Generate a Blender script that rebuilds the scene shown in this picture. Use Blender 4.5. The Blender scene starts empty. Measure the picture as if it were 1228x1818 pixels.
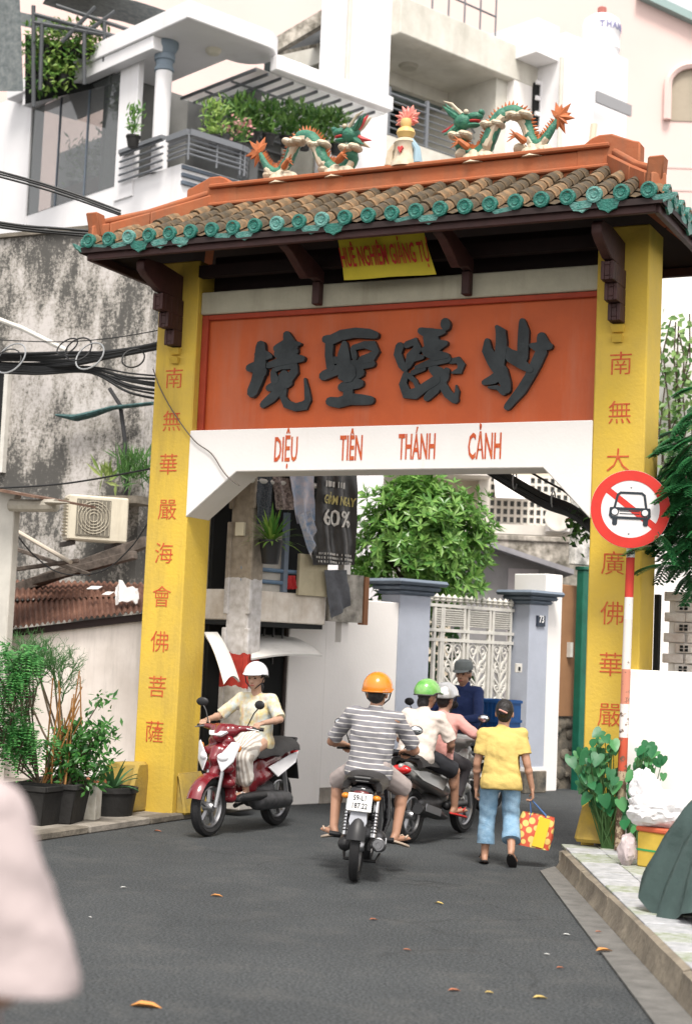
import bpy, bmesh, math, random
from mathutils import Vector, Matrix, noise
random.seed(7)
R = math.radians
sc = bpy.context.scene
COL = sc.collection

# ------------------------------------------------------------------ camera, sky, sun, exposure
FPX, PITCH, ROLL, YAW = 2772.07, 0.0874, 0.0432, -0.455
CAM = Vector((8.7525, -13.3089, 1.75))
_fw = Vector((math.sin(YAW)*math.cos(PITCH), math.cos(YAW)*math.cos(PITCH), math.sin(PITCH)))
_r0 = Vector((math.cos(YAW), -math.sin(YAW), 0)); _u0 = _r0.cross(_fw)
_r = _r0*math.cos(ROLL) + _u0*math.sin(ROLL); _u = -_r0*math.sin(ROLL) + _u0*math.cos(ROLL)
cd = bpy.data.cameras.new('camera'); cam = bpy.data.objects.new('camera', cd); COL.objects.link(cam)
cam.matrix_world = Matrix(((_r.x, _u.x, -_fw.x, CAM.x), (_r.y, _u.y, -_fw.y, CAM.y), (_r.z, _u.z, -_fw.z, CAM.z), (0, 0, 0, 1)))
cd.sensor_fit = 'VERTICAL'; cd.sensor_height = 36.0; cd.lens = FPX/1818*36
cd.clip_start = 0.05; cd.clip_end = 600
cd.dof.use_dof = True; cd.dof.focus_distance = 13.6; cd.dof.aperture_fstop = 2.3
sc.camera = cam

w = bpy.data.worlds.new('World'); sc.world = w; w.use_nodes = True
nt = w.node_tree; nt.nodes.clear()
SUN_EL, SUN_AZ = 60, 148       # azimuth measured from +y towards +x
sky = nt.nodes.new('ShaderNodeTexSky'); sky.sky_type = 'NISHITA'; sky.sun_disc = False
sky.sun_elevation = R(SUN_EL); sky.sun_rotation = R(SUN_AZ)
sky.air_density = 1.0; sky.dust_density = 1.5; sky.ozone_density = 1.0
hs = nt.nodes.new('ShaderNodeHueSaturation'); hs.inputs['Saturation'].default_value = 0.15
tint = nt.nodes.new('ShaderNodeMixRGB'); tint.blend_type = 'MULTIPLY'; tint.inputs[0].default_value = 1
tint.inputs[2].default_value = (1.0, .95, .905, 1)
bg = nt.nodes.new('ShaderNodeBackground'); bg.inputs['Strength'].default_value = 0.125
wo = nt.nodes.new('ShaderNodeOutputWorld')
nt.links.new(sky.outputs[0], hs.inputs['Color']); nt.links.new(hs.outputs[0], tint.inputs[1])
nt.links.new(tint.outputs[0], bg.inputs[0]); nt.links.new(bg.outputs[0], wo.inputs[0])
sl = bpy.data.lights.new('sun', 'SUN'); so = bpy.data.objects.new('sun', sl); COL.objects.link(so)
sl.energy = 1.5; sl.angle = R(16); sl.color = (1, .95, .88)
sd = Vector((math.sin(R(SUN_AZ))*math.cos(R(SUN_EL)), math.cos(R(SUN_AZ))*math.cos(R(SUN_EL)), math.sin(R(SUN_EL))))
so.rotation_euler = sd.to_track_quat('Z', 'Y').to_euler()
sc.view_settings.view_transform = 'Standard'; sc.view_settings.look = 'None'
sc.view_settings.exposure = 1.52; sc.view_settings.gamma = 1
sc.cycles.use_denoising = True
sc.cycles.max_bounces = 8

# ------------------------------------------------------------------ measuring: a photograph pixel to a point of the place
def ray(px, py): return _fw + _r*((px-614)/FPX) - _u*((py-909)/FPX)
def atZ(px, py, z=0.0): d = ray(px, py); return CAM + d*((z-CAM.z)/d.z)
def atY(px, py, y=0.0): d = ray(px, py); return CAM + d*((y-CAM.y)/d.y)
def atX(px, py, x=0.0): d = ray(px, py); return CAM + d*((x-CAM.x)/d.x)
def atD(px, py, dep): return CAM + ray(px, py)*dep
def atP(px, py, P, n): d = ray(px, py); return CAM + d*((P-CAM).dot(n)/d.dot(n))
def px_of(P):
    d = Vector(P)-CAM; z = d.dot(_fw); return 614+FPX*d.dot(_r)/z, 909-FPX*d.dot(_u)/z
def along(P, dirn, px):
    """the point of the horizontal line P + t dirn that shows in column px"""
    P = Vector(P); a, b = P, P+dirn
    # column constraint is linear in t: (d.r)*F = (px-614)*(d.fw)
    k = (px-614)/FPX; A = (P-CAM).dot(_r)-k*(P-CAM).dot(_fw); B = dirn.dot(_r)-k*dirn.dot(_fw)
    return P-dirn*(A/B)
def hd(deg): return Vector((math.sin(R(deg)), math.cos(R(deg)), 0))      # heading clockwise from +y

# ------------------------------------------------------------------ materials
MATS = {}
def mat(name, col, rough=.7, metal=0, var=None, bump=None, spec=.35, col2=None, streak=None, emis=None, trans=0, sss=0, alpha=1, coat=0):
    """var=(scale, amount 0..1), col2 the other colour of the variation; bump=(scale, strength); streak=(colour, amount, scale) dirt runs."""
    if name in MATS: return MATS[name]
    m = bpy.data.materials.new(name); m.use_nodes = True; t = m.node_tree; N = t.nodes; L = t.links
    b = N['Principled BSDF']; b.inputs['Roughness'].default_value = rough; b.inputs['Metallic'].default_value = metal
    b.inputs['Specular IOR Level'].default_value = spec
    if coat: b.inputs['Coat Weight'].default_value = coat; b.inputs['Coat Roughness'].default_value = .08
    c4 = (*col, 1); b.inputs['Base Color'].default_value = c4
    tc = N.new('ShaderNodeTexCoord'); out = None
    if var:
        n = N.new('ShaderNodeTexNoise'); n.inputs['Scale'].default_value = var[0]; n.inputs['Detail'].default_value = 7; n.inputs['Roughness'].default_value = .65
        L.new(tc.outputs['Object'], n.inputs['Vector'])
        rmp = N.new('ShaderNodeValToRGB'); rmp.color_ramp.elements[0].position = .34; rmp.color_ramp.elements[1].position = .66
        L.new(n.outputs['Fac'], rmp.inputs[0])
        mx = N.new('ShaderNodeMixRGB'); mx.inputs[1].default_value = c4
        mx.inputs[2].default_value = (*(col2 if col2 else tuple(c*(1-var[1]) for c in col)), 1)
        L.new(rmp.outputs[0], mx.inputs[0]); out = mx.outputs[0]
    if streak:
        mp = N.new('ShaderNodeMapping'); mp.inputs['Scale'].default_value = (streak[2], streak[2], streak[2]*.12)
        L.new(tc.outputs['Object'], mp.inputs[0])
        n2 = N.new('ShaderNodeTexNoise'); n2.inputs['Scale'].default_value = 1; n2.inputs['Detail'].default_value = 8; n2.inputs['Roughness'].default_value = .7
        L.new(mp.outputs[0], n2.inputs['Vector'])
        r2 = N.new('ShaderNodeValToRGB'); r2.color_ramp.elements[0].position = .62-.25*streak[1]; r2.color_ramp.elements[1].position = .80
        r2.color_ramp.elements[1].color = (min(1, .4+streak[1]*.6),)*3+(1,)
        L.new(n2.outputs['Fac'], r2.inputs[0])
        m2 = N.new('ShaderNodeMixRGB'); m2.inputs[1].default_value = c4; m2.inputs[2].default_value = (*streak[0], 1)
        L.new(r2.outputs[0], m2.inputs[0])
        if out: L.new(out, m2.inputs[1])
        out = m2.outputs[0]
    if out: L.new(out, b.inputs['Base Color'])
    if bump:
        n3 = N.new('ShaderNodeTexNoise'); n3.inputs['Scale'].default_value = bump[0]; n3.inputs['Detail'].default_value = 6
        L.new(tc.outputs['Object'], n3.inputs['Vector'])
        bp = N.new('ShaderNodeBump'); bp.inputs['Strength'].default_value = bump[1]; bp.inputs['Distance'].default_value = .02
        L.new(n3.outputs['Fac'], bp.inputs['Height']); L.new(bp.outputs[0], b.inputs['Normal'])
    if trans: b.inputs['Transmission Weight'].default_value = trans
    if alpha < 1: b.inputs['Alpha'].default_value = alpha
    if emis: b.inputs['Emission Color'].default_value = (*emis[0], 1); b.inputs['Emission Strength'].default_value = emis[1]
    MATS[name] = m; return m
def leafmat(name, c1, c2, rough=.45, tl=.35):
    """leaf: colour varies from leaf to leaf, light passes through."""
    if name in MATS: return MATS[name]
    m = bpy.data.materials.new(name); m.use_nodes = True; t = m.node_tree; N = t.nodes; L = t.links
    b = N['Principled BSDF']; b.inputs['Roughness'].default_value = rough; b.inputs['Specular IOR Level'].default_value = .4
    g = N.new('ShaderNodeNewGeometry'); rp = N.new('ShaderNodeValToRGB')
    rp.color_ramp.elements[0].color = (*c1, 1); rp.color_ramp.elements[1].color = (*c2, 1)
    L.new(g.outputs['Random Per Island'], rp.inputs[0]); L.new(rp.outputs[0], b.inputs['Base Color'])
    tr = N.new('ShaderNodeBsdfTranslucent'); L.new(rp.outputs[0], tr.inputs[0])
    mx = N.new('ShaderNodeMixShader'); mx.inputs[0].default_value = tl
    L.new(b.outputs[0], mx.inputs[1]); L.new(tr.outputs[0], mx.inputs[2]); L.new(mx.outputs[0], N['Material Output'].inputs[0])
    MATS[name] = m; return m

# ------------------------------------------------------------------ mesh collecting
WM = {}
class MB:
    def __init__(s, M=None): s.v = []; s.f = []; s.M = M if M is not None else Matrix()
    def add(s, vs, fs):
        o = len(s.v); s.v += [s.M @ Vector(v) for v in vs]; s.f += [[i+o for i in f] for f in fs]; return s
    def box(s, x0, y0, z0, x1, y1, z1):
        if x0 > x1: x0, x1 = x1, x0
        if y0 > y1: y0, y1 = y1, y0
        if z0 > z1: z0, z1 = z1, z0
        return s.add([(x0,y0,z0),(x1,y0,z0),(x1,y1,z0),(x0,y1,z0),(x0,y0,z1),(x1,y0,z1),(x1,y1,z1),(x0,y1,z1)],
                     [(3,2,1,0),(4,5,6,7),(0,1,5,4),(1,2,6,5),(2,3,7,6),(3,0,4,7)])
    def hexa(s, b, t): return s.add(list(b)+list(t), [(3,2,1,0),(4,5,6,7),(0,1,5,4),(1,2,6,5),(2,3,7,6),(3,0,4,7)])
    def prism(s, poly, d):
        """poly: 3-D points of a planar outline; d: the extrusion vector."""
        n = len(poly); d = Vector(d); a = [Vector(p) for p in poly]
        nrm = Vector((0,0,0))
        for i in range(n): nrm += a[i].cross(a[(i+1) % n])
        if nrm.dot(d) > 0: a = a[::-1]
        return s.add(a+[p+d for p in a], [list(range(n)), list(range(2*n-1, n-1, -1))] + [(i, n+i, n+(i+1) % n, (i+1) % n)[::1] for i in range(n)])
    def bar(s, p, q, wd, hg, up=(0,0,1)):
        p, q = Vector(p), Vector(q); d = (q-p).normalized(); up = Vector(up)
        x = d.cross(up)
        if x.length < 1e-4: x = d.cross(Vector((1,0,0)))
        x.normalize(); z = x.cross(d); x *= wd/2; z *= hg/2
        return s.hexa([p-x-z, p+x-z, q+x-z, q-x-z], [p-x+z, p+x+z, q+x+z, q-x+z])
    def tube(s, pts, r, n=8, caps=True, closed=False, flat=1.0):
        pts = [Vector(p) for p in pts]; m = len(pts)
        rr = r if isinstance(r, (list, tuple)) else [r]*m
        vs = []; fs = []; prev = None
        for i, p in enumerate(pts):
            if closed: d = pts[(i+1) % m]-pts[i-1]
            else: d = pts[min(i+1, m-1)]-pts[max(i-1, 0)]
            d = d.normalized() if d.length > 1e-9 else Vector((0,0,1))
            if prev is None:
                a = Vector((0,0,1)) if abs(d.z) < .9 else Vector((1,0,0)); x = d.cross(a).normalized()
            else:
                x = prev-d*prev.dot(d)
                x = x.normalized() if x.length > 1e-6 else d.orthogonal().normalized()
            prev = x; y = d.cross(x)
            vs += [p+(x*math.cos(2*math.pi*k/n)+y*math.sin(2*math.pi*k/n)*flat)*rr[i] for k in range(n)]
        for i in range(m if closed else m-1):
            j = (i+1) % m
            fs += [(i*n+k, i*n+(k+1) % n, j*n+(k+1) % n, j*n+k) for k in range(n)]
        if caps and not closed: fs += [list(range(n-1, -1, -1)), list(range((m-1)*n, m*n))]
        return s.add(vs, fs)
    def cyl(s, p, q, r, r2=None, n=12): return s.tube([p, q], [r, r if r2 is None else r2], n)
    def lathe(s, prof, n=20, O=(0,0,0), Z=(0,0,1), arc=2*math.pi, start=0.0, sx=1, sy=1):
        O = Vector(O); Z = Vector(Z).normalized(); X = Z.orthogonal().normalized() if abs(Z.z) < .99 else Vector((1,0,0)); Y = Z.cross(X)
        full = abs(arc-2*math.pi) < 1e-6; k = n if full else n+1; vs = []; fs = []
        for r, h in prof:
            for i in range(k):
                a = start+arc*i/n; vs.append(O+X*(r*math.cos(a)*sx)+Y*(r*math.sin(a)*sy)+Z*h)
        for j in range(len(prof)-1):
            for i in range(n):
                i2 = (i+1) % k
                fs.append((j*k+i, j*k+i2, (j+1)*k+i2, (j+1)*k+i))
        return s.add(vs, fs)
    def ell(s, c, r, n=12, m=8, rot=None):
        c = Vector(c); rx, ry, rz = (r, r, r) if not isinstance(r, (tuple, list)) else r
        vs = []; fs = []
        for j in range(1, m):
            t = math.pi*j/m
            for i in range(n):
                a = 2*math.pi*i/n; v = Vector((rx*math.sin(t)*math.cos(a), ry*math.sin(t)*math.sin(a), rz*math.cos(t)))
                vs.append(c+(rot @ v if rot else v))
        top = Vector((0,0,rz)); vs.append(c+(rot @ top if rot else top)); vs.append(c-(rot @ top if rot else top)); T = len(vs)-2
        for j in range(m-2):
            for i in range(n): fs.append((j*n+i, (j+1)*n+i, (j+1)*n+(i+1) % n, j*n+(i+1) % n))
        for i in range(n): fs.append((T, i, (i+1) % n)); fs.append((T+1, (m-2)*n+(i+1) % n, (m-2)*n+i))
        return s.add(vs, fs)
    def cap(s, a, b, ra, rb, n=10):
        """tapered capsule"""
        a, b = Vector(a), Vector(b); d = b-a; L = d.length
        if L < 1e-6: return s.ell(a, ra, n, 8)
        z = d/L; prof = []
        for k in range(5): t = math.pi/2*(1-k/4); prof.append((ra*math.cos(t)+1e-5, -ra*math.sin(t)))
        for k in range(5): t = math.pi/2*k/4; prof.append((rb*math.cos(t)+1e-5, L+rb*math.sin(t)))
        X = z.orthogonal().normalized(); Y = z.cross(X); vs = []; fs = []
        for r, h in prof: vs += [a+X*(r*math.cos(2*math.pi*i/n))+Y*(r*math.sin(2*math.pi*i/n))+z*h for i in range(n)]
        for j in range(9):
            for i in range(n): fs.append((j*n+i, j*n+(i+1) % n, (j+1)*n+(i+1) % n, (j+1)*n+i))
        fs += [list(range(n-1, -1, -1)), list(range(9*n, 10*n))]
        return s.add(vs, fs)
    def sheet(s, grid, thick=0):
        """grid[i][j] points; with thickness a closed slab along the local normal"""
        a = len(grid); b = len(grid[0]); vs = [Vector(p) for row in grid for p in row]
        fs = [(i*b+j, (i+1)*b+j, (i+1)*b+j+1, i*b+j+1) for i in range(a-1) for j in range(b-1)]
        if thick:
            nn = []
            for i in range(a):
                for j in range(b):
                    du = Vector(grid[min(i+1,a-1)][j])-Vector(grid[max(i-1,0)][j]); dv = Vector(grid[i][min(j+1,b-1)])-Vector(grid[i][max(j-1,0)])
                    nn.append(du.cross(dv).normalized() if du.cross(dv).length > 1e-9 else Vector((0,0,1)))
            k = len(vs); vs = vs+[v-n_*thick for v, n_ in zip(vs, nn)]
            fs = fs+[tuple(x+k for x in f[::-1]) for f in fs]
            for i in range(a-1): fs += [(i*b, i*b+k, (i+1)*b+k, (i+1)*b), (i*b+b-1, (i+1)*b+b-1, (i+1)*b+b-1+k, i*b+b-1+k)]
            for j in range(b-1): fs += [(j, j+1, j+1+k, j+k), ((a-1)*b+j, (a-1)*b+j+k, (a-1)*b+j+1+k, (a-1)*b+j+1)]
        return s.add(vs, fs)
    def build(s, name, m, parent=None, bevel=0, smooth=True, ang=35, kind=None, fix=True):
        me = bpy.data.meshes.new(name)
        P = WM.get(parent, Matrix()).inverted() if parent else Matrix()
        me.from_pydata([P @ v for v in s.v], [], s.f)
        if fix or bevel:
            bm = bmesh.new(); bm.from_mesh(me)
            bmesh.ops.recalc_face_normals(bm, faces=bm.faces)
            if bevel:
                es = [e for e in bm.edges if len(e.link_faces) == 2 and e.calc_face_angle(0) > .6]
                bmesh.ops.bevel(bm, geom=es, offset=bevel, segments=1, affect='EDGES', profile=.5)
            bm.to_mesh(me); bm.free()
        if smooth and me.polygons:
            me.shade_smooth(); me.set_sharp_from_angle(angle=R(ang))
        return link(name, me, m, parent, kind)
def link(name, me, m, parent=None, kind=None):
    if m is not None:
        me.materials.clear(); me.materials.append(m)
    o = bpy.data.objects.new(name, me); COL.objects.link(o)
    if parent: o.parent = parent; WM[o] = WM.get(parent, Matrix())
    else: WM[o] = Matrix()
    if kind: o['kind'] = kind
    return o
def tag(o, label, cat, group=None):
    o['label'] = label; o['category'] = cat
    if group: o['group'] = group
    return o
def thing(name, label, cat, loc=(0,0,0), rz=0, group=None, lean=None):
    o = bpy.data.objects.new(name, None); COL.objects.link(o); o.empty_display_size = .1
    M = Matrix.Translation(Vector(loc)) @ Matrix.Rotation(rz, 4, 'Z')
    if lean is not None: M = M @ lean
    o.matrix_world = M; WM[o] = M
    return tag(o, label, cat, group)
def solo(o, label, cat, group=None):
    """a thing that is one mesh: put its origin at its base"""
    vs = [v.co for v in o.data.vertices]
    c = Vector(((min(v.x for v in vs)+max(v.x for v in vs))/2, (min(v.y for v in vs)+max(v.y for v in vs))/2, min(v.z for v in vs)))
    o.data.transform(Matrix.Translation(-c)); o.location = c; WM[o] = Matrix.Translation(c)
    return tag(o, label, cat, group)
def struct(o): o['kind'] = 'structure'; return o
def copypart(src, parent, M):
    """another piece sharing src's mesh; M is world placement"""
    o = src.copy(); COL.objects.link(o); o.parent = parent
    o.matrix_local = WM.get(parent, Matrix()).inverted() @ M; WM[o] = M
    return o
def copytree(src, M, label=None, group=None):
    def rec(o, par):
        c = o.copy(); COL.objects.link(c)
        if par is not None: c.parent = par
        for ch in list(o.children): rec(ch, c)
        return c
    t = rec(src, None); t.matrix_world = M; WM[t] = M
    if label: t['label'] = label
    if group: t['group'] = group
    return t
def text(s, size=1.0, off=0.0, xs=1.0, ext=0.004):
    """lettering as mesh data in the x-z plane, centred; returns verts, faces"""
    cu = bpy.data.curves.new('t', 'FONT'); cu.body = s; cu.size = size; cu.align_x = 'CENTER'; cu.align_y = 'CENTER'
    cu.offset = off; cu.extrude = ext/2; cu.resolution_u = 2
    o = bpy.data.objects.new('t', cu); COL.objects.link(o)
    me = bpy.data.meshes.new_from_object(o.evaluated_get(bpy.context.evaluated_depsgraph_get()))
    vs = [(v.co.x*xs, -v.co.z, v.co.y) for v in me.vertices]; fs = [list(p.vertices) for p in me.polygons]
    bpy.data.objects.remove(o); bpy.data.curves.remove(cu); bpy.data.meshes.remove(me)
    return vs, fs
def frame(O, heading):
    """local x along the heading, y horizontal to its left (away from the viewer of a front at y=0), z up"""
    x = hd(heading); z = Vector((0,0,1)); y = z.cross(x)
    return Matrix(((x.x, y.x, 0, O[0]), (x.y, y.y, 0, O[1]), (0, 0, 1, O[2] if len(O) > 2 else 0), (0,0,0,1)))
def remesh(mb, name, m, parent, voxel=.012, smooth=3, wrinkle=0, wscale=6.0, seed=0, wz=1.0, ends=()):
    """the union of mb's closed shapes as one continuous skin"""
    me = bpy.data.meshes.new('tmp'); P = WM.get(parent, Matrix()).inverted() if parent else Matrix()
    me.from_pydata([P @ v for v in mb.v], [], mb.f)
    o = bpy.data.objects.new('tmp', me); COL.objects.link(o)
    md = o.modifiers.new('r', 'REMESH'); md.mode = 'VOXEL'; md.voxel_size = voxel
    if smooth: ms = o.modifiers.new('s', 'SMOOTH'); ms.iterations = smooth; ms.factor = .5
    me2 = bpy.data.meshes.new_from_object(o.evaluated_get(bpy.context.evaluated_depsgraph_get()))
    bpy.data.objects.remove(o); bpy.data.meshes.remove(me)
    if wrinkle:
        k = [0.0]*(3*len(me2.vertices)); me2.vertices.foreach_get('normal', k)
        for i, v in enumerate(me2.vertices):
            p = Vector((v.co.x*wscale+seed, v.co.y*wscale, v.co.z*wscale*wz))
            d = noise.noise(p)+.5*noise.noise(p*2.1)+.7*noise.noise(Vector((v.co.x*wscale*.9+v.co.z*6, v.co.y*wscale*.9-seed, v.co.z*wscale*2.6+v.co.x*8)))
            v.co += Vector(k[3*i:3*i+3])*d*wrinkle
    for pt, dr, rad in ends:       # hems and cuffs end in a clean edge, not a round one
        q = P @ Vector(pt); d_ = (P.to_3x3() @ Vector(dr)).normalized()
        for v in me2.vertices:
            e = v.co-q; h = e.dot(d_)
            if h > 0 and (e-d_*h).length < rad and h < .3: v.co -= d_*(h*.97)
    me2.shade_smooth(); me2.set_sharp_from_angle(angle=R(50)); me2.name = name
    return link(name, me2, m, parent)
def lerp(a, b, t): return a+(b-a)*t
def leaf_into(mb, p, d, n, L, W, fold=.15, seg=2):
    """one leaf: a pointed blade folded on its midrib"""
    d = Vector(d).normalized(); n = Vector(n); x = d.cross(n)
    if x.length < 1e-5: x = d.orthogonal()
    x.normalize(); n = x.cross(d); p = Vector(p)
    if seg == 1:
        mb.add([p, p+d*L*.5+x*W/2+n*fold*W, p+d*L, p+d*L*.5-x*W/2+n*fold*W], [(0,1,2),(0,2,3)])
    else:
        mb.add([p, p+d*L*.3+x*W*.45+n*fold*W, p+d*L*.68+x*W*.4+n*fold*W*.6, p+d*L-n*.08*L, p+d*L*.68-x*W*.4+n*fold*W*.6, p+d*L*.3-x*W*.45+n*fold*W, p+d*L*.5-n*.02*L],
               [(0,1,6),(1,2,6),(2,3,6),(3,4,6),(4,5,6),(5,0,6)])
def rv(k=1.0): return Vector((random.uniform(-k,k), random.uniform(-k,k), random.uniform(-k,k)))

# ------------------------------------------------------------------ ground
def asphalt():
    m = bpy.data.materials.new('asphalt'); m.use_nodes = True; t = m.node_tree; N = t.nodes; L = t.links; b = N['Principled BSDF']
    tc = N.new('ShaderNodeTexCoord')
    n1 = N.new('ShaderNodeTexNoise'); n1.inputs['Scale'].default_value = .45; n1.inputs['Detail'].default_value = 9; n1.inputs['Roughness'].default_value = .62
    n2 = N.new('ShaderNodeTexNoise'); n2.inputs['Scale'].default_value = 62; n2.inputs['Detail'].default_value = 3
    v = N.new('ShaderNodeTexVoronoi'); v.inputs['Scale'].default_value = 70
    for n in (n1, n2, v): L.new(tc.outputs['Object'], n.inputs['Vector'])
    r1 = N.new('ShaderNodeValToRGB'); r1.color_ramp.elements[0].position = .3; r1.color_ramp.elements[1].position = .7
    r1.color_ramp.elements[0].color = (.030,.0345,.038,1); r1.color_ramp.elements[1].color = (.050,.056,.060,1)
    L.new(n1.outputs['Fac'], r1.inputs[0])
    r2 = N.new('ShaderNodeValToRGB'); r2.color_ramp.elements[0].position = .35; r2.color_ramp.elements[1].position = .75
    r2.color_ramp.elements[0].color = (.40,.41,.42,1); r2.color_ramp.elements[1].color = (2.1,2.0,1.9,1)
    L.new(n2.outputs['Fac'], r2.inputs[0])
    mx = N.new('ShaderNodeMixRGB'); mx.blend_type = 'MULTIPLY'; mx.inputs[0].default_value = 1
    L.new(r1.outputs[0], mx.inputs[1]); L.new(r2.outputs[0], mx.inputs[2])
    # fine cracks in some areas, pale dust in others
    wp = N.new('ShaderNodeTexNoise'); wp.inputs['Scale'].default_value = 1.6; wp.inputs['Detail'].default_value = 5; L.new(tc.outputs['Object'], wp.inputs['Vector'])
    wa = N.new('ShaderNodeMixRGB'); wa.blend_type = 'ADD'; wa.inputs[0].default_value = .55; L.new(tc.outputs['Object'], wa.inputs[1]); L.new(wp.outputs['Color'], wa.inputs[2])
    ve = N.new('ShaderNodeTexVoronoi'); ve.feature = 'DISTANCE_TO_EDGE'; ve.inputs['Scale'].default_value = .55; L.new(wa.outputs[0], ve.inputs['Vector'])
    rc = N.new('ShaderNodeValToRGB'); rc.color_ramp.elements[0].position = .0; rc.color_ramp.elements[0].color = (.66,.66,.66,1); rc.color_ramp.elements[1].position = .009; L.new(ve.outputs['Distance'], rc.inputs[0])
    mk = N.new('ShaderNodeTexNoise'); mk.inputs['Scale'].default_value = .28; mk.inputs['Detail'].default_value = 3; L.new(tc.outputs['Object'], mk.inputs['Vector'])
    rk = N.new('ShaderNodeValToRGB'); rk.color_ramp.elements[0].position = .46; rk.color_ramp.elements[1].position = .58; L.new(mk.outputs['Fac'], rk.inputs[0])
    mc = N.new('ShaderNodeMixRGB'); mc.blend_type = 'MULTIPLY'; L.new(rk.outputs[0], mc.inputs[0]); L.new(mx.outputs[0], mc.inputs[1]); L.new(rc.outputs[0], mc.inputs[2])
    du = N.new('ShaderNodeTexNoise'); du.inputs['Scale'].default_value = 2.2; du.inputs['Detail'].default_value = 10; du.inputs['Roughness'].default_value = .75; L.new(tc.outputs['Object'], du.inputs['Vector'])
    rd_ = N.new('ShaderNodeValToRGB'); rd_.color_ramp.elements[0].position = .50; rd_.color_ramp.elements[1].position = .80; rd_.color_ramp.elements[1].color = (.5,.5,.5,1); L.new(du.outputs['Fac'], rd_.inputs[0])
    md = N.new('ShaderNodeMixRGB'); md.inputs[2].default_value = (.105,.102,.095,1); L.new(rd_.outputs[0], md.inputs[0]); L.new(mc.outputs[0], md.inputs[1]); L.new(md.outputs[0], b.inputs['Base Color'])
    b.inputs['Roughness'].default_value = .85; b.inputs['Specular IOR Level'].default_value = .25
    bp = N.new('ShaderNodeBump'); bp.inputs['Strength'].default_value = .35; bp.inputs['Distance'].default_value = .01
    L.new(v.outputs['Distance'], bp.inputs['Height']); L.new(bp.outputs[0], b.inputs['Normal'])
    return m
ASPH = asphalt()
KERBM = mat('kerb_concrete', (.24,.205,.155), .9, var=(4,.5), col2=(.13,.11,.085), bump=(22,.5), streak=((.06,.055,.04),.45,6))
CONC = mat('concrete', (.30,.27,.23), .85, var=(3, .45), bump=(40, .4), streak=((.08,.075,.06), .5, 3))
CONCD = mat('old_concrete', (.20,.175,.14), .9, var=(5, .55), bump=(30, .5))
TILEM = mat('pavement_tile', (.42,.42,.43), .6, var=(14, .5), col2=(.27,.28,.29), bump=(60, .2), streak=((.13,.14,.07), .35, 6))
TILEM2 = mat('pavement_tile_green', (.38,.39,.38), .6, var=(16, .5), col2=(.20,.23,.14), bump=(60, .2))
g = MB(); g.add([(-90,-60,0),(90,-60,0),(90,160,0),(-90,160,0)], [(0,1,2,3)])
struct(g.build('road', ASPH, smooth=False))
# left pavement with its kerb stones (along the lane through the gate)
g = MB(); g.prism([(.36,-7.5,.0),(.44,8.4,.0),(-6,8.4,.0),(-6,-7.5,.0)], (0,0,.06)); pv = struct(g.build('pavement', CONC))
for i in range(16):
    y0 = -7.5+i; x0 = .37+.005*i; random.seed(i)
    k = MB(); k.box(x0, y0+.008, 0, x0+.16, y0+.992, .068+random.uniform(-.006,.006)); k.build('kerb_stone', CONCD if i % 3 else CONC, pv, bevel=.012)
# far pavement in front of the house wall
A0 = atZ(880, 1376); A1 = atZ(1150, 1361)
g = MB(); d = (A1-A0).normalized(); nrm = Vector((-d.y, d.x, 0))
g.prism([A0-d*4, A1+d*3, A1+d*3+nrm*3, A0-d*4+nrm*3], (0,0,.12)); pf = struct(g.build('pavement', CONC))
for i in range(9):
    a = A0-d*4+d*(i*1.1)-nrm*.004; b_ = a+d*1.085
    k = MB(); k.prism([a, b_, b_+nrm*.14, a+nrm*.14], (0,0,.125+.004*(i % 3))); k.build('kerb_stone', CONC, pf, bevel=.01)
# pale worn road marking beyond the gate
# right pavement: gutter apron, sloping kerb blocks, mossy tiles
AP = [atZ(958,1549), atZ(1150,1807), atZ(1330,2060)]; KF = [atZ(984,1541), atZ(1222,1807), atZ(1400,2010)]
g = MB(); q = [AP[0], AP[1], AP[2], KF[2], KF[1], KF[0]]; g.prism([Vector((p.x,p.y,.004)) for p in q], (0,0,.012)); struct(g.build('gutter', mat('gutter', (.155,.15,.14), .85, var=(6,.4), bump=(50,.4))))
kd = (KF[1]-KF[0]).normalized(); kn = Vector((kd.y, -kd.x, 0))
if kn.x < 0: kn = -kn
kn = Vector((-kd.y, kd.x, 0)) if Vector((-kd.y, kd.x, 0)).x > 0 else Vector((kd.y, -kd.x, 0))
L = (KF[2]-KF[0]).length; tops = .17
KW = .5*(kn.dot(atZ(1090,1590,tops)-KF[0])+kn.dot(atZ(1228,1722,tops)-KF[0]))
pr = MB(); pts = [KF[0]+kn*(KW+.02)+kd*.02, KF[0]+kn*(KW+.02)+kd*L, KF[0]+kn*9+kd*L, Vector((13, 1.2, 0)), Vector((4.63, 1.2, 0)), Vector((4.63,-.55,0))]
pr.prism([Vector((p.x,p.y,0)) for p in pts], (0,0,tops-.03)); pvr = struct(pr.build('pavement', CONCD))
def zz(p, z): return Vector((p.x,p.y,z))
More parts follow.
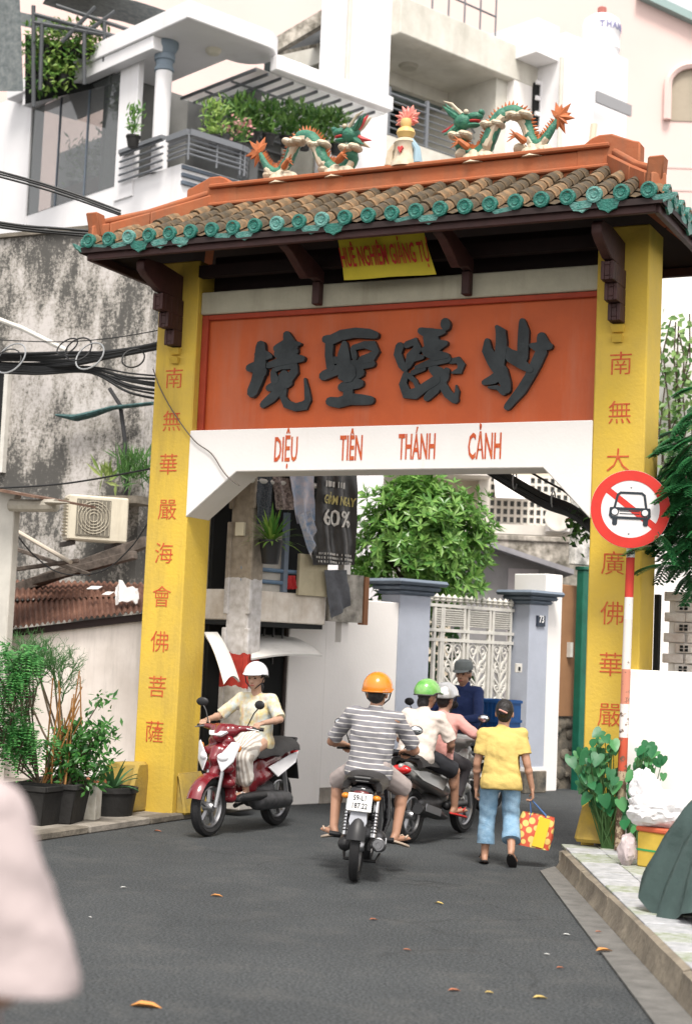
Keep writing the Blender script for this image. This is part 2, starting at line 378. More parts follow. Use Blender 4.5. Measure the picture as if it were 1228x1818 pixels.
for i in range(6):
    random.seed(i+90); a = KF[0]+kd*(i*1.25+.006); e = KF[0]+kd*(i*1.25+1.238); hh = tops+random.uniform(-.01,.004); wj = random.uniform(-.012,.012)
    k = MB(); A_ = []
    for t_ in (0,.25,.5,.75,1):
        p = a.lerp(e,t_); q = random.uniform(-.008,.008); sk = kd*(.10*(1-t_) if i == 0 else 0)
        A_.append([zz(p,0), zz(p+kn*(.03+q)+sk,hh*.48), zz(p+kn*(KW*.55+q+wj)+sk,hh*.93), zz(p+kn*KW+sk,hh), zz(p+kn*KW+sk,0)])
    vs = [v for row in A_ for v in row]; fs = []
    for r_ in range(4):
        for c_ in range(5): fs.append((r_*5+c_, r_*5+(c_+1) % 5, (r_+1)*5+(c_+1) % 5, (r_+1)*5+c_))
    fs += [(0,1,2,3,4),(24,23,22,21,20)]; k.add(vs, fs); k.build('kerb_stone', KERBM, pvr, ang=50)
# tiles run along the kerb, only where the photograph shows them
for i in range(-3, 20):
    for j in range(0, 9):
        a = KF[0]+kd*(i*.3)+kn*(KW+.006+j*.3)
        c = a+kd*.15+kn*.15
        if c.y > 1.0 or c.x < 4.72 or c.x > 8.5: continue
        t = MB(); random.seed(i*31+j); dz = random.uniform(-.004,.005); s_ = .293
        t.prism([Vector((p.x,p.y,tops-.03)) for p in (a, a+kd*s_, a+kd*s_+kn*s_, a+kn*s_)], (0,0,.03+dz)); t.build('tile', TILEM2 if random.random() < .35 else TILEM, pvr, bevel=.004)

# ------------------------------------------------------------------ the gate
YEL = mat('yellow_paint', (.62,.42,.05), .75, var=(1.6, .25), col2=(.52,.36,.065), bump=(30, .2), streak=((.20,.145,.05), .5, 2.2))
YELD = mat('yellow_paint_worn', (.40,.27,.045), .85, var=(4, .5), col2=(.26,.19,.06), bump=(25, .3), streak=((.12,.10,.05), .5, 3))
WHT = mat('white_paint', (.78,.75,.72), .8, var=(1.5, .06), bump=(35, .08), streak=((.50,.45,.38), .2, 2))
LINT = mat('lintel_paint', (.46,.43,.33), .85, var=(3, .2), bump=(30, .15), streak=((.22,.2,.14), .4, 3))
ORG = mat('orange_panel', (.50,.095,.020), .6, var=(1.3, .3), col2=(.40,.075,.018), bump=(20, .08), streak=((.40,.17,.11), .45, 1.6))
ORGF = mat('orange_frame', (.36,.045,.016), .65, var=(3, .25))
BLK = mat('black_letter', (.010,.014,.016), .55, var=(5, .4), col2=(.028,.035,.038), bump=(25, .2))
REDL = mat('red_letter', (.46,.045,.015), .7, var=(25, .3), col2=(.52,.14,.04))
WOOD = mat('brown_wood', (.055,.020,.018), .6, var=(6, .4), bump=(30, .15))
DARKW = mat('dark_wood', (.020,.009,.008), .7, var=(6, .3))
TILE = mat('clay_tile', (.125,.085,.045), .88, var=(11, .6), col2=(.05,.042,.03), bump=(45, .5))
TILE2 = mat('clay_tile_pale', (.29,.17,.085), .88, var=(11, .6), col2=(.10,.075,.045), bump=(45, .5))
TEAL = mat('teal_glaze', (.012,.105,.082), .3, var=(22, .5), col2=(.02,.16,.125), bump=(60, .5), spec=.5)
TEAL2 = mat('pale_teal_glaze', (.15,.31,.28), .4, var=(26, .6), col2=(.05,.2,.17), bump=(60, .6))
CREAM = mat('cream_rim', (.55,.45,.30), .7, var=(12, .4))
RIDGE = mat('ridge_orange', (.31,.105,.043), .8, var=(3, .35), col2=(.32,.085,.03), bump=(25, .2), streak=((.15,.08,.05), .6, 4))
PW, PD, GX = .473, .462, 4.642     # pillar width, depth, right pillar's x
ZL, ZR = .06, .2146
ZBC, ZBB, ZBT, ZLB, ZLT = 2.992, 3.449, 3.871, 5.070, 5.298
XM = (GX+PW)/2
gate = thing('temple_gate', 'yellow temple gate with orange panel, black characters and tiled roof spanning the lane', 'gate', (XM, .23, 0))
for x0, z0, nm in ((0, ZL, 'left'), (GX, 0.0, 'right')):
    p = MB(); p.box(x0, 0, z0-.02, x0+PW, PD, 5.62); po = p.build('pillar', YEL, gate, bevel=.012)
    # sloped stone feet
    if nm == 'left':
        b = MB(); b.hexa([(-.42,-.28,.05),(.17,-.36,.05),(.17,.10,.05),(-.42,.16,.05)], [(-.16,-.24,.53),(.19,-.20,.55),(.19,-.003,.55),(-.16,.05,.53)]); b.build('pillar_foot', YELD, po, bevel=.03)
        b = MB(); b.hexa([(.475,.06,.05),(.60,.06,.05),(.60,.52,.05),(.475,.52,.05)], [(.475,.06,.46),(.50,.06,.44),(.50,.52,.44),(.475,.52,.46)]); b.build('pillar_foot', YELD, po, bevel=.02)
    else:
        b = MB(); b.hexa([(GX+.02,-.30,.2),(GX+.34,-.30,.2),(GX+.34,-.004,.2),(GX+.02,-.004,.2)], [(GX+.05,-.16,.50),(GX+.32,-.15,.50),(GX+.32,-.004,.53),(GX+.05,-.004,.53)]); b.build('pillar_foot', YELD, po, bevel=.03)
# white beam with cut corners
xl = atY(419.7,837,-.006).x; xr = atY(963,830.5,-.006).x; xe = GX-.001
bm_ = MB(); bm_.prism([(PW-.012,-.006,ZBT),(xe,-.006,ZBT),(xe,-.006,ZBC),(xr,-.006,ZBB),(xl,-.006,ZBB),(PW-.012,-.006,ZBC)], (0,.44,0)); beam = bm_.build('beam', WHT, gate, bevel=.008)
# orange panel with raised frame
p = MB(); p.box(PW,.14,ZBT+.001,GX,.30,ZLB-.001); panel = p.build('panel', ORG, gate)
p = MB(); p.box(PW,.095,ZBT+.002,PW+.075,.139,ZLB-.002); p.build('panel_frame', ORGF, panel, bevel=.006)
p = MB(); p.box(PW+.077,.095,ZLB-.055,GX-.001,.139,ZLB-.002); p.build('panel_frame', ORGF, panel, bevel=.006)
p = MB(); p.box(PW,.06,ZLB,GX,.34,ZLT); p.build('lintel', LINT, gate, bevel=.01)
# four cast characters, traced stroke by stroke
def stroke(mb, pts, y0, y1):
    P = [(p.x, p.z, hw) for p, hw in pts]
    n = len(P); Ls = []; Rs = []
    for i, (x, z, h) in enumerate(P):
        a = P[max(i-1,0)]; b = P[min(i+1,n-1)]; dx, dz = b[0]-a[0], b[1]-a[1]; l = math.hypot(dx,dz) or 1; nx, nz = -dz/l, dx/l
        Ls.append((x+nx*h, z+nz*h)); Rs.append((x-nx*h, z-nz*h))
    def capend(i, j):
        x, z, h = P[i]; a = P[j]; ang = math.atan2(z-a[1], x-a[0]); return [(x+h*math.cos(ang+t), z+h*math.sin(ang+t)) for t in (math.pi/4*.9, 0, -math.pi/4*.9)]
    poly = Ls+capend(n-1, n-2)+Rs[::-1]+capend(0, 1)
    m = len(poly)
    cx = [(p[0], y1, p[1]) for p in poly]
    vs = [(p[0], y0, p[1]) for p in poly]+cx
    e = capend(n-1, n-2); s0 = capend(0, 1)
    fs = []
    for i in range(n-1): fs.append((i, i+1, m-3-2-i-(0), m-3-1-i))
    # ends
    Li = n-1; Ri = n+3
    fs = [(i, i+1, (2*n+3-1)-(i+1), (2*n+3-1)-i) for i in range(n-1)]
    fs.append((n-1, n, n+1, n+2, n+3)); fs.append((2*n+2, 2*n+3, 2*n+4, 2*n+5, 0))
    fs = fs+[tuple(k+m for k in f[::-1]) for f in fs]+[(i, (i+1) % m, (i+1) % m+m, i+m) for i in range(m)]
    mb.add(vs, fs)
CH = {
 0: (430,560,4.723,[[(155,255,40),(150,380,50),(145,480,55),(120,560,48),(85,640,45)],[(60,440,30),(100,430,45),(160,470,50)],[(150,330,50),(215,340,30),(240,345,15)],
   [(372,165,32),(385,205,42),(400,240,50)],[(400,235,28),(480,238,14)],[(285,275,28),(350,250,45),(440,260,30)],[(300,320,38),(380,325,45),(440,300,30)],[(215,420,22),(300,390,32),(420,360,38),(500,362,26)],
   [(255,480,22),(270,540,35)],[(430,415,30),(435,470,35),(385,530,40)],[(260,460,18),(330,430,20),(430,425,20)],[(345,500,40),(330,560,55)],[(220,605,28),(300,580,45),(380,560,40)],
   [(310,620,38),(240,690,38),(170,745,28)],[(350,600,22),(335,680,26),(365,740,34),(440,768,32),(520,752,38),(545,705,28),(535,620,20),(520,530,9)]]),
 1: (430,560,4.723,[[(700,200,32),(745,205,40),(830,165,42),(950,145,40),(1060,152,38),(1115,165,30)],[(730,240,35),(725,330,33),(740,430,35)],[(855,240,26),(850,320,50),(850,420,60),(880,480,80)],
   [(680,505,38),(760,470,40),(850,440,40)],[(750,375,28),(820,375,28)],[(930,270,22),(1020,245,28),(1090,252,40),(1118,300,30),(1080,350,40),(1000,372,32)],[(925,280,22),(940,350,24)],
   [(900,420,42),(1000,410,38),(1085,405,28)],[(830,510,32),(900,500,58),(985,480,38)],[(832,600,36),(900,580,42),(980,570,36)],[(890,540,38),(880,680,42)],[(730,720,36),(800,730,42),(900,700,46),(1000,705,42),(1070,710,34)]]),
 2: (690,550,3.961,[[(395,92,34),(400,112,34)],[(225,148,24),(290,172,40),(385,155,16)],[(290,180,52),(300,235,55)],[(250,282,24),(330,250,48),(395,235,20)],[(260,300,26),(320,318,38),(405,322,20)],
   [(75,258,30),(60,310,28),(90,390,26),(112,418,20)],[(125,245,24),(180,222,28),(200,270,32),(155,330,38),(135,390,24)],[(180,335,28),(232,332,16)],[(190,405,14),(280,374,24),(410,345,26)],
   [(115,452,20),(95,520,28),(122,588,36),(180,590,38),(250,542,32),(330,492,32)],[(135,460,18),(180,500,16),(205,555,18)],[(165,440,18),(240,412,18)],[(300,410,28),(340,440,42),(380,470,42)],
   [(345,485,38),(320,560,33),(265,615,26)],[(400,430,26),(368,520,33),(410,590,30),(460,630,28)],[(462,636,20),(476,570,16),(468,530,5)],[(430,360,18),(480,350,24),(505,385,28),(490,428,24),(440,440,8)]]),
 3: (690,550,3.961,[[(690,220,20),(688,280,36),(730,360,42),(790,440,48),(820,520,38),(830,560,28)],[(760,122,16),(785,152,36),(790,230,40),(780,330,40),(765,420,38)],[(670,510,20),(730,490,34),(790,450,40)],
   [(700,545,8),(760,545,16),(805,578,24)],[(800,270,28),(860,330,42),(930,380,36),(990,420,24)],[(850,290,16),(900,320,28)],[(935,82,24),(945,150,40),(940,250,40),(938,340,38)],
   [(1070,190,34),(1080,250,52),(1125,255,26)],[(1000,250,18),(1050,262,38)],[(1070,290,42),(1030,380,40),(985,470,36),(930,560,36),(830,680,26)]])}
for c in range(4):
    ox, oy, s_, st = CH[c]; m_ = MB()
    for i, ps in enumerate(st):
        pts = []
        for x, y, h in ps:
            a = atY(ox+x/s_, oy+y/s_, .085); b = atY(ox+(x+h)/s_, oy+y/s_, .085); pts.append((a, (b-a).length*.98))
        stroke(m_, pts, .078+i*.0012, .1385)
    m_.build('calligraphy_character', BLK, panel, ang=30)
# painted words on the beam
for s_, px, py in (('DIỆU',507.5,796), ('TIÊN',623.5,793.5), ('THÁNH',740,791), ('CẢNH',860,790)):
    c = atY(px, py, -.009); vs, fs = text(s_, .32, .005, .36 if len(s_) < 5 else .34); vs = [(v[0],v[1],v[2]*1.06-.022) for v in vs]; m_ = MB(Matrix.Translation(c)); m_.add(vs, fs); m_.build('painted_word', REDL, beam, fix=False, smooth=False)
# couplet characters painted on the pillars
for s_, pts, x0 in (('南無華嚴海會佛菩薩', [(309,674),(305,750),(299,827),(297,907),(291,985),(287,1062),(284,1142),(279,1222),(274,1302)], 0),
                    ('南無大廣佛華嚴', [(1101,648),(1099,735),(1096,820),(1087,1003),(1086,1092),(1083,1183),(1081,1272)], 1)):
    for ch, (px, py) in zip(s_, pts):
        c = atY(px, py, -.003); vs, fs = text(ch, .23 if x0 == 0 else .225, -.0012, 1.0, .003); m_ = MB(Matrix.Translation(c)); m_.add(vs, fs); m_.build('painted_character', REDL, gate, fix=False, smooth=False)
# roof: hipped, eaves at EZ, ridge along x
EZ, EY0, EY1, EX0, EX1 = 5.615, -.94, 1.40, -.34, 5.47
RX0, RX1, RY, RZ = .45, 4.68, .23, 6.23
SL = (RZ-EZ)/(RY-EY0)
def plane_z(y): return EZ+(RZ-EZ)*(1-abs(y-RY)/(RY-EY0))
r = MB()
c = [(EX0,EY0,EZ),(EX1,EY0,EZ),(EX1,EY1,EZ),(EX0,EY1,EZ),(RX0,RY,RZ),(RX1,RY,RZ)]
top = [Vector(v)-Vector((0,0,.05)) for v in c]; bot = [v-Vector((0,0,.05)) for v in top]
r.add(top+bot, [(0,1,5,4),(1,2,5),(2,3,4,5),(3,0,4),(7,6,10,11),(8,7,11),(9,8,11,10),(6,9,10),(0,6,7,1),(1,7,8,2),(2,8,9,3),(3,9,6,0)])
deck = r.build('roof', DARKW, gate)
# eave boards and rafters
for a, b in (((EX0+.07,EY0+.07),(EX1-.07,EY0+.07)), ((EX1-.07,EY0+.07),(EX1-.07,EY1-.07)), ((EX0+.07,EY1-.07),(EX1-.07,EY1-.07)), ((EX0+.07,EY0+.07),(EX0+.07,EY1-.07))):
    m_ = MB(); m_.bar((*a,EZ-.118), (*b,EZ-.118), .05, .085); m_.build('eave_board', WOOD, deck, bevel=.006)
m_ = MB(); m_.bar((PW+.01,.02,EZ-.12),(GX-.01,.02,EZ-.12),.10,.12); m_.build('purlin', DARKW, deck)
for i in range(14):
    x = .3+i*.35; m_ = MB(); m_.bar((x,EY0+.11,EZ-.075),(x,.2,plane_z(.2)-.16),.055,.07); m_.build('rafter', DARKW, deck)
m_ = MB(); m_.box(PW+.002,.30,ZLT+.002,GX-.002,.36,5.72); m_.build('void_shade', DARKW, gate)  # dark sheet paints the unlit void between lintel and roof
# tile columns on the four slopes: half-round cover tiles over pan tiles, glazed round ends and drips at the eave
def half_tile(L_, r_):
    m_ = MB(); n = 7; vs = []; fs = []
    for y, rr in ((0, r_), (L_, r_*.86)):
        for i in range(n): a = math.pi*i/(n-1); vs.append((rr*math.cos(a), y, rr*math.sin(a)))
    for y, rr in ((0, r_*.8), (L_, r_*.7)):
        for i in range(n): a = math.pi*i/(n-1); vs.append((rr*math.cos(a), y, rr*math.sin(a)))
    for i in range(n-1):
        fs += [(i, i+1, n+i+1, n+i), (2*n+i+1, 2*n+i, 3*n+i, 3*n+i+1), (i+1, i, 2*n+i, 2*n+i+1)]
    m_.add(vs, fs); return m_
TL = .22
tiles = [half_tile(TL, .072).build('roof_tile', M_) for M_ in (TILE, TILE2)]
disc = MB(); disc.lathe([(.0001,-.012),(.026,-.015),(.030,-.008),(.046,-.012),(.051,-.018),(.069,-.014),(.071,.0),(.070,.03)], 16, Z=(0,1,0)); discs = [disc.build('eave_disc', M_) for M_ in (TEAL, TEAL2)]
drip = MB(); dp = []
for i in range(13):
    a = math.pi*i/12; sc_ = 1+.10*math.cos(a*8); dp.append((-.105*math.cos(a), 0, -.115*math.sin(a)*sc_))
drip.prism([Vector((p[0],p[1]-p[2]*.12,p[2])) for p in dp], (0,.02,0)); drips = [drip.build('drip_tile', M_) for M_ in (TEAL2, TEAL)]
rim = MB(); rim.lathe([(.072,.0),(.088,.0),(.088,.02),(.072,.02)], 16, Z=(0,1,0), arc=math.pi, start=0); 
def slope_frame(P, inward, ang):
    """tile frame: y runs up the slope"""
    side = Vector((inward.y, -inward.x, 0)); up = inward*math.cos(ang)+Vector((0,0,math.sin(ang))); nz = side.cross(up)
    return Matrix(((side.x, up.x, nz.x, P.x), (side.y, up.y, nz.y, P.y), (side.z, up.z, nz.z, P.z), (0,0,0,1)))
ANG = math.atan(SL); ANGX = math.atan((RZ-EZ)/(RX0-EX0))
random.seed(3); used = [0]
def tile_col(P, inward, ang, length, maxn=99):
    k = int(length/(TL*.82)); 
    for i in range(k+1):
        rem = length-i*TL*.82
        if rem < .05: break
        q = P+inward*math.cos(ang)*i*TL*.82+Vector((0,0,math.sin(ang)*i*TL*.82+.0))
        M_ = slope_frame(q, inward, ang) @ Matrix.Rotation(random.uniform(-.05,.05),4,'Z') @ Matrix.Translation((0,0,-.012+.006*(i % 2)+random.uniform(-.003,.004)))
        M_ = M_ @ Matrix.Diagonal((random.uniform(.95,1.05), min(1, rem/TL+.1), random.uniform(.94,1.08), 1))
        copypart(tiles[0 if random.random() < .62 else 1], deck, M_)
def eave_end(P, inward, k):
    side = Vector((inward.y, -inward.x, 0))
    Md = Matrix(((side.x, inward.x, 0, P.x), (side.y, inward.y, 0, P.y), (0, 0, 1, P.z), (0,0,0,1)))
    copypart(discs[1 if k in (2, 9, 11, 22) else 0], deck, Md @ Matrix.Translation((0,-.012,.015)) @ Matrix.Rotation(.12,4,'X'))
    if k not in (5, 8, 12, 13, 16, 17, 19, 20, 23): copypart(drips[0 if random.random() < .75 else 1], deck, Md @ Matrix.Translation((.117,-.010,-.03)) @ Matrix.Diagonal((1,1,random.uniform(.30,.95),1)) @ Matrix.Rotation(random.uniform(-.1,.1),4,'Y'))
NC = 25; sp = (EX1-EX0)/NC
for i in range(NC):
    x = EX0+sp*(i+.5); room = 1.0
    if x < RX0: room = (x-EX0)/(RX0-EX0)
    if x > RX1: room = (EX1-x)/(EX1-RX1)
    Ls = (RY-EY0)/math.cos(ANG)*room-.08
    tile_col(Vector((x,EY0,EZ)), Vector((0,1,0)), ANG, max(Ls,.1)); eave_end(Vector((x,EY0,EZ)), Vector((0,1,0)), i)
for i in range(10):
    y = EY0+.117+i*.234; room = 1-abs(y-RY)/(RY-EY0)
    for X, inw in ((EX1, Vector((-1,0,0))), (EX0, Vector((1,0,0)))):
        Ls = (RX0-EX0)/math.cos(ANGX)*room-.06
        if X == EX1 or i > 6: tile_col(Vector((X,y,EZ)), inw, ANGX, max(Ls,.1))
        eave_end(Vector((X,y,EZ)), inw, 30+i)
# pan tiles (between the covers) and the unseen back slope, joined
m_ = MB()
for i in range(NC+1):
    x = EX0+sp*i
    for k in range(6):
        y0 = EY0+k*.19; lim = 1.0
        if x < RX0+.1: lim = (x-EX0)/(RX0-EX0)
        if x > RX1-.1: lim = (EX1-x)/(EX1-RX1)
        if (y0+.1-EY0)/(RY-EY0) > lim: continue
        for sgn in (0, 1):
            yy = y0 if not sgn else 2*RY-y0; y2 = yy+(.2 if not sgn else -.2)
            za, zb = plane_z(yy)-.02, plane_z(y2)-.035
            m_.add([(x-.09,yy,za+.01),(x,yy,za-.015),(x+.09,yy,za+.01),(x+.09,y2,zb+.01),(x,y2,zb-.015),(x-.09,y2,zb+.01)], [(0,1,4,5),(1,2,3,4)])
m_.build('pan_tile', TILE, deck, kind='stuff')
m_ = MB()
for i in range(NC):
    x = EX0+sp*(i+.5); a = Vector((x,EY1,EZ)); b = Vector((x,RY+.1,RZ-.05)); room = 1.0
    if x < RX0: room = (x-EX0)/(RX0-EX0)
    if x > RX1: room = (EX1-x)/(EX1-RX1)
    m_.tube([a, a.lerp(b, room)], .07, 8)
m_.build('back_slope_tile', TILE, deck, kind='stuff')
# masonry ridge and hips with stepped ends
def ridge_bar(pts, hgt, wid, name, prof=None):
    m_ = MB()
    for i in range(len(pts)-1):
        a, b = Vector(pts[i]), Vector(pts[i+1]); d_ = (b-a); s_ = Vector((d_.y,-d_.x,0)).normalized()*wid/2
        ha = hgt[i]; hb = hgt[i+1]; dn = Vector((0,0,-.12))
        m_.hexa([a-s_+dn,a+s_+dn,b+s_+dn,b-s_+dn],[a-s_+Vector((0,0,ha)),a+s_+Vector((0,0,ha)),b+s_+Vector((0,0,hb)),b-s_+Vector((0,0,hb))])
    return m_
z0 = RZ
m_ = ridge_bar([(RX0+.1,RY,z0),(RX1-.1,RY,z0)], [.17,.17], .15, 'ridge'); 
m_.bar((RX0,RY,z0+.195),(RX1,RY,z0+.195),.24,.045); m_.bar((RX0,RY,z0-.0),(RX1,RY,z0-.0),.24,.04); m_.build('ridge', RIDGE, deck, bevel=.012)
for xs, xe_ in ((RX0, EX0), (RX1, EX1)):
    sg = 1 if xe_ < xs else -1
    for ye in (EY0, EY1):
        A = Vector((xs,RY,RZ)); B = Vector((xe_,ye,EZ)); 
        def hp(t, up=0): p_ = A.lerp(B, t); return (p_.x, p_.y, p_.z+up)
        m_ = ridge_bar([hp(0),hp(.5),hp(.8),hp(.93)], [.14,.12,.12,.14], .13, 'hip')
        m_.tube([hp(0,.17),hp(.5,.13),hp(.93,.16)], .035, 8)
        m_.hexa([Vector(hp(.86,.0))+Vector(q_) for q_ in ((-.07,-.07,0),(.07,-.07,0),(.07,.07,0),(-.07,.07,0))],[Vector(hp(.9,.26))+Vector(q_) for q_ in ((-.07,-.07,0),(.07,-.07,0),(.07,.07,0),(-.07,.07,0))])
        m_.build('hip_ridge', RIDGE, deck, bevel=.012)
    # raised curled block where ridge and hips meet
    m_ = MB(); pr_ = [(-.05,.0),(-.05,.20),(.02,.23),(.09,.28),(.16,.305),(.28,.305),(.36,.27),(.48,.22),(.55,.2),(.55,0)]
    m_.prism([(xs+sg*(-.28)+sg*(.55-px_)*1.0, RY-.08, z0+pz_) for px_, pz_ in pr_], (0,.16,0)); m_.build('ridge_end', RIDGE, deck, bevel=.015)
# brackets under the front eave
for px_, kind in ((.25,'corner'), (GX+.21,'corner'), (atY(563,520,.0).x,'mid'), (atY(828,505,.0).x,'mid')):
    x0, x1 = px_-.045, px_+.045
    if kind == 'corner':
        m_ = MB(); m_.prism([(x0,-.01,5.46),(x0,-.01,5.20),(x0,-.42,5.22),(x0,-.66,5.31),(x0,-.74,5.36),(x0,-.75,5.44),(x0,-.70,5.48),(x0,-.40,5.50)], (.09,0,0)); br = m_.build('bracket_arm', WOOD, gate, bevel=.008)
        for j, (ya, za, zb) in enumerate(((-.40,5.04,5.205),(-.28,4.885,5.037),(-.16,4.73,4.882))):
            m_ = MB(); m_.box(x0-.012,ya,za,x0+.02,-.001,zb); m_.box(x1-.02,ya,za,x1+.012,-.001,zb)
            m_.box(x0+.021,ya+.004,zb-.035,x1-.021,-.001,zb-.002); m_.box(x0+.021,ya+.004,za,x1-.021,-.001,za+.035); m_.box(x0+.021,ya+.004,za+.036,x1-.021,ya+.05,zb-.036)
            for q_ in range(3-j): m_.box(x0-.014,ya+.06+q_*.11,za-.001,x1+.014,ya+.10+q_*.11,zb+.001)
            m_.build('bracket_block', WOOD, br, bevel=.004)
        for zc, w_ in ((4.69,.12),(4.60,.10)):
            m_ = MB(); m_.hexa([(px_-w_*.4,-.035,zc-.04),(px_+w_*.4,-.035,zc-.04),(px_+w_*.4,-.001,zc-.04),(px_-w_*.4,-.001,zc-.04)],[(px_-w_/2,-.075,zc+.02),(px_+w_/2,-.075,zc+.02),(px_+w_/2,-.001,zc+.02),(px_-w_/2,-.001,zc+.02)]); m_.build('bracket_corbel', YEL, br)
    else:
        m_ = MB(); m_.prism([(x0,.055,5.30),(x0,-.10,5.32),(x0,-.30,5.27),(x0,-.62,5.44),(x0,-.74,5.47),(x0,-.76,5.55),(x0,-.70,5.62),(x0,-.55,5.58),(x0,-.1,5.47),(x0,.055,5.42)], (.09,0,0))
        m_.box(x0+.005,-.04,5.08,x1-.005,.055,5.30); m_.build('bracket_arm', WOOD, gate, bevel=.008)
for o in discs+drips+tiles:
    bpy.data.objects.remove(o)
# banner under the roof
cs = [atY(596,418,-.30), atY(744,404,-.30), atY(774,481,-.22), atY(611,492,-.22)]
cs = [cs[0]+Vector((0,0,.10)), cs[1]+Vector((0,0,.10)), cs[2]-Vector((0,0,.03)), cs[3]-Vector((0,0,.03))]
bn = thing('banner', 'small yellow banner with red words hanging under the gate roof', 'banner', (cs[2]+cs[3])/2)
YB = mat('banner_yellow', (.62,.50,.03), .6, var=(4,.15)); RB = mat('banner_red', (.50,.03,.02), .6)
gr = [[cs[3].lerp(cs[2], j/8).lerp(cs[0].lerp(cs[1], j/8), i/5)+Vector((0,.012*math.sin(j*1.1+i),0)) for j in range(9)] for i in range(6)]
m_ = MB(); m_.sheet(gr, .004); m_.build('cloth', YB, bn)
ux = (cs[2]-cs[3]).normalized(); uz = ((cs[0]+cs[1])/2-(cs[2]+cs[3])/2).normalized(); uy = uz.cross(ux)
for s_, t_, sz in (('HUÊ NGHIÊM GIẢNG TỰ', .38, .27),):
    c_ = ((cs[2]+cs[3])/2).lerp((cs[0]+cs[1])/2, t_)-uy*.022
    vs, fs = text(s_, sz, .004, .52, .002)
    wd = max(v[0] for v in vs)-min(v[0] for v in vs); kx = min(1, (cs[2]-cs[3]).length*.96/wd); vs = [(v[0]*kx, v[1], v[2]) for v in vs]
    m_ = MB(Matrix(((ux.x,uy.x,uz.x,c_.x),(ux.y,uy.y,uz.y,c_.y),(ux.z,uy.z,uz.z,c_.z),(0,0,0,1)))); m_.add(vs, fs); m_.build('lettering', RB, bn, fix=False, smooth=False)

# ------------------------------------------------------------------ house wall, house gate and buildings behind the gate
WALLW = mat('white_wall', (.80,.77,.74), .85, var=(1.2, .05), bump=(30, .08), streak=((.55,.50,.44), .15, 1.5))
BLUEG = mat('blue_grey_paint', (.40,.43,.50), .8, var=(2, .12), bump=(30, .08))
BLUED = mat('slate_blue_trim', (.155,.19,.24), .7, var=(4, .2))
IRON = mat('white_iron', (.62,.60,.55), .5, var=(6, .2))
STONE = mat('stone_plinth', (.20,.17,.13), .9, var=(6, .7), col2=(.05,.05,.045), bump=(14, .6))
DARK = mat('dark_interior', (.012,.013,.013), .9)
GREY = mat('grey_plaster', (.27,.265,.27), .9, var=(2, .25), bump=(20, .15))
H0 = atZ(566, 1408, .12); FH = frame(H0, 20); HX = hd(20); HN = Vector((HX.y, -HX.x, 0))
def hx(px, y=0, z=1.9): P = FH @ Vector((0, y, z)); return (FH.inverted() @ along(P, HX, px)).x
def hz(px, py, y=0): return (FH.inverted() @ atP(px, py, FH @ Vector((0, y, 0)), HN)).z
hw = thing('house_wall', 'bare white rendered garden wall beside the blue gate pillars', 'wall', FH @ Vector((2,0,0)), 0)
zt = hz(655,1066)
m_ = MB(FH); m_.box(0,0,-.12,hx(733),.18,zt); m_.build('wall', WALLW, hw, bevel=.01)
m_ = MB(FH); m_.box(.002,-.012,-.118,hx(733)-.01,-.001,.06); m_.build('plinth', mat('stained_plinth', (.40,.36,.31), .9, var=(4,.5), bump=(20,.2)), hw)
xa, xb = hx(708,-.02), hx(763,-.02); xc, xd = hx(905,.30), hx(972,-.02)
for i, (x0, x1, pyt, cap) in enumerate(((xa, xb, 1057, 1030), (xc, xd, 1072, 1048))):
    zc_ = hz(738 if i == 0 else 940, pyt, .0); zz = hz(738 if i == 0 else 940, cap, .0)
    t = thing('gate_pillar', 'blue grey gate pillar with slate cap ' + ('at the end of the white wall' if i == 0 else 'with a house number plate'), 'pillar', FH @ Vector(((x0+x1)/2,.3,-.12)), 0, 'pillars of the house gate')
    m_ = MB(FH); m_.box(x0,-.02,-.12,x1,.30,zc_); sh_ = m_.build('shaft', BLUEG, t, bevel=.01)
    h3 = (zz-zc_)
    for k, (a_, b_, o_) in enumerate(((0,.3,.05),(.3,.62,.10),(.62,1,.16))):
        m_ = MB(FH); m_.box(x0-o_,-.02-o_,zc_+h3*a_+.002,x1+o_,.30+o_,zc_+h3*b_); m_.build('cap_moulding', BLUED, t, bevel=.03)
    m_ = MB(FH); m_.box(x0-.03,-.05,-.12,x1+.03,.33,.16); m_.build('plinth', STONE, t, bevel=.01)
    m_ = MB(FH); m_.box(x0-.012,-.032,.162,x1+.012,.312,.21); m_.build('plinth_band', WALLW, t)
    if i == 1:
        px0, px1 = hx(951,-.03), hx(965,-.03); m_ = MB(FH); m_.box(px0,-.045,hz(958,1112,-.03),px1,-.021,hz(958,1093,-.03)); pl = m_.build('number_plate', mat('navy_plate', (.02,.03,.05), .4), t)
        c_ = FH @ Vector(((px0+px1)/2,-.05,hz(958,1100,-.03)));
        vs, fs = text('73', .13, .002, .8, .003); m_ = MB(Matrix.Translation(c_) @ FH.to_3x3().to_4x4()); m_.add(vs, fs); m_.build('lettering', mat('plate_white', (.8,.8,.8), .5), pl, fix=False, smooth=False)
        bx = hx(921,-.03); m_ = MB(FH); m_.box(bx-.06,-.05,hz(921,1194,-.03),bx+.06,-.021,hz(921,1178,-.03)); bb = m_.build('bell_button', IRON, t, bevel=.005)
        m_ = MB(FH); m_.box(bx-.02,-.055,hz(921,1188,-.03)-.02,bx+.02,-.0505,hz(921,1188,-.03)+.03); m_.build('button', DARK, bb)
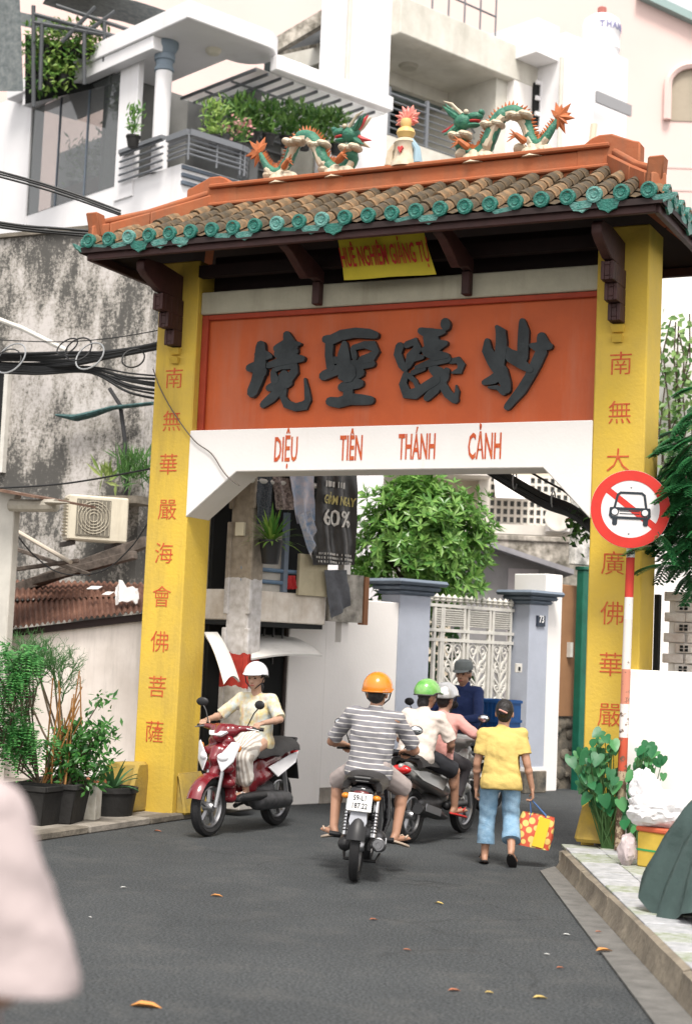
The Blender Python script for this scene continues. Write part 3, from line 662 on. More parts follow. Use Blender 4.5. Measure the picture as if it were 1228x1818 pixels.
# wrought gate
gx0, gx1 = xb+.01, xc-.01; GW = gx1-gx0
zs, zr, zm = hz(835,1056), hz(835,1077), hz(835,1121)
hg = thing('house_gate', 'ornate white iron gate with spear tips, louvres and scrollwork', 'gate', FH @ Vector(((gx0+gx1)/2,.25,-.1)), 0)
def gxp(px): return min(max(hx(px,.25), gx0), gx1)
pan = [(gxp(770), gxp(782)), (gxp(785), gxp(822)), (gxp(829), gxp(867)), (gxp(873), gxp(904))]
m_ = MB(FH)
for a, b in pan:
    for x in (a, b): m_.box(x-.02,.23,-.04,x+.02,.27,zr-.021)
fr = m_.build('gate_frame', IRON, hg)
for z in (zr, zm, zm-.12, .95, .0):
    m_ = MB(FH); m_.box(gx0,.225,z-.02,gx1,.275,z+.02); m_.build('rail', IRON, hg)
k = 17
for i in range(k):
    x = gx0+(i+.5)*GW/k; h_ = zs-zr
    m_ = MB(FH); m_.tube([(x,.25,zr+.021),(x,.25,zr+h_*.25),(x,.25,zr+h_*.45),(x,.25,zr+h_*.5),(x,.25,zr+h_*.7),(x,.25,zs)], [.014,.016,.05,.03,.045,.004], 6); m_.build('spear_tip', IRON, hg)
for a, b in pan:
    for j in range(8):
        z = zm+.05+(zr-zm-.09)*j/8; m_ = MB(FH); m_.bar((a+.021,.25,z+.02),(b-.021,.25,z+.02),.05,.014,(0,-.5,1)); m_.build('louvre_slat', IRON, hg)
def scroll(mb, c, r0, turns, sgn, z_up=1, y=.25, th=.013):
    pts = []
    for i in range(26):
        t_ = i/25; a_ = t_*turns*2*math.pi; rr = r0*(1-.8*t_); pts.append((c[0]+sgn*rr*math.cos(a_), y, c[1]+z_up*rr*math.sin(a_)))
    mb.tube(pts, th, 5)
for a, b in pan[1:]:
    c_ = (a+b)/2; w_ = (b-a)/2-.03
    for zz, zb in ((zm-.14, .97), (.93, .04)):
        m_ = MB(FH); hh = zz-zb
        for s_ in (-1, 1):
            scroll(m_, (c_+s_*w_*.5, zz-w_*.55), w_*.5, 1.3, s_); scroll(m_, (c_+s_*w_*.5, zb+w_*.55), w_*.5, 1.3, s_, -1)
            scroll(m_, (c_+s_*w_*.45, zz-hh*.42), w_*.4, 1.2, -s_); scroll(m_, (c_+s_*w_*.45, zb+hh*.3), w_*.42, 1.2, -s_, -1)
            m_.tube([(c_+s_*w_*(.1+.8*math.sin(t_*math.pi)**2), .25, zz-hh*t_) for t_ in [q/14 for q in range(15)]], .014, 5)
            for q in range(4): zq = zz-hh*(.25+.16*q); m_.tube([(c_+s_*w_*.05,.25,zq-.16),(c_+s_*w_*.3,.25,zq-.05),(c_+s_*w_*.8,.25,zq+.02),(c_+s_*w_*.95,.25,zq+.1)], [.008,.022,.018,.004], 5)
        m_.tube([(c_,.25,zb),(c_,.25,zz)], .011, 5); m_.build('scrollwork', IRON, hg, fix=False)
# white post, brown gate, green post to the right of the house gate
x0, x1 = hx(966,.3), hx(992,.3)
m_ = MB(FH); m_.box(xd+.02,.05,-.12,xd+.02+max(.35,(x1-x0)),.6,hz(985,1020,.05)); solo(m_.build('gate_post', WALLW, bevel=.01), 'plain white square post right of the house number pillar', 'post')
xg = xd+.02+max(.35,(x1-x0))+.02
br_ = thing('side_gate', 'brown sheet metal gate over a rubble base behind the white post', 'gate', FH @ Vector((xg+.6,.3,-.12)))
BRN = mat('brown_sheet', (.30,.155,.075), .7, var=(3,.2))
m_ = MB(FH); m_.box(xg,.2,.85,xg+1.5,.26,hz(1005,1038,.2)); m_.build('sheet', BRN, br_, bevel=.01)
m_ = MB(FH); m_.box(xg+.3,.14,1.65,xg+.36,.2,1.85); m_.build('handle', IRON, br_)
m_ = MB(FH); m_.box(xg,.25,-.12,xg+1.5,.5,.84); m_.build('base', STONE, br_)
m_ = MB(FH)
random.seed(5)
for i in range(40):
    x_ = xg+random.uniform(0,1.4); z_ = random.uniform(-.1,.8); m_.ell((x_,.26,z_),(random.uniform(.05,.14),.06,random.uniform(.04,.1)),7,5)
m_.build('rubble', STONE, br_, kind='stuff')
gp = along(FH @ Vector((0,.06,1.5)), HX, 1029); gp.z = .0; m_ = MB(); t_ = frame(gp, 20); m_ = MB(t_); m_.box(-.06,-.06,-.12,.07,.06,2.95); m_.box(-.08,-.08,2.951,.09,.08,3.0); 
solo(m_.build('green_post', mat('green_paint', (.008,.12,.075), .5, var=(5,.3)), bevel=.01), 'tall dark green metal post between the brown gate and yellow pillar', 'post')
m_ = MB(t_); m_.box(-.2,-.02,3.02,.3,.1,4.05); solo(m_.build('wall_fragment', mat('patched_white', (.75,.72,.68), .9, var=(5,.9), col2=(.1,.1,.09)), bevel=.01), 'flaking white wall stub with dark stains above the green post', 'wall')

# back buildings seen through the gate
def facing(px, py, dep, head): return frame(atD(px, py, dep), head)
CRM = mat('cream_wall', (.66,.58,.46), .85, var=(1.5,.15), streak=((.3,.26,.2), .25, 1.2))
PALE = mat('pale_wall', (.70,.66,.60), .85, var=(1.5,.15), streak=((.35,.32,.27), .35, 1.2))
Bd = frame((*atD(640, 1000, 36).xy, 0), 64); BdN = Vector((hd(64).y, -hd(64).x, 0))
def bx_(px, y=0, z=5.0): return (Bd.inverted() @ along(Bd @ Vector((0,y,z)), hd(64), px)).x
def bz_(px, py, y=0): return atP(px, py, Bd @ Vector((0,y,0)), BdN).z
ah = thing('apartment_house', 'cream apartment house with barred windows behind the garden tree', 'house', Bd @ Vector((3,2,0)))
m_ = MB(Bd); m_.box(-1,.0,0,bx_(1075),6,bz_(700,700)); m_.build('wall', CRM, ah)
m_ = MB(Bd); m_.box(bx_(625),-1.2,bz_(750,850),bx_(862),-.002,bz_(750,828)); m_.build('balcony_slab', PALE, ah)
m_ = MB(Bd); m_.box(bx_(846),-.4,0,bx_(864),-.003,bz_(850,700)); m_.build('column', PALE, ah)
m_ = MB(Bd); m_.box(bx_(640),-.6,0,bx_(664),-.003,bz_(650,780)); m_.build('column', MATS['blue_grey_paint'], ah)
m_ = MB(Bd); m_.box(bx_(698),-.05,bz_(705,960),bx_(718),-.002,bz_(705,857)); d_ = m_.build('window', mat('brown_shutter', (.20,.12,.07), .7), ah)
wx0, wx1 = bx_(866), bx_(1030)
m_ = MB(Bd); m_.box(wx0,-.03,bz_(900,930),wx1,-.002,bz_(900,845)); wn = m_.build('window', mat('window_dark', (.09,.10,.10), .3), ah)
m_ = MB(Bd)
z0_, z1_ = bz_(900,930), bz_(900,845)
for i in range(7): z = z0_+(z1_-z0_)*i/6; m_.box(wx0,-.09,z-.03,wx1,-.035,z+.03)
for i in range(15): x = wx0+(wx1-wx0)*i/14; m_.box(x-.03,-.11,z0_,x+.03,-.091,z1_)
m_.build('window_bars', PALE, wn)
m_ = MB(Bd); m_.sheet([[(lerp(bx_(872), bx_(935), j/5), -.2-.7*i, lerp(z1_, z1_-.6, i)) for j in range(6)] for i in range(2)], .03); m_.build('awning', WALLW, ah)
m_ = MB(Bd); m_.box(bx_(700),-.9,bz_(940,955),bx_(1040),-.12,bz_(940,938)); m_.build('window_ledge', PALE, ah)
ac2 = thing('air_conditioner', 'white air conditioner unit on the cream house beside thick black cable', 'air conditioner', Bd @ Vector((bx_(1000,-1),-1.0,bz_(1000,945,-1))))
x0, x1 = bx_(970,-1.2), bx_(1022,-1.2); z0_, z1_ = bz_(995,946,-1.2), bz_(995,897,-1.2)
m_ = MB(Bd); m_.box(x0,-1.4,z0_,x1,-1.0,z1_); m_.build('case', WALLW, ac2, bevel=.02)
m_ = MB(Bd); m_.lathe([(.30,.0),(.30,.03),(.26,.035),(.22,.02),(.06,.03),(.001,.03)], 20, O=((x0+x1)/2-.1,-1.41,(z0_+z1_)/2), Z=(0,-1,0)); m_.build('fan_grille', PALE, ac2)
# grey plaster lean-to with sloping roof
Gd = frame((*atD(850, 1040, 31).xy, 0), 64); GN = Vector((hd(64).y, -hd(64).x, 0))
def gpt(px, py, y=0): return Gd.inverted() @ atP(px, py, Gd @ Vector((0,y,0)), GN)
gh = thing('grey_outbuilding', 'grey plastered outbuilding with sloping roof beside the garden tree', 'building', Gd @ Vector((1,1,0)))
a, b, c_ = gpt(820,955), gpt(905,985), gpt(985,1012)
m_ = MB(Gd); m_.prism([(a.x,0,0),(c_.x,0,0),(c_.x,0,c_.z),(a.x,0,a.z)], (0,2.5,0)); m_.build('wall', GREY, gh)
m_ = MB(Gd); m_.prism([(a.x-.2,-.5,a.z+.02),(c_.x+.3,-.5,c_.z-.10),(c_.x+.3,-.5,c_.z+.0),(a.x-.2,-.5,a.z+.12)], (0,3.2,0)); m_.build('roof', mat('grey_roof', (.30,.295,.32), .7, var=(3,.2)), gh)
e_ = gpt(902,1000,-.01); m_ = MB(Gd); m_.box(e_.x,-.03,0,e_.x+.6,-.002,e_.z-.1); m_.build('pilaster', mat('mauve_plaster', (.42,.39,.40), .9, var=(2,.2)), gh)
MOSS = mat('mossy_parapet', (.50,.46,.40), .9, var=(5,.8), col2=(.10,.09,.07), bump=(15,.4), streak=((.05,.05,.04), .6, 4))
Md = frame((*atD(880, 1000, 33).xy, 0), 64)
p0, p1 = [Md.inverted() @ atP(px, py, Md @ Vector((0,0,0)), GN) for px, py in ((862,958),(1046,1025))]
m_ = MB(Md); m_.box(p0.x,0,p1.z-1.5,p1.x,.3,p0.z); m_.box(p0.x-.1,-.05,p0.z+.002,p1.x,.4,p0.z+.12); solo(m_.build('parapet_wall', MOSS, bevel=.02), 'stained mossy parapet wall above the grey outbuilding', 'wall')

# garden tree behind the white wall
LEAF1 = leafmat('garden_leaf', (.07,.20,.035), (.24,.42,.10), .3, .3)
BARK = mat('bark', (.12,.09,.06), .9, var=(10,.5), bump=(20,.5))
tb = FH @ Vector((hx(745,1.3),1.3,-.12)); tr = thing('garden_tree', 'bushy bright green tree with glossy leaves behind the white wall', 'tree', tb)
cc = atD(742, 968, (tb-CAM).dot(_fw)); random.seed(11)
m_ = MB()
m_.tube([tb, tb+Vector((.05,0,1.2)), cc-Vector((0,0,.6)), cc+Vector((0,0,.4))], [.11,.09,.06,.02], 8)
cl = []
for i in range(62):
    v = rv(1)
    while v.length > 1: v = rv(1)
    sx = .86-.22*max(0,v.z)
    cl.append(cc+_r*(v.x*sx)+_fw*(v.y*.8)+Vector((0,0,v.z*.80-.02)))
for p in ((650,960),(660,1010),(838,960),(826,905),(730,880),(765,872),(655,1035),(825,1020)): cl.append(atD(p[0], p[1], (tb-CAM).dot(_fw)+random.uniform(-.5,.2)))
for p in cl[::2]: m_.tube([cc-Vector((0,0,.7)), cc.lerp(p,.5)+rv(.08), p], [.035,.02,.006], 5)
m_.build('trunk', BARK, tr)
m_ = MB()
for p in cl:
    for j in range(30):
        q = p+rv(.25); out = (q-cc).normalized()+Vector((0,0,.5)); d0 = (out+rv(.6)).normalized()
        for k in range(7):
            a_ = k*2*math.pi/7+random.random(); s_ = d0.orthogonal().normalized(); t2 = d0.cross(s_)
            dd = (s_*math.cos(a_)+t2*math.sin(a_))*.9+d0*random.uniform(.1,.6)
            leaf_into(m_, q, dd, d0, random.uniform(.09,.18), random.uniform(.035,.06), .15, 1)
m_.build('crown', LEAF1, tr, kind='stuff', fix=False, smooth=False)
# dark greenery filling the garden behind the iron gate
m_ = MB(); random.seed(12)
for i in range(1500):
    q = FH @ Vector((random.uniform(gx0-.3,gx1+.4), random.uniform(1.3,2.4), random.uniform(.1,2.3))); leaf_into(m_, q, rv(1), rv(1)+Vector((0,0,1)), .22, .09, .15, 1)
hdg = thing('garden_hedge', 'dark green hedge showing through the white iron gate', 'hedge', FH @ Vector(((gx0+gx1)/2,1.8,-.1)))
m_.build('foliage', leafmat('hedge_leaf', (.01,.05,.012), (.04,.12,.03)), hdg, kind='stuff', fix=False, smooth=False)

# ------------------------------------------------------------------ house with a balcony, behind the gate on the left
OLDW = mat('old_white_wall', (.55,.52,.47), .9, var=(2.5,.35), bump=(20,.2), streak=((.12,.11,.09), .5, 2.5))
XL = hx(378,0)
bh = thing('balcony_shophouse', 'old shophouse with a cluttered balcony behind the concrete power pole', 'house', FH @ Vector((-1.5,1,-.12)))
m_ = MB(FH)
m_.box(XL-.1,.12,-.12,-.002,.75,5.2); bw = m_.build('wall', OLDW, bh)
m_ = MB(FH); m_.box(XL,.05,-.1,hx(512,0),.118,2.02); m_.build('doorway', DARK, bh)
m_ = MB(FH); m_.box(hx(512,0)+.005,-.02,-.12,-.004,.118,2.15); m_.build('pier', WALLW, bh, bevel=.01)
m_ = MB(FH); m_.cyl((hx(510,-.06),-.06,-.1),(hx(510,-.06),-.06,2.1),.022,n=8); m_.build('downpipe', mat('rusty_pipe', (.06,.045,.04), .8, var=(8,.5)), bh)
by = -.55; XL = hx(378,0)
zs0, zs1 = hz(510,1106,by), hz(510,1052,by)
slabx = hx(577,by)
m_ = MB(FH); m_.box(XL-.1,by,zs0,slabx,.11,zs1); sb = m_.build('balcony_slab', mat('slab_paint', (.74,.69,.62), .9, var=(5,.5), col2=(.55,.48,.40), bump=(20,.2), streak=((.22,.19,.15),.4,4)), bh, bevel=.01)
m_ = MB(FH); m_.box(XL-.1,by+.02,zs0-.05,slabx-.02,.1,zs0-.002); m_.build('slab_shade', DARK, bh)  # near-black layer paints the shade on the slab's underside
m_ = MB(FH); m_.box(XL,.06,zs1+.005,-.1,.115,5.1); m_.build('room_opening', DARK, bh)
m_ = MB(FH); m_.box(XL-.1,by+.05,zs1+.003,hx(505,by),by+.10,zs1+.62); m_.build('balustrade_wall', OLDW, bh)
BPIPE = mat('blue_pipe', (.14,.22,.32), .5, var=(8,.3))
for py in (1012, 1033):
    z = hz(480,py,by); m_ = MB(FH); m_.cyl((XL-.1,by+.02,z),(hx(545,by),by+.02,z),.022,n=8); m_.build('balcony_rail', BPIPE, bh)
for px in (503,):
    x_ = hx(px,by); m_ = MB(FH); m_.box(x_-.03,by-.005,zs1+.002,x_+.03,by+.045,zs1+.85); m_.build('rail_post', BLUED, bh)
x0, x1 = hx(524,by-.02), hx(574,by-.02)
m_ = MB(FH); m_.box(x0,by-.05,hz(550,1058,by),x1,by-.012,hz(550,985,by)); m_.build('side_board', mat('cream_board', (.50,.44,.30), .8, var=(3,.25), streak=((.2,.17,.1),.35,3)), bh)
# end board of concrete with brown edge
x0, x1 = hx(580,by+.1), hx(640,by+.1)
m_ = MB(FH); m_.box(x0,by+.08,hz(630,1105,by),x1,by+.13,hz(630,1020,by)); eb = m_.build('end_board', mat('mould_board', (.46,.43,.38), .9, var=(5,.8), col2=(.09,.085,.07), bump=(15,.3)), bh)
m_ = MB(FH); m_.box(x1+.002,by+.06,hz(630,1105,by)-.02,x1+.07,by+.15,hz(630,1022,by)); m_.build('end_trim', mat('trim_brown', (.25,.11,.05), .7), bh)
# posts and upper frame that things hang from
m_ = MB(FH); x_ = hx(630,by); m_.box(x_-.05,by+.16,zs1-.5,x_+.05,by+.26,5.0); m_.build('balcony_post', WALLW, bh)
zb = hz(470,856,by-.1); m_ = MB(FH); m_.cyl((hx(432,by-.1),by-.1,zb),(hx(560,by-.1),by-.1,hz(560,862,by-.1)),.03,n=8); m_.build('drying_pole', IRON, bh)
m_ = MB(FH); m_.box(XL,by-.05,hz(520,800,by),hx(640,by),.1,hz(520,790,by)); m_.build('upper_beam', OLDW, bh)
# black tarpaulin with white print
def clothgrid(pxy, nx, ny, y, amp, fr, seed=0):
    """hanging cloth between four photograph corners tl,tr,br,bl in the plane y of the balcony"""
    P = [FH.inverted() @ atP(px, py, FH @ Vector((0,y,0)), HN) for px, py in pxy]; gr = []
    for i in range(ny+1):
        row = []
        for j in range(nx+1):
            u, v = j/nx, i/ny; p = P[0].lerp(P[1], u).lerp(P[3].lerp(P[2], u), v)
            row.append((p.x, p.y+amp*(.3+.7*v)*math.sin(fr*u*6.28+seed+1.5*math.sin(v*3+seed))+amp*.5*noise.noise(Vector((u*4+seed,v*5,0))), p.z))
        gr.append(row)
    return gr
tp = thing('tarpaulin', 'black plastic sale banner with white print hung from the balcony as a sunshade', 'tarpaulin', FH @ Vector((hx(600,by-.15),by-.15,zs1)))
grd = clothgrid([(566,815),(632,815),(632,1003),(556,1003)], 24, 24, by-.14, .035, 2.4, 1); m_ = MB(FH); m_.sheet(grd, .006)
m_.build('sheet', mat('black_plastic', (.030,.027,.026), .35, var=(6,.4), bump=(12,.3), spec=.5), tp)
WPR = mat('white_print', (.62,.60,.55), .6); YPR = mat('yellow_print', (.60,.52,.20), .6)
def surf(px, py):
    P = FH.inverted() @ atP(px, py, FH @ Vector((0,by-.14,0)), HN); return P
for s_, px, py, wpx, hpx, m0 in (('GIẢM NGAY',600,890,56,22,YPR),('60%',596,922,52,30,WPR)):
    vs, fs = text(s_, 1, .012, 1, .002); W_ = max(v[0] for v in vs)-min(v[0] for v in vs); H_ = max(v[2] for v in vs)-min(v[2] for v in vs)
    c_ = surf(px, py); wx = surf(px+wpx/2,py).x-surf(px-wpx/2,py).x; hh = surf(px,py-hpx/2).z-surf(px,py+hpx/2).z
    out = []
    xs_ = [g_[0] for g_ in grd[0]]
    for v in vs:
        x_ = c_.x+v[0]*wx/W_; z_ = c_.z+v[2]*hh/H_
        best = min(((r_[j][0]-x_)**2+(r_[j][2]-z_)**2, r_[j][1]) for r_ in grd for j in range(25)); out.append((x_, best[1]-.022+v[1], z_))
    m_ = MB(FH); m_.add(out, fs); m_.build('lettering', m0, tp, fix=False, smooth=False)
# rows of small print too fine to read, joined as one print
random.seed(88); m_ = MB(FH)
for py, px0, px1, h_ in ((862,574,626,11),(985,566,624,4),(992,562,626,4),(999,566,620,4)):
    x_ = surf(px0,py).x; xe_ = surf(px1,py).x; z_ = surf((px0+px1)/2,py).z; hh = surf(600,py-h_/2).z-surf(600,py+h_/2).z
    while x_ < xe_:
        w_ = hh*random.uniform(.3,.7); y_ = min(((r_[j][0]-x_)**2+(r_[j][2]-z_)**2, r_[j][1]) for r_ in grd for j in range(25))[1]-.022
        if random.random() < .82: m_.box(x_,y_-.001,z_-hh/2*random.uniform(.7,1),x_+w_*.6,y_,z_+hh/2)
        x_ += w_+hh*.12
m_.build('small_print', WPR, tp, kind='stuff', fix=False, smooth=False)
# cloths on the pole
for nm, cat_, lab, cor, col, var_, y in (
    ('bed_sheet','sheet','pale pink and blue bed sheet drying beside the black tarpaulin',[(512,838),(558,838),(556,925),(530,930)],(.62,.55,.56),((6,.6),(.20,.33,.50)),by-.16),
    ('towel','towel','narrow blue towel hanging down past the cream board',[(528,915),(552,905),(560,945),(555,992)],(.13,.24,.40),((14,.8),(.55,.5,.48)),by-.19),
    ('netting','net','black mesh netting hung on the balcony next to the power pole',[(452,842),(484,842),(484,930),(456,930)],(.015,.02,.03),((60,.9),(.10,.11,.12)),by-.12),
    ('striped_shirt','shirt','dark striped garment drying between net and bed sheet',[(484,845),(516,850),(520,905),(494,905)],(.05,.035,.035),((30,.9),(.4,.33,.3)),by-.13),
    ('grey_cloth','cloth','grey rag hanging below the tarpaulin over the balcony edge',[(576,1012),(616,1012),(620,1075),(590,1100)],(.13,.135,.15),((8,.4),None),by-.10),
    ('red_rag','cloth','small red cloth behind the blue balcony rails',[(512,1022),(524,1022),(524,1046),(512,1046)],(.45,.03,.03),((8,.3),None),by-.02)):
    m_ = MB(FH); m_.sheet(clothgrid(cor, 10, 12, y, .03, 1.6, len(lab)), .006); solo(m_.build(nm, mat(nm+'_fabric', col, .85, var=var_[0], col2=var_[1], bump=(25,.2))), lab, cat_)
# two curved white awnings
AW = mat('awning_white', (.74,.72,.68), .6, var=(3,.12), streak=((.35,.33,.28),.3,3))
def awning(pts4, bulge, name_lab, thick=.02):
    a, b, c_, d_ = pts4; gr = []
    for i in range(9):
        row = []
        for j in range(9):
            u, v = j/8, i/8; p = a.lerp(b, u).lerp(d_.lerp(c_, u), v); row.append(p+Vector((0,0,bulge*math.sin(v*math.pi*.5)*math.sin(u*math.pi)+bulge*.8*math.sin(v*math.pi))))
        gr.append(row)
    m_ = MB(); m_.sheet(gr, thick); return solo(m_.build('awning', AW), name_lab, 'awning', 'awnings under the balcony')
def hp3(px, py, y): return atP(px, py, FH @ Vector((0,y,0)), HN)
awning([hp3(446,1124,0), hp3(520,1130,0), hp3(572,1163,-.75), hp3(446,1169,-.75)], .03, 'wide white awning like an upturned boat right of the power pole')
awning([hp3(362,1122,-.3), hp3(386,1122,-.3), hp3(426,1210,-.8), hp3(398,1214,-.9)], .07, 'narrow curved white awning hanging between yellow pillar and power pole')
# hanging pot with fern
fc = hp3(481, 972, by-.25); pt = thing('hanging_fern', 'spiky green fern in a black pot on the balcony rail', 'plant', fc-Vector((0,0,.18)))
m_ = MB(); m_.lathe([(.0,-.17),(.085,-.17),(.12,.05),(.13,.05),(.13,.075),(.105,.075),(.10,.03),(0,.03)], 16, O=fc); m_.build('pot', mat('black_pot', (.014,.014,.015), .5), pt)
m_ = MB(); random.seed(21)
for i in range(90):
    a_ = random.uniform(0,6.28); el = random.uniform(.2,1.4); L_ = random.uniform(.25,.48); d_ = Vector((math.cos(a_)*math.cos(el), math.sin(a_)*math.cos(el), math.sin(el)))
    p_ = [fc+Vector((0,0,.05))+d_*L_*t+Vector((0,0,-.28*L_*t*t*math.cos(el)*1.6)) for t in (0,.35,.7,1)]
    s_ = d_.cross(Vector((0,0,1))).normalized()*.012
    m_.add([p_[0]-s_,p_[0]+s_,p_[1]-s_*1.2,p_[1]+s_*1.2,p_[2]-s_,p_[2]+s_,p_[3]], [(0,1,3,2),(2,3,5,4),(4,5,6)])
m_.build('fronds', leafmat('fern_leaf', (.06,.20,.03), (.28,.42,.08)), pt, kind='stuff', fix=False, smooth=False)

# ------------------------------------------------------------------ concrete power pole with red and white bands
def polemat():
    m = bpy.data.materials.new('power_pole_concrete'); m.use_nodes = True; t = m.node_tree; N = t.nodes; L = t.links; b = N['Principled BSDF']
    tc = N.new('ShaderNodeTexCoord'); sp_ = N.new('ShaderNodeSeparateXYZ'); L.new(tc.outputs['Object'], sp_.inputs[0])
    n_ = N.new('ShaderNodeTexNoise'); n_.inputs['Scale'].default_value = 9; n_.inputs['Detail'].default_value = 6; L.new(tc.outputs['Object'], n_.inputs['Vector'])
    ad = N.new('ShaderNodeMath'); ad.operation = 'MULTIPLY_ADD'; ad.inputs[1].default_value = .12; L.new(n_.outputs['Fac'], ad.inputs[0]); L.new(sp_.outputs['Z'], ad.inputs[2])
    rp = N.new('ShaderNodeValToRGB'); cr = rp.color_ramp; cr.interpolation = 'CONSTANT'
    dv = N.new('ShaderNodeMath'); dv.operation = 'DIVIDE'; dv.inputs[1].default_value = 8; L.new(ad.outputs[0], dv.inputs[0]); L.new(dv.outputs[0], rp.inputs[0])
    cr.elements[0].color = (.52,.50,.47,1); cr.elements[1].position = (ZP(1220)+.06)/8; cr.elements[1].color = (.42,.035,.022,1)
    e = cr.elements.new((ZP(1165)+.06)/8); e.color = (.55,.53,.52,1)
    e = cr.elements.new((ZP(1030)+.06)/8); e.color = (.30,.255,.20,1)
    n2 = N.new('ShaderNodeTexNoise'); n2.inputs['Scale'].default_value = 14; n2.inputs['Detail'].default_value = 8; L.new(tc.outputs['Object'], n2.inputs['Vector'])
    r2 = N.new('ShaderNodeValToRGB'); r2.color_ramp.elements[0].position = .34; r2.color_ramp.elements[1].position = .66; r2.color_ramp.elements[0].color = (.6,.57,.53,1); L.new(n2.outputs['Fac'], r2.inputs[0])
    mx = N.new('ShaderNodeMixRGB'); mx.blend_type = 'MULTIPLY'; mx.inputs[0].default_value = .8; L.new(rp.outputs[0], mx.inputs[1]); L.new(r2.outputs[0], mx.inputs[2]); L.new(mx.outputs[0], b.inputs['Base Color'])
    b.inputs['Roughness'].default_value = .9; return m
pb = atZ(416, 1436, .06); 
def ZP(py): return atD(418, py, (pb-CAM).dot(_fw)).z-.06
pp = thing('power_pole', 'square concrete power pole with a red painted band and recessed faces', 'pole', pb, R(-8))
m_ = MB(Matrix.Translation(pb) @ Matrix.Rotation(R(-8),4,'Z'))
for z0, z1, w0, w1 in ((0,5.3,.155,.128),):
    m_.hexa([(-w0,-w0*.8,z0),(w0,-w0*.8,z0),(w0,w0*.8,z0),(-w0,w0*.8,z0)],[(-w1,-w1*.8,z1),(w1,-w1*.8,z1),(w1,w1*.8,z1),(-w1,w1*.8,z1)])
PM = polemat(); m_.build('shaft', PM, pp, bevel=.012)
m_ = MB(Matrix.Translation(pb) @ Matrix.Rotation(R(-8),4,'Z'))
for z0 in (.9, 2.0, 3.1, 4.2):
    for s_ in (-1, 1):
        wq = .155-.035*z0/7.2
        m_.box(s_*wq*.98-.03,-wq*.8-.02,z0,s_*wq*.98+.03,-wq*.8+.03,z0+.96)
m_.build('flange', PM, pp, bevel=.01)
m_ = MB(Matrix.Translation(pb) @ Matrix.Rotation(R(-8),4,'Z')); m_.box(-.05,-.15,ZP(949),.06,-.115,ZP(925)); m_.build('tag_plate', mat('tag_cream', (.6,.55,.42), .7), pp)

# ------------------------------------------------------------------ left side: weathered house, shed, cables, plants
def mottled():
    m = bpy.data.materials.new('weathered_render'); m.use_nodes = True; t = m.node_tree; N = t.nodes; L = t.links; b = N['Principled BSDF']
    tc = N.new('ShaderNodeTexCoord'); mp = N.new('ShaderNodeMapping'); mp.inputs['Scale'].default_value = (1,1,.45); L.new(tc.outputs['Object'], mp.inputs[0])
    def nz(sc_, de, ro, vec): n_ = N.new('ShaderNodeTexNoise'); n_.inputs['Scale'].default_value = sc_; n_.inputs['Detail'].default_value = de; n_.inputs['Roughness'].default_value = ro; L.new(vec, n_.inputs['Vector']); return n_.outputs['Fac']
    a = nz(.9,6,.6,mp.outputs[0]); f = nz(20,8,.8,tc.outputs['Object']); g_ = nz(3.2,9,.75,mp.outputs[0])
    r1 = N.new('ShaderNodeValToRGB'); e = r1.color_ramp.elements; e[0].position = .36; e[0].color = (.075,.072,.066,1); e[1].position = .62; e[1].color = (.50,.47,.45,1); x_ = e.new(.46); x_.color = (.30,.28,.25,1)
    ad = N.new('ShaderNodeMath'); ad.operation = 'MULTIPLY_ADD'; ad.inputs[1].default_value = .95; L.new(f, ad.inputs[0]); L.new(g_, ad.inputs[2])
    a2 = N.new('ShaderNodeMath'); a2.operation = 'MULTIPLY_ADD'; a2.inputs[1].default_value = 1.15; L.new(a, a2.inputs[0]); L.new(ad.outputs[0], a2.inputs[2])
    sp_ = N.new('ShaderNodeSeparateXYZ'); L.new(tc.outputs['Object'], sp_.inputs[0])
    # darker band under the parapet and darker towards the foot
    hgt = N.new('ShaderNodeValToRGB'); h_ = hgt.color_ramp.elements; h_[0].position = 0; h_[0].color = (.30,)*3+(1,); h_[1].position = 1; h_[1].color = (.30,)*3+(1,)
    for p_, c_ in ((.42,.28),(.52,.42),(.60,.62),(.75,.74),(.9,.55)): q_ = h_.new(p_); q_.color = (c_,)*3+(1,)
    mr = N.new('ShaderNodeMath'); mr.operation = 'DIVIDE'; mr.inputs[1].default_value = WZT; L.new(sp_.outputs['Z'], mr.inputs[0]); L.new(mr.outputs[0], hgt.inputs[0])
    a3 = N.new('ShaderNodeMath'); a3.operation = 'MULTIPLY_ADD'; a3.inputs[1].default_value = .42; L.new(hgt.outputs[0], a3.inputs[0]); L.new(a2.outputs[0], a3.inputs[2])
    s3 = N.new('ShaderNodeMath'); s3.operation = 'SUBTRACT'; s3.inputs[1].default_value = 1.315; L.new(a3.outputs[0], s3.inputs[0])
    L.new(s3.outputs[0], r1.inputs[0]); L.new(r1.outputs[0], b.inputs['Base Color']); b.inputs['Roughness'].default_value = .92
    bp = N.new('ShaderNodeBump'); bp.inputs['Strength'].default_value = .35; bp.inputs['Distance'].default_value = .02; L.new(f, bp.inputs['Height']); L.new(bp.outputs[0], b.inputs['Normal'])
    return m
WY = 4.6
wr = atY(258,700,WY).x; WZT = atY(130,412,WY).z
MOT = mottled()
wh = thing('weathered_house', 'grey weathered house wall blotched with black mould left of the gate', 'house', (wr-3,WY+1.5,0))
m_ = MB(); m_.box(-9,WY,0,wr,WY+3,WZT); m_.build('wall', MOT, wh)
m_ = MB(); m_.box(-9,WY-.06,WZT+.002,wr+.02,WY+3,WZT+.06); m_.build('coping', MATS['old_concrete'], wh)
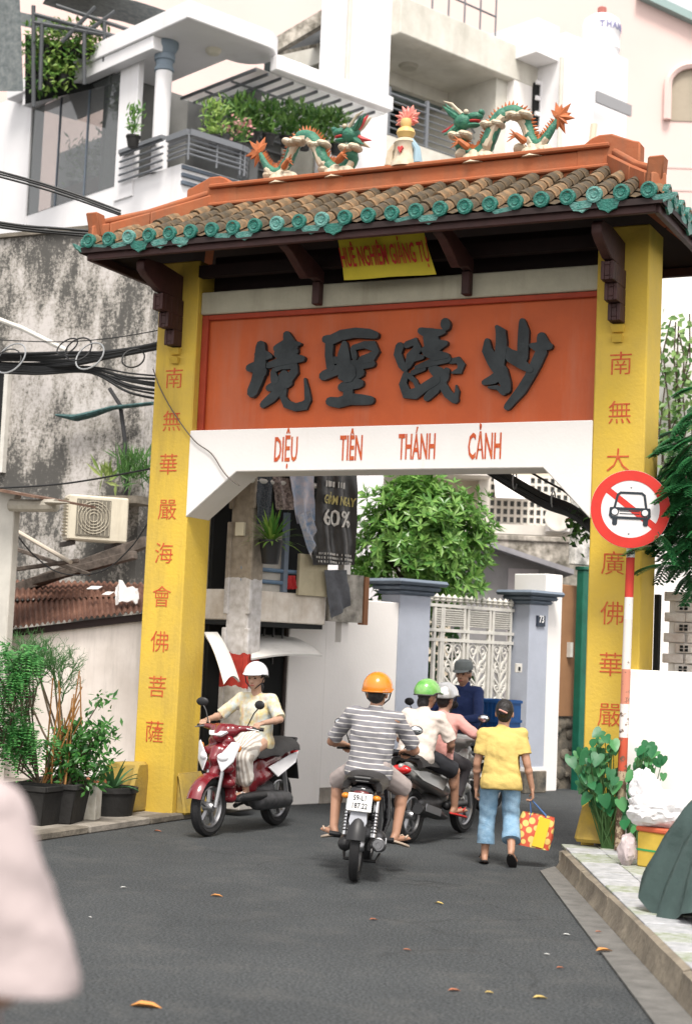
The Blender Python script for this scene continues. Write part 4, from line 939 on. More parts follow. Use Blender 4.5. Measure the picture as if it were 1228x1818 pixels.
# window at the far left
a, b = atY(-40,830,WY-.05), atY(12,655,WY-.05)
m_ = MB(); m_.box(a.x,WY-.04,a.z,b.x,WY-.002,b.z); wn = m_.build('window', DARK, wh)
m_ = MB(); m_.box(b.x,WY-.09,a.z-.08,b.x+.07,WY-.003,b.z+.07); m_.box(a.x,WY-.09,a.z-.08,b.x-.002,WY-.003,a.z-.005); m_.box(a.x,WY-.09,b.z+.005,b.x-.002,WY-.003,b.z+.07); m_.build('frame', IRON, wn)
# broken parapet and wild plants on a ledge of the wall
lz = atY(220,850,WY-.3).z; lx0 = atY(165,850,WY-.3).x
m_ = MB(); m_.box(lx0,WY-.5,lz-.35,wr+.3,WY-.003,lz-.25); m_.build('ledge', MATS['old_concrete'], wh)
random.seed(31)
for j, (px, py, lab, c1, c2, nn, L0) in enumerate(((192,822,'pale broad-bladed weed sprouting from the weathered wall ledge',(.16,.26,.06),(.35,.42,.14),26,.42),(235,812,'dark tangled weeds beside the broad-bladed weed on the wall ledge',(.03,.10,.02),(.10,.22,.05),220,.34))):
    o_ = atY(px, 858, WY-.28); t = thing('wall_weed', lab, 'plant', o_); m_ = MB()
    for i in range(nn):
        a_ = random.uniform(0,6.28); el = random.uniform(.3,1.5); d_ = Vector((math.cos(a_)*math.cos(el), .6*math.sin(a_)*math.cos(el), math.sin(el)*(1 if random.random() < .85 else -.5)))
        leaf_into(m_, o_+Vector((random.uniform(-.22,.22)*(j*.6+.4),random.uniform(-.1,.1),random.uniform(0,.12+.2*j))), d_, Vector((0,-1,.3)), L0*random.uniform(.5,1), .05 if j == 0 else .022, .15, 1)
    m_.build('foliage', leafmat('weed_leaf%s' % 'ab'[j], c1, c2), t, kind='stuff', fix=False, smooth=False)
# teal net rolled along the wall, and a downpipe
m_ = MB(); P = [atY(px,py,WY-.2) for px,py in ((100,737),(135,742),(165,735),(200,724),(272,716))]
m_.tube(P, [.03,.10,.09,.06,.05], 9, flat=.5); solo(m_.build('rolled_net', mat('teal_net', (.06,.13,.13), .8, var=(16,.6), bump=(30,.5))), 'teal shade net rolled up along the weathered wall', 'net')
m_ = MB(); P = [atY(px,py,WY-.12) for px,py in ((195,690),(214,720),(222,780),(225,860),(222,900),(200,925))]; m_.tube(P, .03, 8); solo(m_.build('drain_hose', mat('black_hose', (.02,.02,.022), .6)), 'black hose hanging down the weathered wall behind the air conditioner', 'hose')
m_ = MB(); P = [atY(px,py,WY-.4) for px,py in ((-20,560),(40,583),(118,622))]; m_.tube(P, .035, 8); solo(m_.build('conduit_pipe', IRON), 'white plastic conduit sloping above the cable bundle', 'pipe')
# air conditioner
ac_o = atY(168, 962, WY-.7); t = thing('air_conditioner', 'beige air conditioner unit on the mouldy wall above the rusty roof', 'air conditioner', ac_o, R(48))
fa = WM[t]; m_ = MB(fa); ww, hh_, dd = .40, .60, .34
m_.box(-ww,-dd/2,0,ww,dd/2,hh_); m_.build('case', mat('ac_beige', (.60,.55,.44), .6, var=(4,.12), streak=((.3,.25,.17),.3,5)), t, bevel=.02)
m_ = MB(fa); m_.box(-ww+.10,-dd/2-.012,.06,.16,-dd/2-.001,hh_-.05); gp_ = m_.build('grille_panel', mat('ac_dark', (.16,.145,.115), .7), t, bevel=.004)
m_ = MB(fa); cxg, czg = -.07, .31
for r_ in (.06,.10,.14,.18,.215): m_.tube([(cxg+r_*math.cos(k*math.pi/12),-dd/2-.02,czg+r_*math.sin(k*math.pi/12)) for k in range(24)], .006, 4, closed=True)
for k in range(9): x_ = -ww+.12+k*.053; m_.box(x_-.004,-dd/2-.018,.08,x_+.004,-dd/2-.0125,hh_-.07)
m_.build('fan_guard', mat('ac_guard', (.42,.38,.30), .6), gp_)
for k in range(12):
    z_ = .06+k*.043; m_ = MB(fa); m_.hexa([(-ww-.012,-dd/2+.04,z_),(-ww-.001,-dd/2+.04,z_),(-ww-.001,dd/2-.04,z_),(-ww-.012,dd/2-.04,z_)],[(-ww-.03,-dd/2+.04,z_+.016),(-ww-.001,-dd/2+.04,z_+.026),(-ww-.001,dd/2-.04,z_+.026),(-ww-.03,dd/2-.04,z_+.016)]); m_.build('louvre', MATS['ac_beige'], t)

for x_ in (-.34,.28): m_ = MB(fa); m_.box(x_,-.12,-.06,x_+.06,.6,-.003); m_.build('bracket', MATS['rusty_pipe'], t)
# white neighbour glimpsed between the weathered wall and the gate pillar
a = atY(259,500,WY+1.2); b = atY(300,500,WY+1.2)
m_ = MB(); m_.box(wr+.02,WY+1.2,0,b.x+.6,WY+3.5,7.6); solo(m_.build('white_house', WALLW), 'narrow strip of white house wall between mouldy wall and left yellow pillar', 'house')
# edge of a white house at the far left with a tin awning and gutter
m_ = MB(); a = atY(20,1000,1.3); m_.box(a.x-4,1.3,0,a.x,1.42,atY(20,872,1.3).z); o = solo(m_.build('side_house', mat('side_white', (.55,.53,.48), .85, var=(3,.2), streak=((.2,.18,.14),.35,3)), bevel=.01), 'plain white wall edge at the far left below a tin awning', 'house')
m_ = MB(); p = [atY(-30,862,1.0), atY(62,880,1.0), atY(62,884,1.0), atY(-30,868,1.0)]; m_.prism(p, (0,1.2,0)); solo(m_.build('tin_awning', mat('rusty_tin', (.10,.05,.035), .8, var=(7,.6), col2=(.22,.14,.10))), 'small rusty tin awning at the far left', 'awning')
m_ = MB(); P = [atY(px,py,1.2) for px,py in ((20,897),(60,898),(100,897))]; m_.tube(P, .075, 10); m_.tube([atY(88,893,1.1),atY(122,893,1.1)], [.10,.03], 8, flat=.3); solo(m_.build('gutter_pipe', mat('pvc_grey', (.40,.37,.31), .6, var=(6,.3))), 'grey plastic gutter pipe end under the tin awning', 'pipe')
# shed: rendered wall and two sheets of rusty corrugated iron
SHW = mat('shed_render', (.76,.70,.65), .9, var=(1.8,.28), col2=(.64,.58,.53), bump=(12,.12), streak=((.20,.18,.15),.45,2.2))
SY = 1.9
e0, e1 = atY(-30,1120,SY-.15), atY(262,1084,SY-.15)
sh = thing('shed', 'low shed with pale stained wall and rusty corrugated roof beside the yellow pillar', 'shed', ((e0.x+e1.x)/2,SY+1,0))
m_ = MB(); m_.prism([(e0.x,SY,0),(e1.x+.25,SY,0),(e1.x+.25,SY,e1.z-.03),(e0.x,SY,e0.z-.03)], (0,2.4,0)); m_.build('wall', SHW, sh)
m_ = MB(); m_.box(-2.2,SY-.28,.0,e1.x+.2,SY-.003,.27); m_.build('ledge', MATS['white_paint'], sh, bevel=.02)
RUST = mat('corrugated_rust', (.085,.032,.020), .8, var=(4,.6), col2=(.20,.10,.065), bump=(30,.3), streak=((.02,.012,.01),.5,5))
def corr(a, b, c, d_, name, waves, parent):
    gr = []; n_ = waves*6
    for j in range(5):
        v = j/4; row = []
        for i in range(n_+1):
            u = i/n_; p = Vector(a).lerp(b, u).lerp(Vector(d_).lerp(c, u), v); p.z += .018*math.sin(u*waves*6.2832)+.02*noise.noise(Vector((u*5,v*2,1))); row.append(p)
        gr.append(row)
    m_ = MB(); m_.sheet(gr, .004); return m_.build(name, RUST, parent, ang=80)
corr(e0, e1, atY(255,1055,SY+.75), atY(-30,1068,SY+.75), 'roof_sheet', 30, sh)
corr(atY(-30,1066,SY+.62), atY(255,1060,SY+.62), atY(258,1036,SY+1.6), atY(-30,1030,SY+1.6), 'roof_sheet', 28, sh)
m_ = MB(); m_.bar(Vector(e0)+Vector((0,.1,-.06)), Vector(e1)+Vector((0,.1,-.06)), .06, .08); m_.build('eave_beam', DARKW, sh)
TIM = mat('grey_timber', (.06,.05,.042), .9, var=(8,.6), col2=(.16,.13,.11), bump=(25,.5))
for i, (p, q, w_, h_, lab) in enumerate((((30,1046),(262,962),.10,.14,'upper dark weathered beam lying across the rusty roof'),((62,1032),(240,985),.12,.10,'lower dark weathered beam lying across the rusty roof'),((10,968),(160,1020),.05,.05,'thin brown batten leaning on the rusty roof'),((20,1012),(140,995),.06,.05,'short loose plank at the back of the rusty roof'))):
    m_ = MB(); m_.bar(atY(*p,SY+1.2-.25*i), atY(*q,SY+1.1-.15*i), w_, h_); solo(m_.build('beam', TIM, bevel=.006), lab, 'beam')
m_ = MB(); m_.tube([atY(22,938,SY+1.0), atY(85,975,SY+.8), atY(126,998,SY+.5)], .028, 8); solo(m_.build('bamboo_pole', mat('pale_pole', (.5,.44,.36), .7)), 'pale pole leaning from the white wall edge onto the rusty roof', 'pole')
m_ = MB()
gr = [[atY(206+i*5.0,1045+j*4.4,SY+.25-.03*j)+Vector((0,-.12*math.exp(-((i-3.5)**2)/3)-.03*noise.noise(Vector((i*.7,j*.7,0))),.10*math.exp(-((i-3)**2)/3)*(1-j/7)+.05*noise.noise(Vector((i*.9,j*.6,3))))) for j in range(7)] for i in range(9)]
m_.sheet(gr, .006); solo(m_.build('rag', mat('rag_white', (.72,.70,.68), .8, bump=(10,.3))), 'crumpled white rag lying on the rusty roof', 'rag')
for px, py, w_, lab in ((168,1046,.09,'flat scrap of white paper on the upper rusty roof sheet'),(192,1056,.06,'small white scrap beside the crumpled rag'),(180,1093,.10,'thin white stick on the lower rusty roof sheet')):
    c_ = atY(px,py,SY+.3); m_ = MB(); m_.sheet([[c_+Vector((w_*(i-1.5)*.6,(j-1)*.05,.025*noise.noise(Vector((i,j,px)))+j*.02)) for j in range(3)] for i in range(4)], .004); solo(m_.build('scrap', MATS['rag_white']), lab, 'scrap')
# cables: a thick bundle from the left frame edge to the pillar
CAB = mat('cable_black', (.012,.013,.014), .5); CABW = mat('cable_grey', (.27,.28,.29), .5)
def cable(pts, r, m, name, parent, n=6):
    P = [Vector(p) for p in pts]; S = []
    for i in range(len(P)-1):
        p0, p1, p2, p3 = P[max(i-1,0)], P[i], P[i+1], P[min(i+2,len(P)-1)]
        for k in range(6):
            t = k/6; S.append(.5*((2*p1)+(p2-p0)*t+(2*p0-5*p1+4*p2-p3)*t*t+(3*p1-p0-3*p2+p3)*t**3))
    S.append(P[-1]); m_ = MB(); m_.tube(S, r, n); return m_.build(name, m, parent, fix=False)
cb = thing('cable_bundle', 'thick tangle of black cables crossing in front of the weathered wall to the pillar', 'cables', atY(140,650,.7))
random.seed(41); CY = .7
for i in range(9):
    o = i*2.6; j = lambda: random.uniform(-3,3)
    cable([atY(-60,628+o+j(),CY), atY(30,630+o+j(),CY+.02*i), atY(120,628+o*1.0+j(),CY), atY(200,622+o*.5+j(),CY), atY(300,605+o*.5+j(),CY+.05)], random.uniform(.012,.022), CAB, 'cable', cb)
for i in range(9):
    o = i*3; j = lambda: random.uniform(-4,4)
    cable([atY(-60,640+o*.8+j(),CY+.06), atY(60,648+o*.6+j(),CY+.06), atY(160,650+o*.6+j(),CY+.06), atY(230,664+o*1.2+j(),CY+.06), atY(300,672+o*1.6+j(),CY+.1)], random.uniform(.010,.018), CAB, 'cable', cb)
for px, py, r_, m0, rot in ((20,636,.17,CABW,.2),(15,640,.13,CAB,.9),(160,632,.15,CABW,.3),(140,620,.13,CAB,.6),(237,636,.10,CAB,1.0),(120,615,.10,CAB,.2)):
    c_ = atY(px,py,CY-.1); m_ = MB(); m_.tube([c_+Vector((r_*math.cos(k*math.pi/12)*(.6+.4*math.cos(rot)),.1*math.sin(k*math.pi/12+rot),r_*math.sin(k*math.pi/12)*1.1)) for k in range(24)], .009, 6, closed=True); m_.build('cable_loop', m0, cb, fix=False)
for lab, pts, r_, y_ in (('thin single wire strung above the cable bundle to the pillar',((-30,602),(100,607),(200,600),(300,583)),.006,.5),
    ('black wire running over the air conditioner toward the pillar',((-30,868),(80,862),(160,852),(290,828)),.011,.9),
    ('loose black wire sagging over the rusty roof',((22,938),(60,985),(110,1018),(180,1015),(230,975),(262,930)),.008,1.6)):
    o = cable([atY(*p,y_) for p in pts], r_, CAB, 'wire', None); solo(o, lab, 'wire')
for lab, pts, dep, r_ in (('upper pair of black wires at the far left running behind the roof',((-40,298),(60,325),(140,350),(215,378)),16.5,.022),('lower bundle of wires along the top of the weathered wall',((-40,392),(40,404),(100,410),(160,414)),17.5,.028)):
    t = thing('wire_bundle', lab, 'wire', atD(*pts[1],dep))
    for k in range(3): cable([atD(p[0],p[1]+k*4.5-4+random.uniform(-1,1),dep+.05*k) for p in pts], r_*.55, CAB, 'wire', t)
o = cable([atY(*p,-.03) for p in ((272,655),(285,690),(310,735),(345,782),(375,805),(395,835),(408,850),(425,862))], .006, mat('wire_brown', (.10,.08,.07), .6), 'wire', None); solo(o, 'thin brown wire drooping across the left pillar and white beam', 'wire')
# cables sloping down under the arch on the right
cb2 = thing('cable_bundle', 'thick black cable bundle sloping down under the arch to the right pillar', 'cables', atY(960,890,1.2))
for i in range(7):
    o_ = (i-3)*3.0; j = lambda: random.uniform(-2,2)
    cable([atY(845,818+o_+j(),1.2), atY(900,850+o_*1.1+j(),1.2+.03*i), atY(965,888+o_*1.2+j(),1.2), atY(1020,912+o_*1.1+j(),1.2), atY(1075,960+o_+j(),1.2)], .02, CAB, 'cable', cb2)
m_ = MB(); 
for k in (.35,.7): c_ = atY(lerp(845,1040,k), lerp(820,915,k), 1.2); m_.tube([c_+Vector((.0,.06*math.cos(a_),.085*math.sin(a_))) for a_ in [q*math.pi/6 for q in range(12)]], .008, 5, closed=True)
m_.build('cable_tie', CABW, cb2)
o = cable([atY(*p,1.0) for p in ((935,835),(970,855),(1005,875),(1035,905))], .012, CAB, 'wire', None); solo(o, 'single black wire above the sloping cable bundle under the arch', 'wire')

# ------------------------------------------------------------------ plants and pots on the left pavement
SOIL = mat('soil', (.03,.022,.015), .95, bump=(30,.6)); POT = mat('black_planter', (.020,.019,.018), .7, var=(8,.4), bump=(20,.3))
def planter(t, c, wx, wy, h, m, rz=0):
    M_ = Matrix.Translation(c) @ Matrix.Rotation(rz,4,'Z'); m_ = MB(M_); k = .84
    m_.hexa([(-wx*k,-wy*k,0),(wx*k,-wy*k,0),(wx*k,wy*k,0),(-wx*k,wy*k,0)],[(-wx,-wy,h-.05),(wx,-wy,h-.05),(wx,wy,h-.05),(-wx,wy,h-.05)])
    p_ = m_.build('pot', m, t, bevel=.01)
    m_ = MB(M_)
    for x0,y0,x1,y1 in ((-wx-.02,-wy-.02,wx+.02,-wy+.02),(-wx-.02,wy-.02,wx+.02,wy+.02),(-wx-.02,-wy+.021,-wx+.02,wy-.021),(wx-.02,-wy+.021,wx+.02,wy-.021)): m_.box(x0,y0,h-.049,x1,y1,h)
    m_.build('rim', m, p_, bevel=.006)
    m_ = MB(M_); m_.box(-wx+.021,-wy+.021,h-.048,wx-.021,wy-.021,h-.02); m_.build('soil', SOIL, p_)
pa = atZ(95,1458,.06); pa.z = .06
t1 = thing('potted_shrub', 'leafy shrub in a black planter among tall orange bamboo sticks', 'plant', pa); planter(t1, pa, .27, .22, .36, POT, .3)
random.seed(51); m_ = MB(); lf = MB(); d0 = (pa-CAM).dot(_fw)
for i in range(20):
    px, py = random.uniform(105,190), random.uniform(1245,1400)
    e = atD(px, py, d0+random.uniform(-.15,.4)); b0 = pa+Vector((random.uniform(-.1,.15),random.uniform(-.1,.1),.34)); mid = b0.lerp(e,.5)+rv(.05); m_.tube([b0, mid, e], [.012,.008,.004], 5)
    for k in range(44):
        q = (mid if random.random() < .3 else e)+rv(.10); leaf_into(lf, q, rv(1)+Vector((0,-.3,.2)), Vector((.3,-.6,.9))+rv(.4), random.uniform(.06,.12), .035, .15, 1)
m_.build('stems', BARK, t1); lf.build('foliage', leafmat('shrub_leaf', (.015,.085,.018), (.07,.22,.04), .35), t1, kind='stuff', fix=False, smooth=False)
SK = mat('bamboo_stick', (.34,.16,.045), .7, var=(20,.4))
random.seed(52)
for i in range(17):
    bx0 = 88+random.uniform(-14,36); tx = bx0+random.uniform(0,30)+8; ty = random.uniform(1185,1290)
    a = pa+Vector((random.uniform(-.2,.22),random.uniform(-.16,.16),.33)); e = atD(tx, ty, d0+random.uniform(-.1,.15))
    m_ = MB(); m_.tube([a, a.lerp(e,.5)+rv(.015), e], [.0085,.008,.006], 6); solo(m_.build('bamboo_stick', SK), 'thin orange bamboo stick standing among others in the black planter', 'stick', 'bamboo sticks in the planter')
# feathery bush at the left edge, and a sparse pencil bush
pb_ = atZ(20,1470,.06)+Vector((-.1,.5,0)); t2 = thing('feathery_bush', 'feathery bright green bush at the left edge behind the pink sleeve', 'bush', pb_); planter(t2, pb_, .25,.25,.35, POT)
random.seed(53); lf = MB(); m_ = MB(); d2 = (pb_-CAM).dot(_fw)
for i in range(54):
    px, py = random.gauss(16,34), random.choice((random.uniform(1150,1215),random.uniform(1200,1335),random.uniform(1215,1330)))
    if px > 84: px = random.uniform(-30,84)
    if py < 1200: px = min(px, 55)
    e = atD(px,py,d2+random.uniform(-.35,.35)); m_.tube([pb_+Vector((0,0,.34)) if i % 6 == 0 else pb_.lerp(e,.7)+rv(.06), pb_.lerp(e,.8)+rv(.05)+Vector((0,0,.1)), e], [.010,.006,.003], 5)
    for k in range(9):
        d_ = (rv(1)+Vector((.2,-.4,-.5))).normalized(); q = e+rv(.06); s_ = d_.cross(Vector((0,0,1))).normalized()
        for r_ in range(9):
            c_ = q+d_*(.02*r_)+Vector((0,0,-.0016*r_*r_))
            for sg in (-1,1): leaf_into(lf, c_, s_*sg+d_*.5, Vector((0,-.4,1)), .060*(1-.06*r_), .024, .1, 1)
m_.build('stems', BARK, t2); lf.build('foliage', leafmat('feather_leaf', (.03,.16,.04), (.13,.36,.10)), t2, kind='stuff', fix=False, smooth=False)
pc_ = atZ(65,1440,.06)+Vector((0,.5,0)); t3 = thing('pencil_bush', 'sparse pencil bush with bare thin green twigs against the pale shed wall', 'bush', pc_); planter(t3, pc_, .2,.2,.3, POT)
random.seed(54); m_ = MB(); tw = MB(); d3 = (pc_-CAM).dot(_fw)
def twig(p, d, L_, lv):
    q = p+d*L_; tw.tube([p, p.lerp(q,.5)+rv(.012), q], [.0065-.0012*lv,.006-.0012*lv,.005-.0011*lv], 4, caps=False)
    if lv < 4:
        for k in range(3 if lv < 3 else 2): twig(q if k < 2 else p.lerp(q,.6), (d+rv(.75)+Vector((0,0,.08))).normalized(), L_*random.uniform(.62,.85), lv+1)
base = pc_+Vector((0,0,.28)); 
for px, py in ((40,1215),(70,1200),(95,1185),(60,1170),(105,1225)):
    e = atD(px,py,d3+random.uniform(-.2,.2)); m_.tube([base, base.lerp(e,.5)+rv(.05), e], [.014,.011,.008], 6)
    for k in range(5): twig(base.lerp(e,random.uniform(.8,1)), (Vector((random.uniform(-.6,.6),random.uniform(-.4,.4),1))+rv(.4)).normalized(), random.uniform(.13,.2), 0)
m_.build('stems', BARK, t3); tw.build('twigs', mat('twig_green', (.045,.13,.035), .6), t3, kind='stuff', fix=False)
# white marker post with a creeper, and a pot with a spiky plant
pd_ = atZ(143,1454,.06); t4 = thing('marker_post', 'short white concrete block post wrapped by a small creeper beside the pots', 'post', pd_)
m_ = MB(Matrix.Translation(pd_) @ Matrix.Rotation(.3,4,'Z')); m_.box(-.15,-.09,0,-.02,.09,.26); m_.box(.05,-.09,0,.17,.09,.33); m_.box(-.019,-.07,0,.049,.07,.12); m_.build('block', mat('marker_white', (.62,.60,.54), .85, var=(6,.35), col2=(.4,.37,.3), bump=(20,.2)), t4, bevel=.01)
m_ = MB(); random.seed(55)
for i in range(26): leaf_into(m_, pd_+Vector((random.uniform(-.06,.08),-.12,random.uniform(.02,.34))), Vector((random.uniform(-1,1),-.6,-.4)), Vector((0,-1,.4)), .10, .06, .15, 2)
m_.build('creeper', leafmat('creeper_leaf', (.02,.08,.03), (.06,.17,.07)), t4, kind='stuff', fix=False)
pe_ = atZ(190,1448,.06)+Vector((-.02,.1,0)); t5 = thing('potted_agave', 'spiky strap-leaved plant in a round dark pot beside the pillar foot', 'plant', pe_)
m_ = MB(); m_.lathe([(0,0),(.20,0),(.235,.22),(.25,.22),(.25,.27),(.215,.27),(.21,.22),(0,.22)], 20, O=pe_); m_.build('pot', POT, t5)
random.seed(56)
for i in range(16):
    a_ = i*2.4; el = random.uniform(.35,1.25); L_ = random.uniform(.30,.46); d_ = Vector((math.cos(a_)*math.cos(el), math.sin(a_)*math.cos(el), math.sin(el))); b0 = pe_+Vector((0,0,.24))
    P = [b0+d_*L_*t+Vector((0,0,-.30*t*t*math.cos(el)*L_*1.5)) for t in (0,.3,.6,.85,1)]; s_ = d_.cross(Vector((0,0,1))).normalized(); W_ = (.016,.022,.018,.010,.001)
    m_ = MB(); m_.add([v for p,w_ in zip(P,W_) for v in (p-s_*w_, p+Vector((0,0,-.008)), p+s_*w_)], [f for k in range(4) for f in ((3*k,3*k+1,3*k+4,3*k+3),(3*k+1,3*k+2,3*k+5,3*k+4))]); m_.build('leaf', leafmat('agave_leaf', (.03,.10,.04), (.08,.19,.08)), t5, fix=False)
m_ = MB(); c_ = pe_+Vector((-.30,.28,.0)); m_.lathe([(0,0),(.12,0),(.16,.28),(.17,.28),(.17,.31),(.14,.31),(.13,.27),(0,.27)], 16, O=c_); t6 = thing('clay_pot', 'small terracotta pot behind the white marker post', 'pot', c_); m_.build('pot', mat('terracotta', (.36,.13,.06), .8, var=(5,.3)), t6)
lf = MB(); random.seed(57)
for i in range(90): leaf_into(lf, c_+Vector((0,0,.3))+Vector((random.uniform(-.12,.12),random.uniform(-.12,.12),random.uniform(0,.55))), rv(1)+Vector((0,0,.4)), Vector((0,-.5,1)), .12, .035, .15, 1)
lf.build('foliage', MATS['shrub_leaf'], t6, kind='stuff', fix=False, smooth=False)

# ------------------------------------------------------------------ tall houses above and behind the gate
TWH = mat('tower_white', (.79,.78,.79), .8, var=(.8,.07), bump=(15,.08), streak=((.50,.47,.44),.22,1.3))
TSLATE = mat('slate_paint', (.13,.16,.20), .7, var=(2,.2))
RAILM = mat('rail_grey', (.15,.16,.175), .5)
GLASSD = mat('dark_glass', (.42,.45,.45), .03, spec=.6, trans=.92)
BD = 31.0
C0 = atD(322,300,BD); FB = frame((C0.x,C0.y,0), 22); BX = hd(22); BN = Vector((BX.y,-BX.x,0)); LX = -Vector((BN.x,BN.y,0))   # local x along the right face, y into the house along the left face
def bfx(px, y=0): return (FB.inverted() @ along(FB @ Vector((0,y,11.5)), BX, px)).x
def bfz(px, py, y=0): return atP(px, py, FB @ Vector((0,y,0)), BN).z
def blY(px, x=0): return (FB.inverted() @ along(FB @ Vector((x,0,11.5)), -BN, px)).y
def blz(px, py, x=0): return atP(px, py, FB @ Vector((x,0,0)), BX).z
vh = thing('balcony_villa', 'white modern house with round column, corner balcony and glazed pergola', 'house', FB @ Vector((3,3,0)))
zf = bfz(322,290); zc = bfz(322,46); zt_ = bfz(322,14)
y40 = blY(50); y205 = blY(207)
m_ = MB(FB); m_.box(0,0,0,bfx(700),blY(-60),zf); m_.build('lower_wall', TWH, vh)
m_ = MB(FB)
xr = bfx(466,-.5); rr = .55
poly = [(-.5,-.5,zc)]+[(xr+rr*math.sin(a),-.5+rr-rr*math.cos(a)*1.0,zc) for a in [math.pi*k/10 for k in range(11)]]
poly = [(-.35,-.45,zc),(xr,-.45,zc)]+[(xr+.6*math.sin(math.pi*k/10),.15-.6*math.cos(math.pi*k/10),zc) for k in range(1,10)]+[(xr,.75,zc),(xr-.1,.75,zc),(xr-.1,blY(40)+.4,zc),(-.35,blY(40)+.4,zc)]
m_.prism(poly, (0,0,zt_-zc)); m_.build('roof_slab', TWH, vh, bevel=.02)
m_ = MB(FB); m_.box(-.30,.8,zc-.004-.28,-.045,y40,zc-.004); m_.build('edge_beam', TWH, vh, bevel=.01)
# back room walls
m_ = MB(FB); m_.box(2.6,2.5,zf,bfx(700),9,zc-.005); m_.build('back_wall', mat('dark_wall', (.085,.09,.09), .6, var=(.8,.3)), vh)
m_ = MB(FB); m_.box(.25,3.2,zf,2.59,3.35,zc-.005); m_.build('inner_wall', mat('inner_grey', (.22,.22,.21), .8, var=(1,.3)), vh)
for k in range(9): 
    z_ = zf+.3+(zc-zf-.5)*k/9; m_ = MB(FB); m_.box(2.7,2.44,z_,4.6,2.499,z_+.03); m_.build('shutter_slat', RAILM, vh)
# left face: glazing between columns
m_ = MB(FB); m_.box(-.01,y205+.05,zf+.002,.02,y40,zc-.29); gl = m_.build('glazing', GLASSD, vh)
for t_ in (.33,.66): yq = lerp(y205+.05,y40,t_); m_ = MB(FB); m_.box(-.025,yq-.02,zf+.003,.035,yq+.02,zc-.291); m_.build('mullion', TSLATE, gl)
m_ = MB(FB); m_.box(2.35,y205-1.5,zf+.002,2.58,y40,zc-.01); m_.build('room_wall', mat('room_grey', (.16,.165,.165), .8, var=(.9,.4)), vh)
m_ = MB(FB); m_.box(.5,lerp(y205,y40,.35),zf+.002,1.0,lerp(y205,y40,.95),zf+.62); m_.build('cabinet', mat('cabinet_red', (.14,.035,.025), .6, var=(3,.4)), vh)
m_ = MB(FB); m_.box(-.05,y40,0,.3,blY(-30),zc+.2); m_.build('end_wall', TWH, vh)
m_ = MB(FB); ya, yb = blY(240), y205; m_.box(-.04,min(ya,yb)+.0,zf-.35,.1,max(ya,yb),zc-.004); m_.build('square_column', TWH, vh, bevel=.01)
cxr = Vector((.12, blY(283,.12), 0)); z_top = zc-.004
m_ = MB(FB); m_.lathe([(.17,zf+.001),(.17,z_top-.62)], 24, O=(cxr.x,cxr.y,0)); col_ = m_.build('round_column', TWH, vh)
m_ = MB(FB); m_.lathe([(.171,z_top-.62),(.20,z_top-.60),(.20,z_top-.54),(.175,z_top-.52),(.175,z_top-.40),(.21,z_top-.38),(.215,z_top-.28),(.19,z_top-.26),(.22,z_top-.2),(.27,z_top-.10),(.27,z_top-.001),(.0,z_top-.001)], 24, O=(cxr.x,cxr.y,0)); m_.build('capital', mat('capital_blue', (.20,.25,.30), .7), col_)
# low parapets and rails
m_ = MB(FB)
for i, h_ in enumerate((.10,.24,.38,.52,.66)): m_.tube([(-.12,blY(214,-.1),zf+h_-.1),(-.12,.5,zf+h_-.1)], .025, 6)
m_.build('short_rail', RAILM, vh)
m_ = MB(FB); m_.bar((-.12,blY(214,-.1),zf+.62),(-.12,.5,zf+.62),.12,.09); m_.build('short_rail_top', RAILM, vh, bevel=.01)
xe = bfx(458,-.3); path = [(.0-.1,.35),(-.1,-.35),(xe-.5,-.35)]+[(xe-.5+.5*math.sin(a),-.35+.7-.7*math.cos(a)) for a in [math.pi/2*k/5 for k in range(1,6)]]
for h_ in (.10,.20,.30,.40): m_ = MB(FB); m_.tube([(x,y,zf+h_) for x,y in path], .022, 6); m_.build('balcony_rail', RAILM, vh)
m_ = MB(FB)
for k in range(len(path)-1): m_.bar((*path[k],zf+.53),(*path[k+1],zf+.53),.14,.12)
m_.build('balcony_handrail', RAILM, vh)
for x,y in ((-.1,-.35),(.6,-.35),(1.3,-.35),(xe-.5,-.35),(xe-.05,.2)): m_ = MB(FB); m_.cyl((x,y,zf-.02),(x,y,zf+.5),.02,n=6); m_.build('baluster', RAILM, vh)
for k in range(3): m_ = MB(FB); m_.box(.0,-.05-.012*k,zf-.10-.16*k,xe-.3,-.001,zf-.03-.16*k); m_.build('blue_band', TSLATE, vh)
# glazed pergola to the right of the slab
xp0, xp1 = xr+.65, bfx(694,-.5); zp = bfz(560,148,-.4)
m_ = MB(FB); m_.box(xr+.3,-.45,zp-.02,xp1,-.2,zp+.30); m_.build('pergola_beam', TWH, vh, bevel=.02)
m_ = MB(FB); m_.box(xr-.05,-.19,zp-.03,xp1,2.45,zp-.01); m_.build('pergola_glass', mat('milky_glass', (.88,.89,.88), .5, trans=.9), vh)
for k in range(11): x_ = xr-.05+(xp1-xr-.1)*k/10.5; m_ = MB(FB); m_.box(x_-.018,-.19,zp-.09,x_+.018,2.4,zp-.032); m_.build('pergola_bar', RAILM, vh)
for k in (0.6,1.5): m_ = MB(FB); m_.box(xr-.05,k,zp-.13,xp1,k+.04,zp-.092); m_.build('pergola_bar', RAILM, vh)
c_ = FB.inverted() @ atP(350,117,FB @ Vector((0,.9,0)),BN); m_ = MB(FB); m_.lathe([(0,-.12),(.12,-.10),(.16,-.05),(.17,0)], 16, O=(1.0,.5,zc-.003)); m_.build('ceiling_lamp', mat('lamp_glass', (.65,.62,.52), .4), vh)
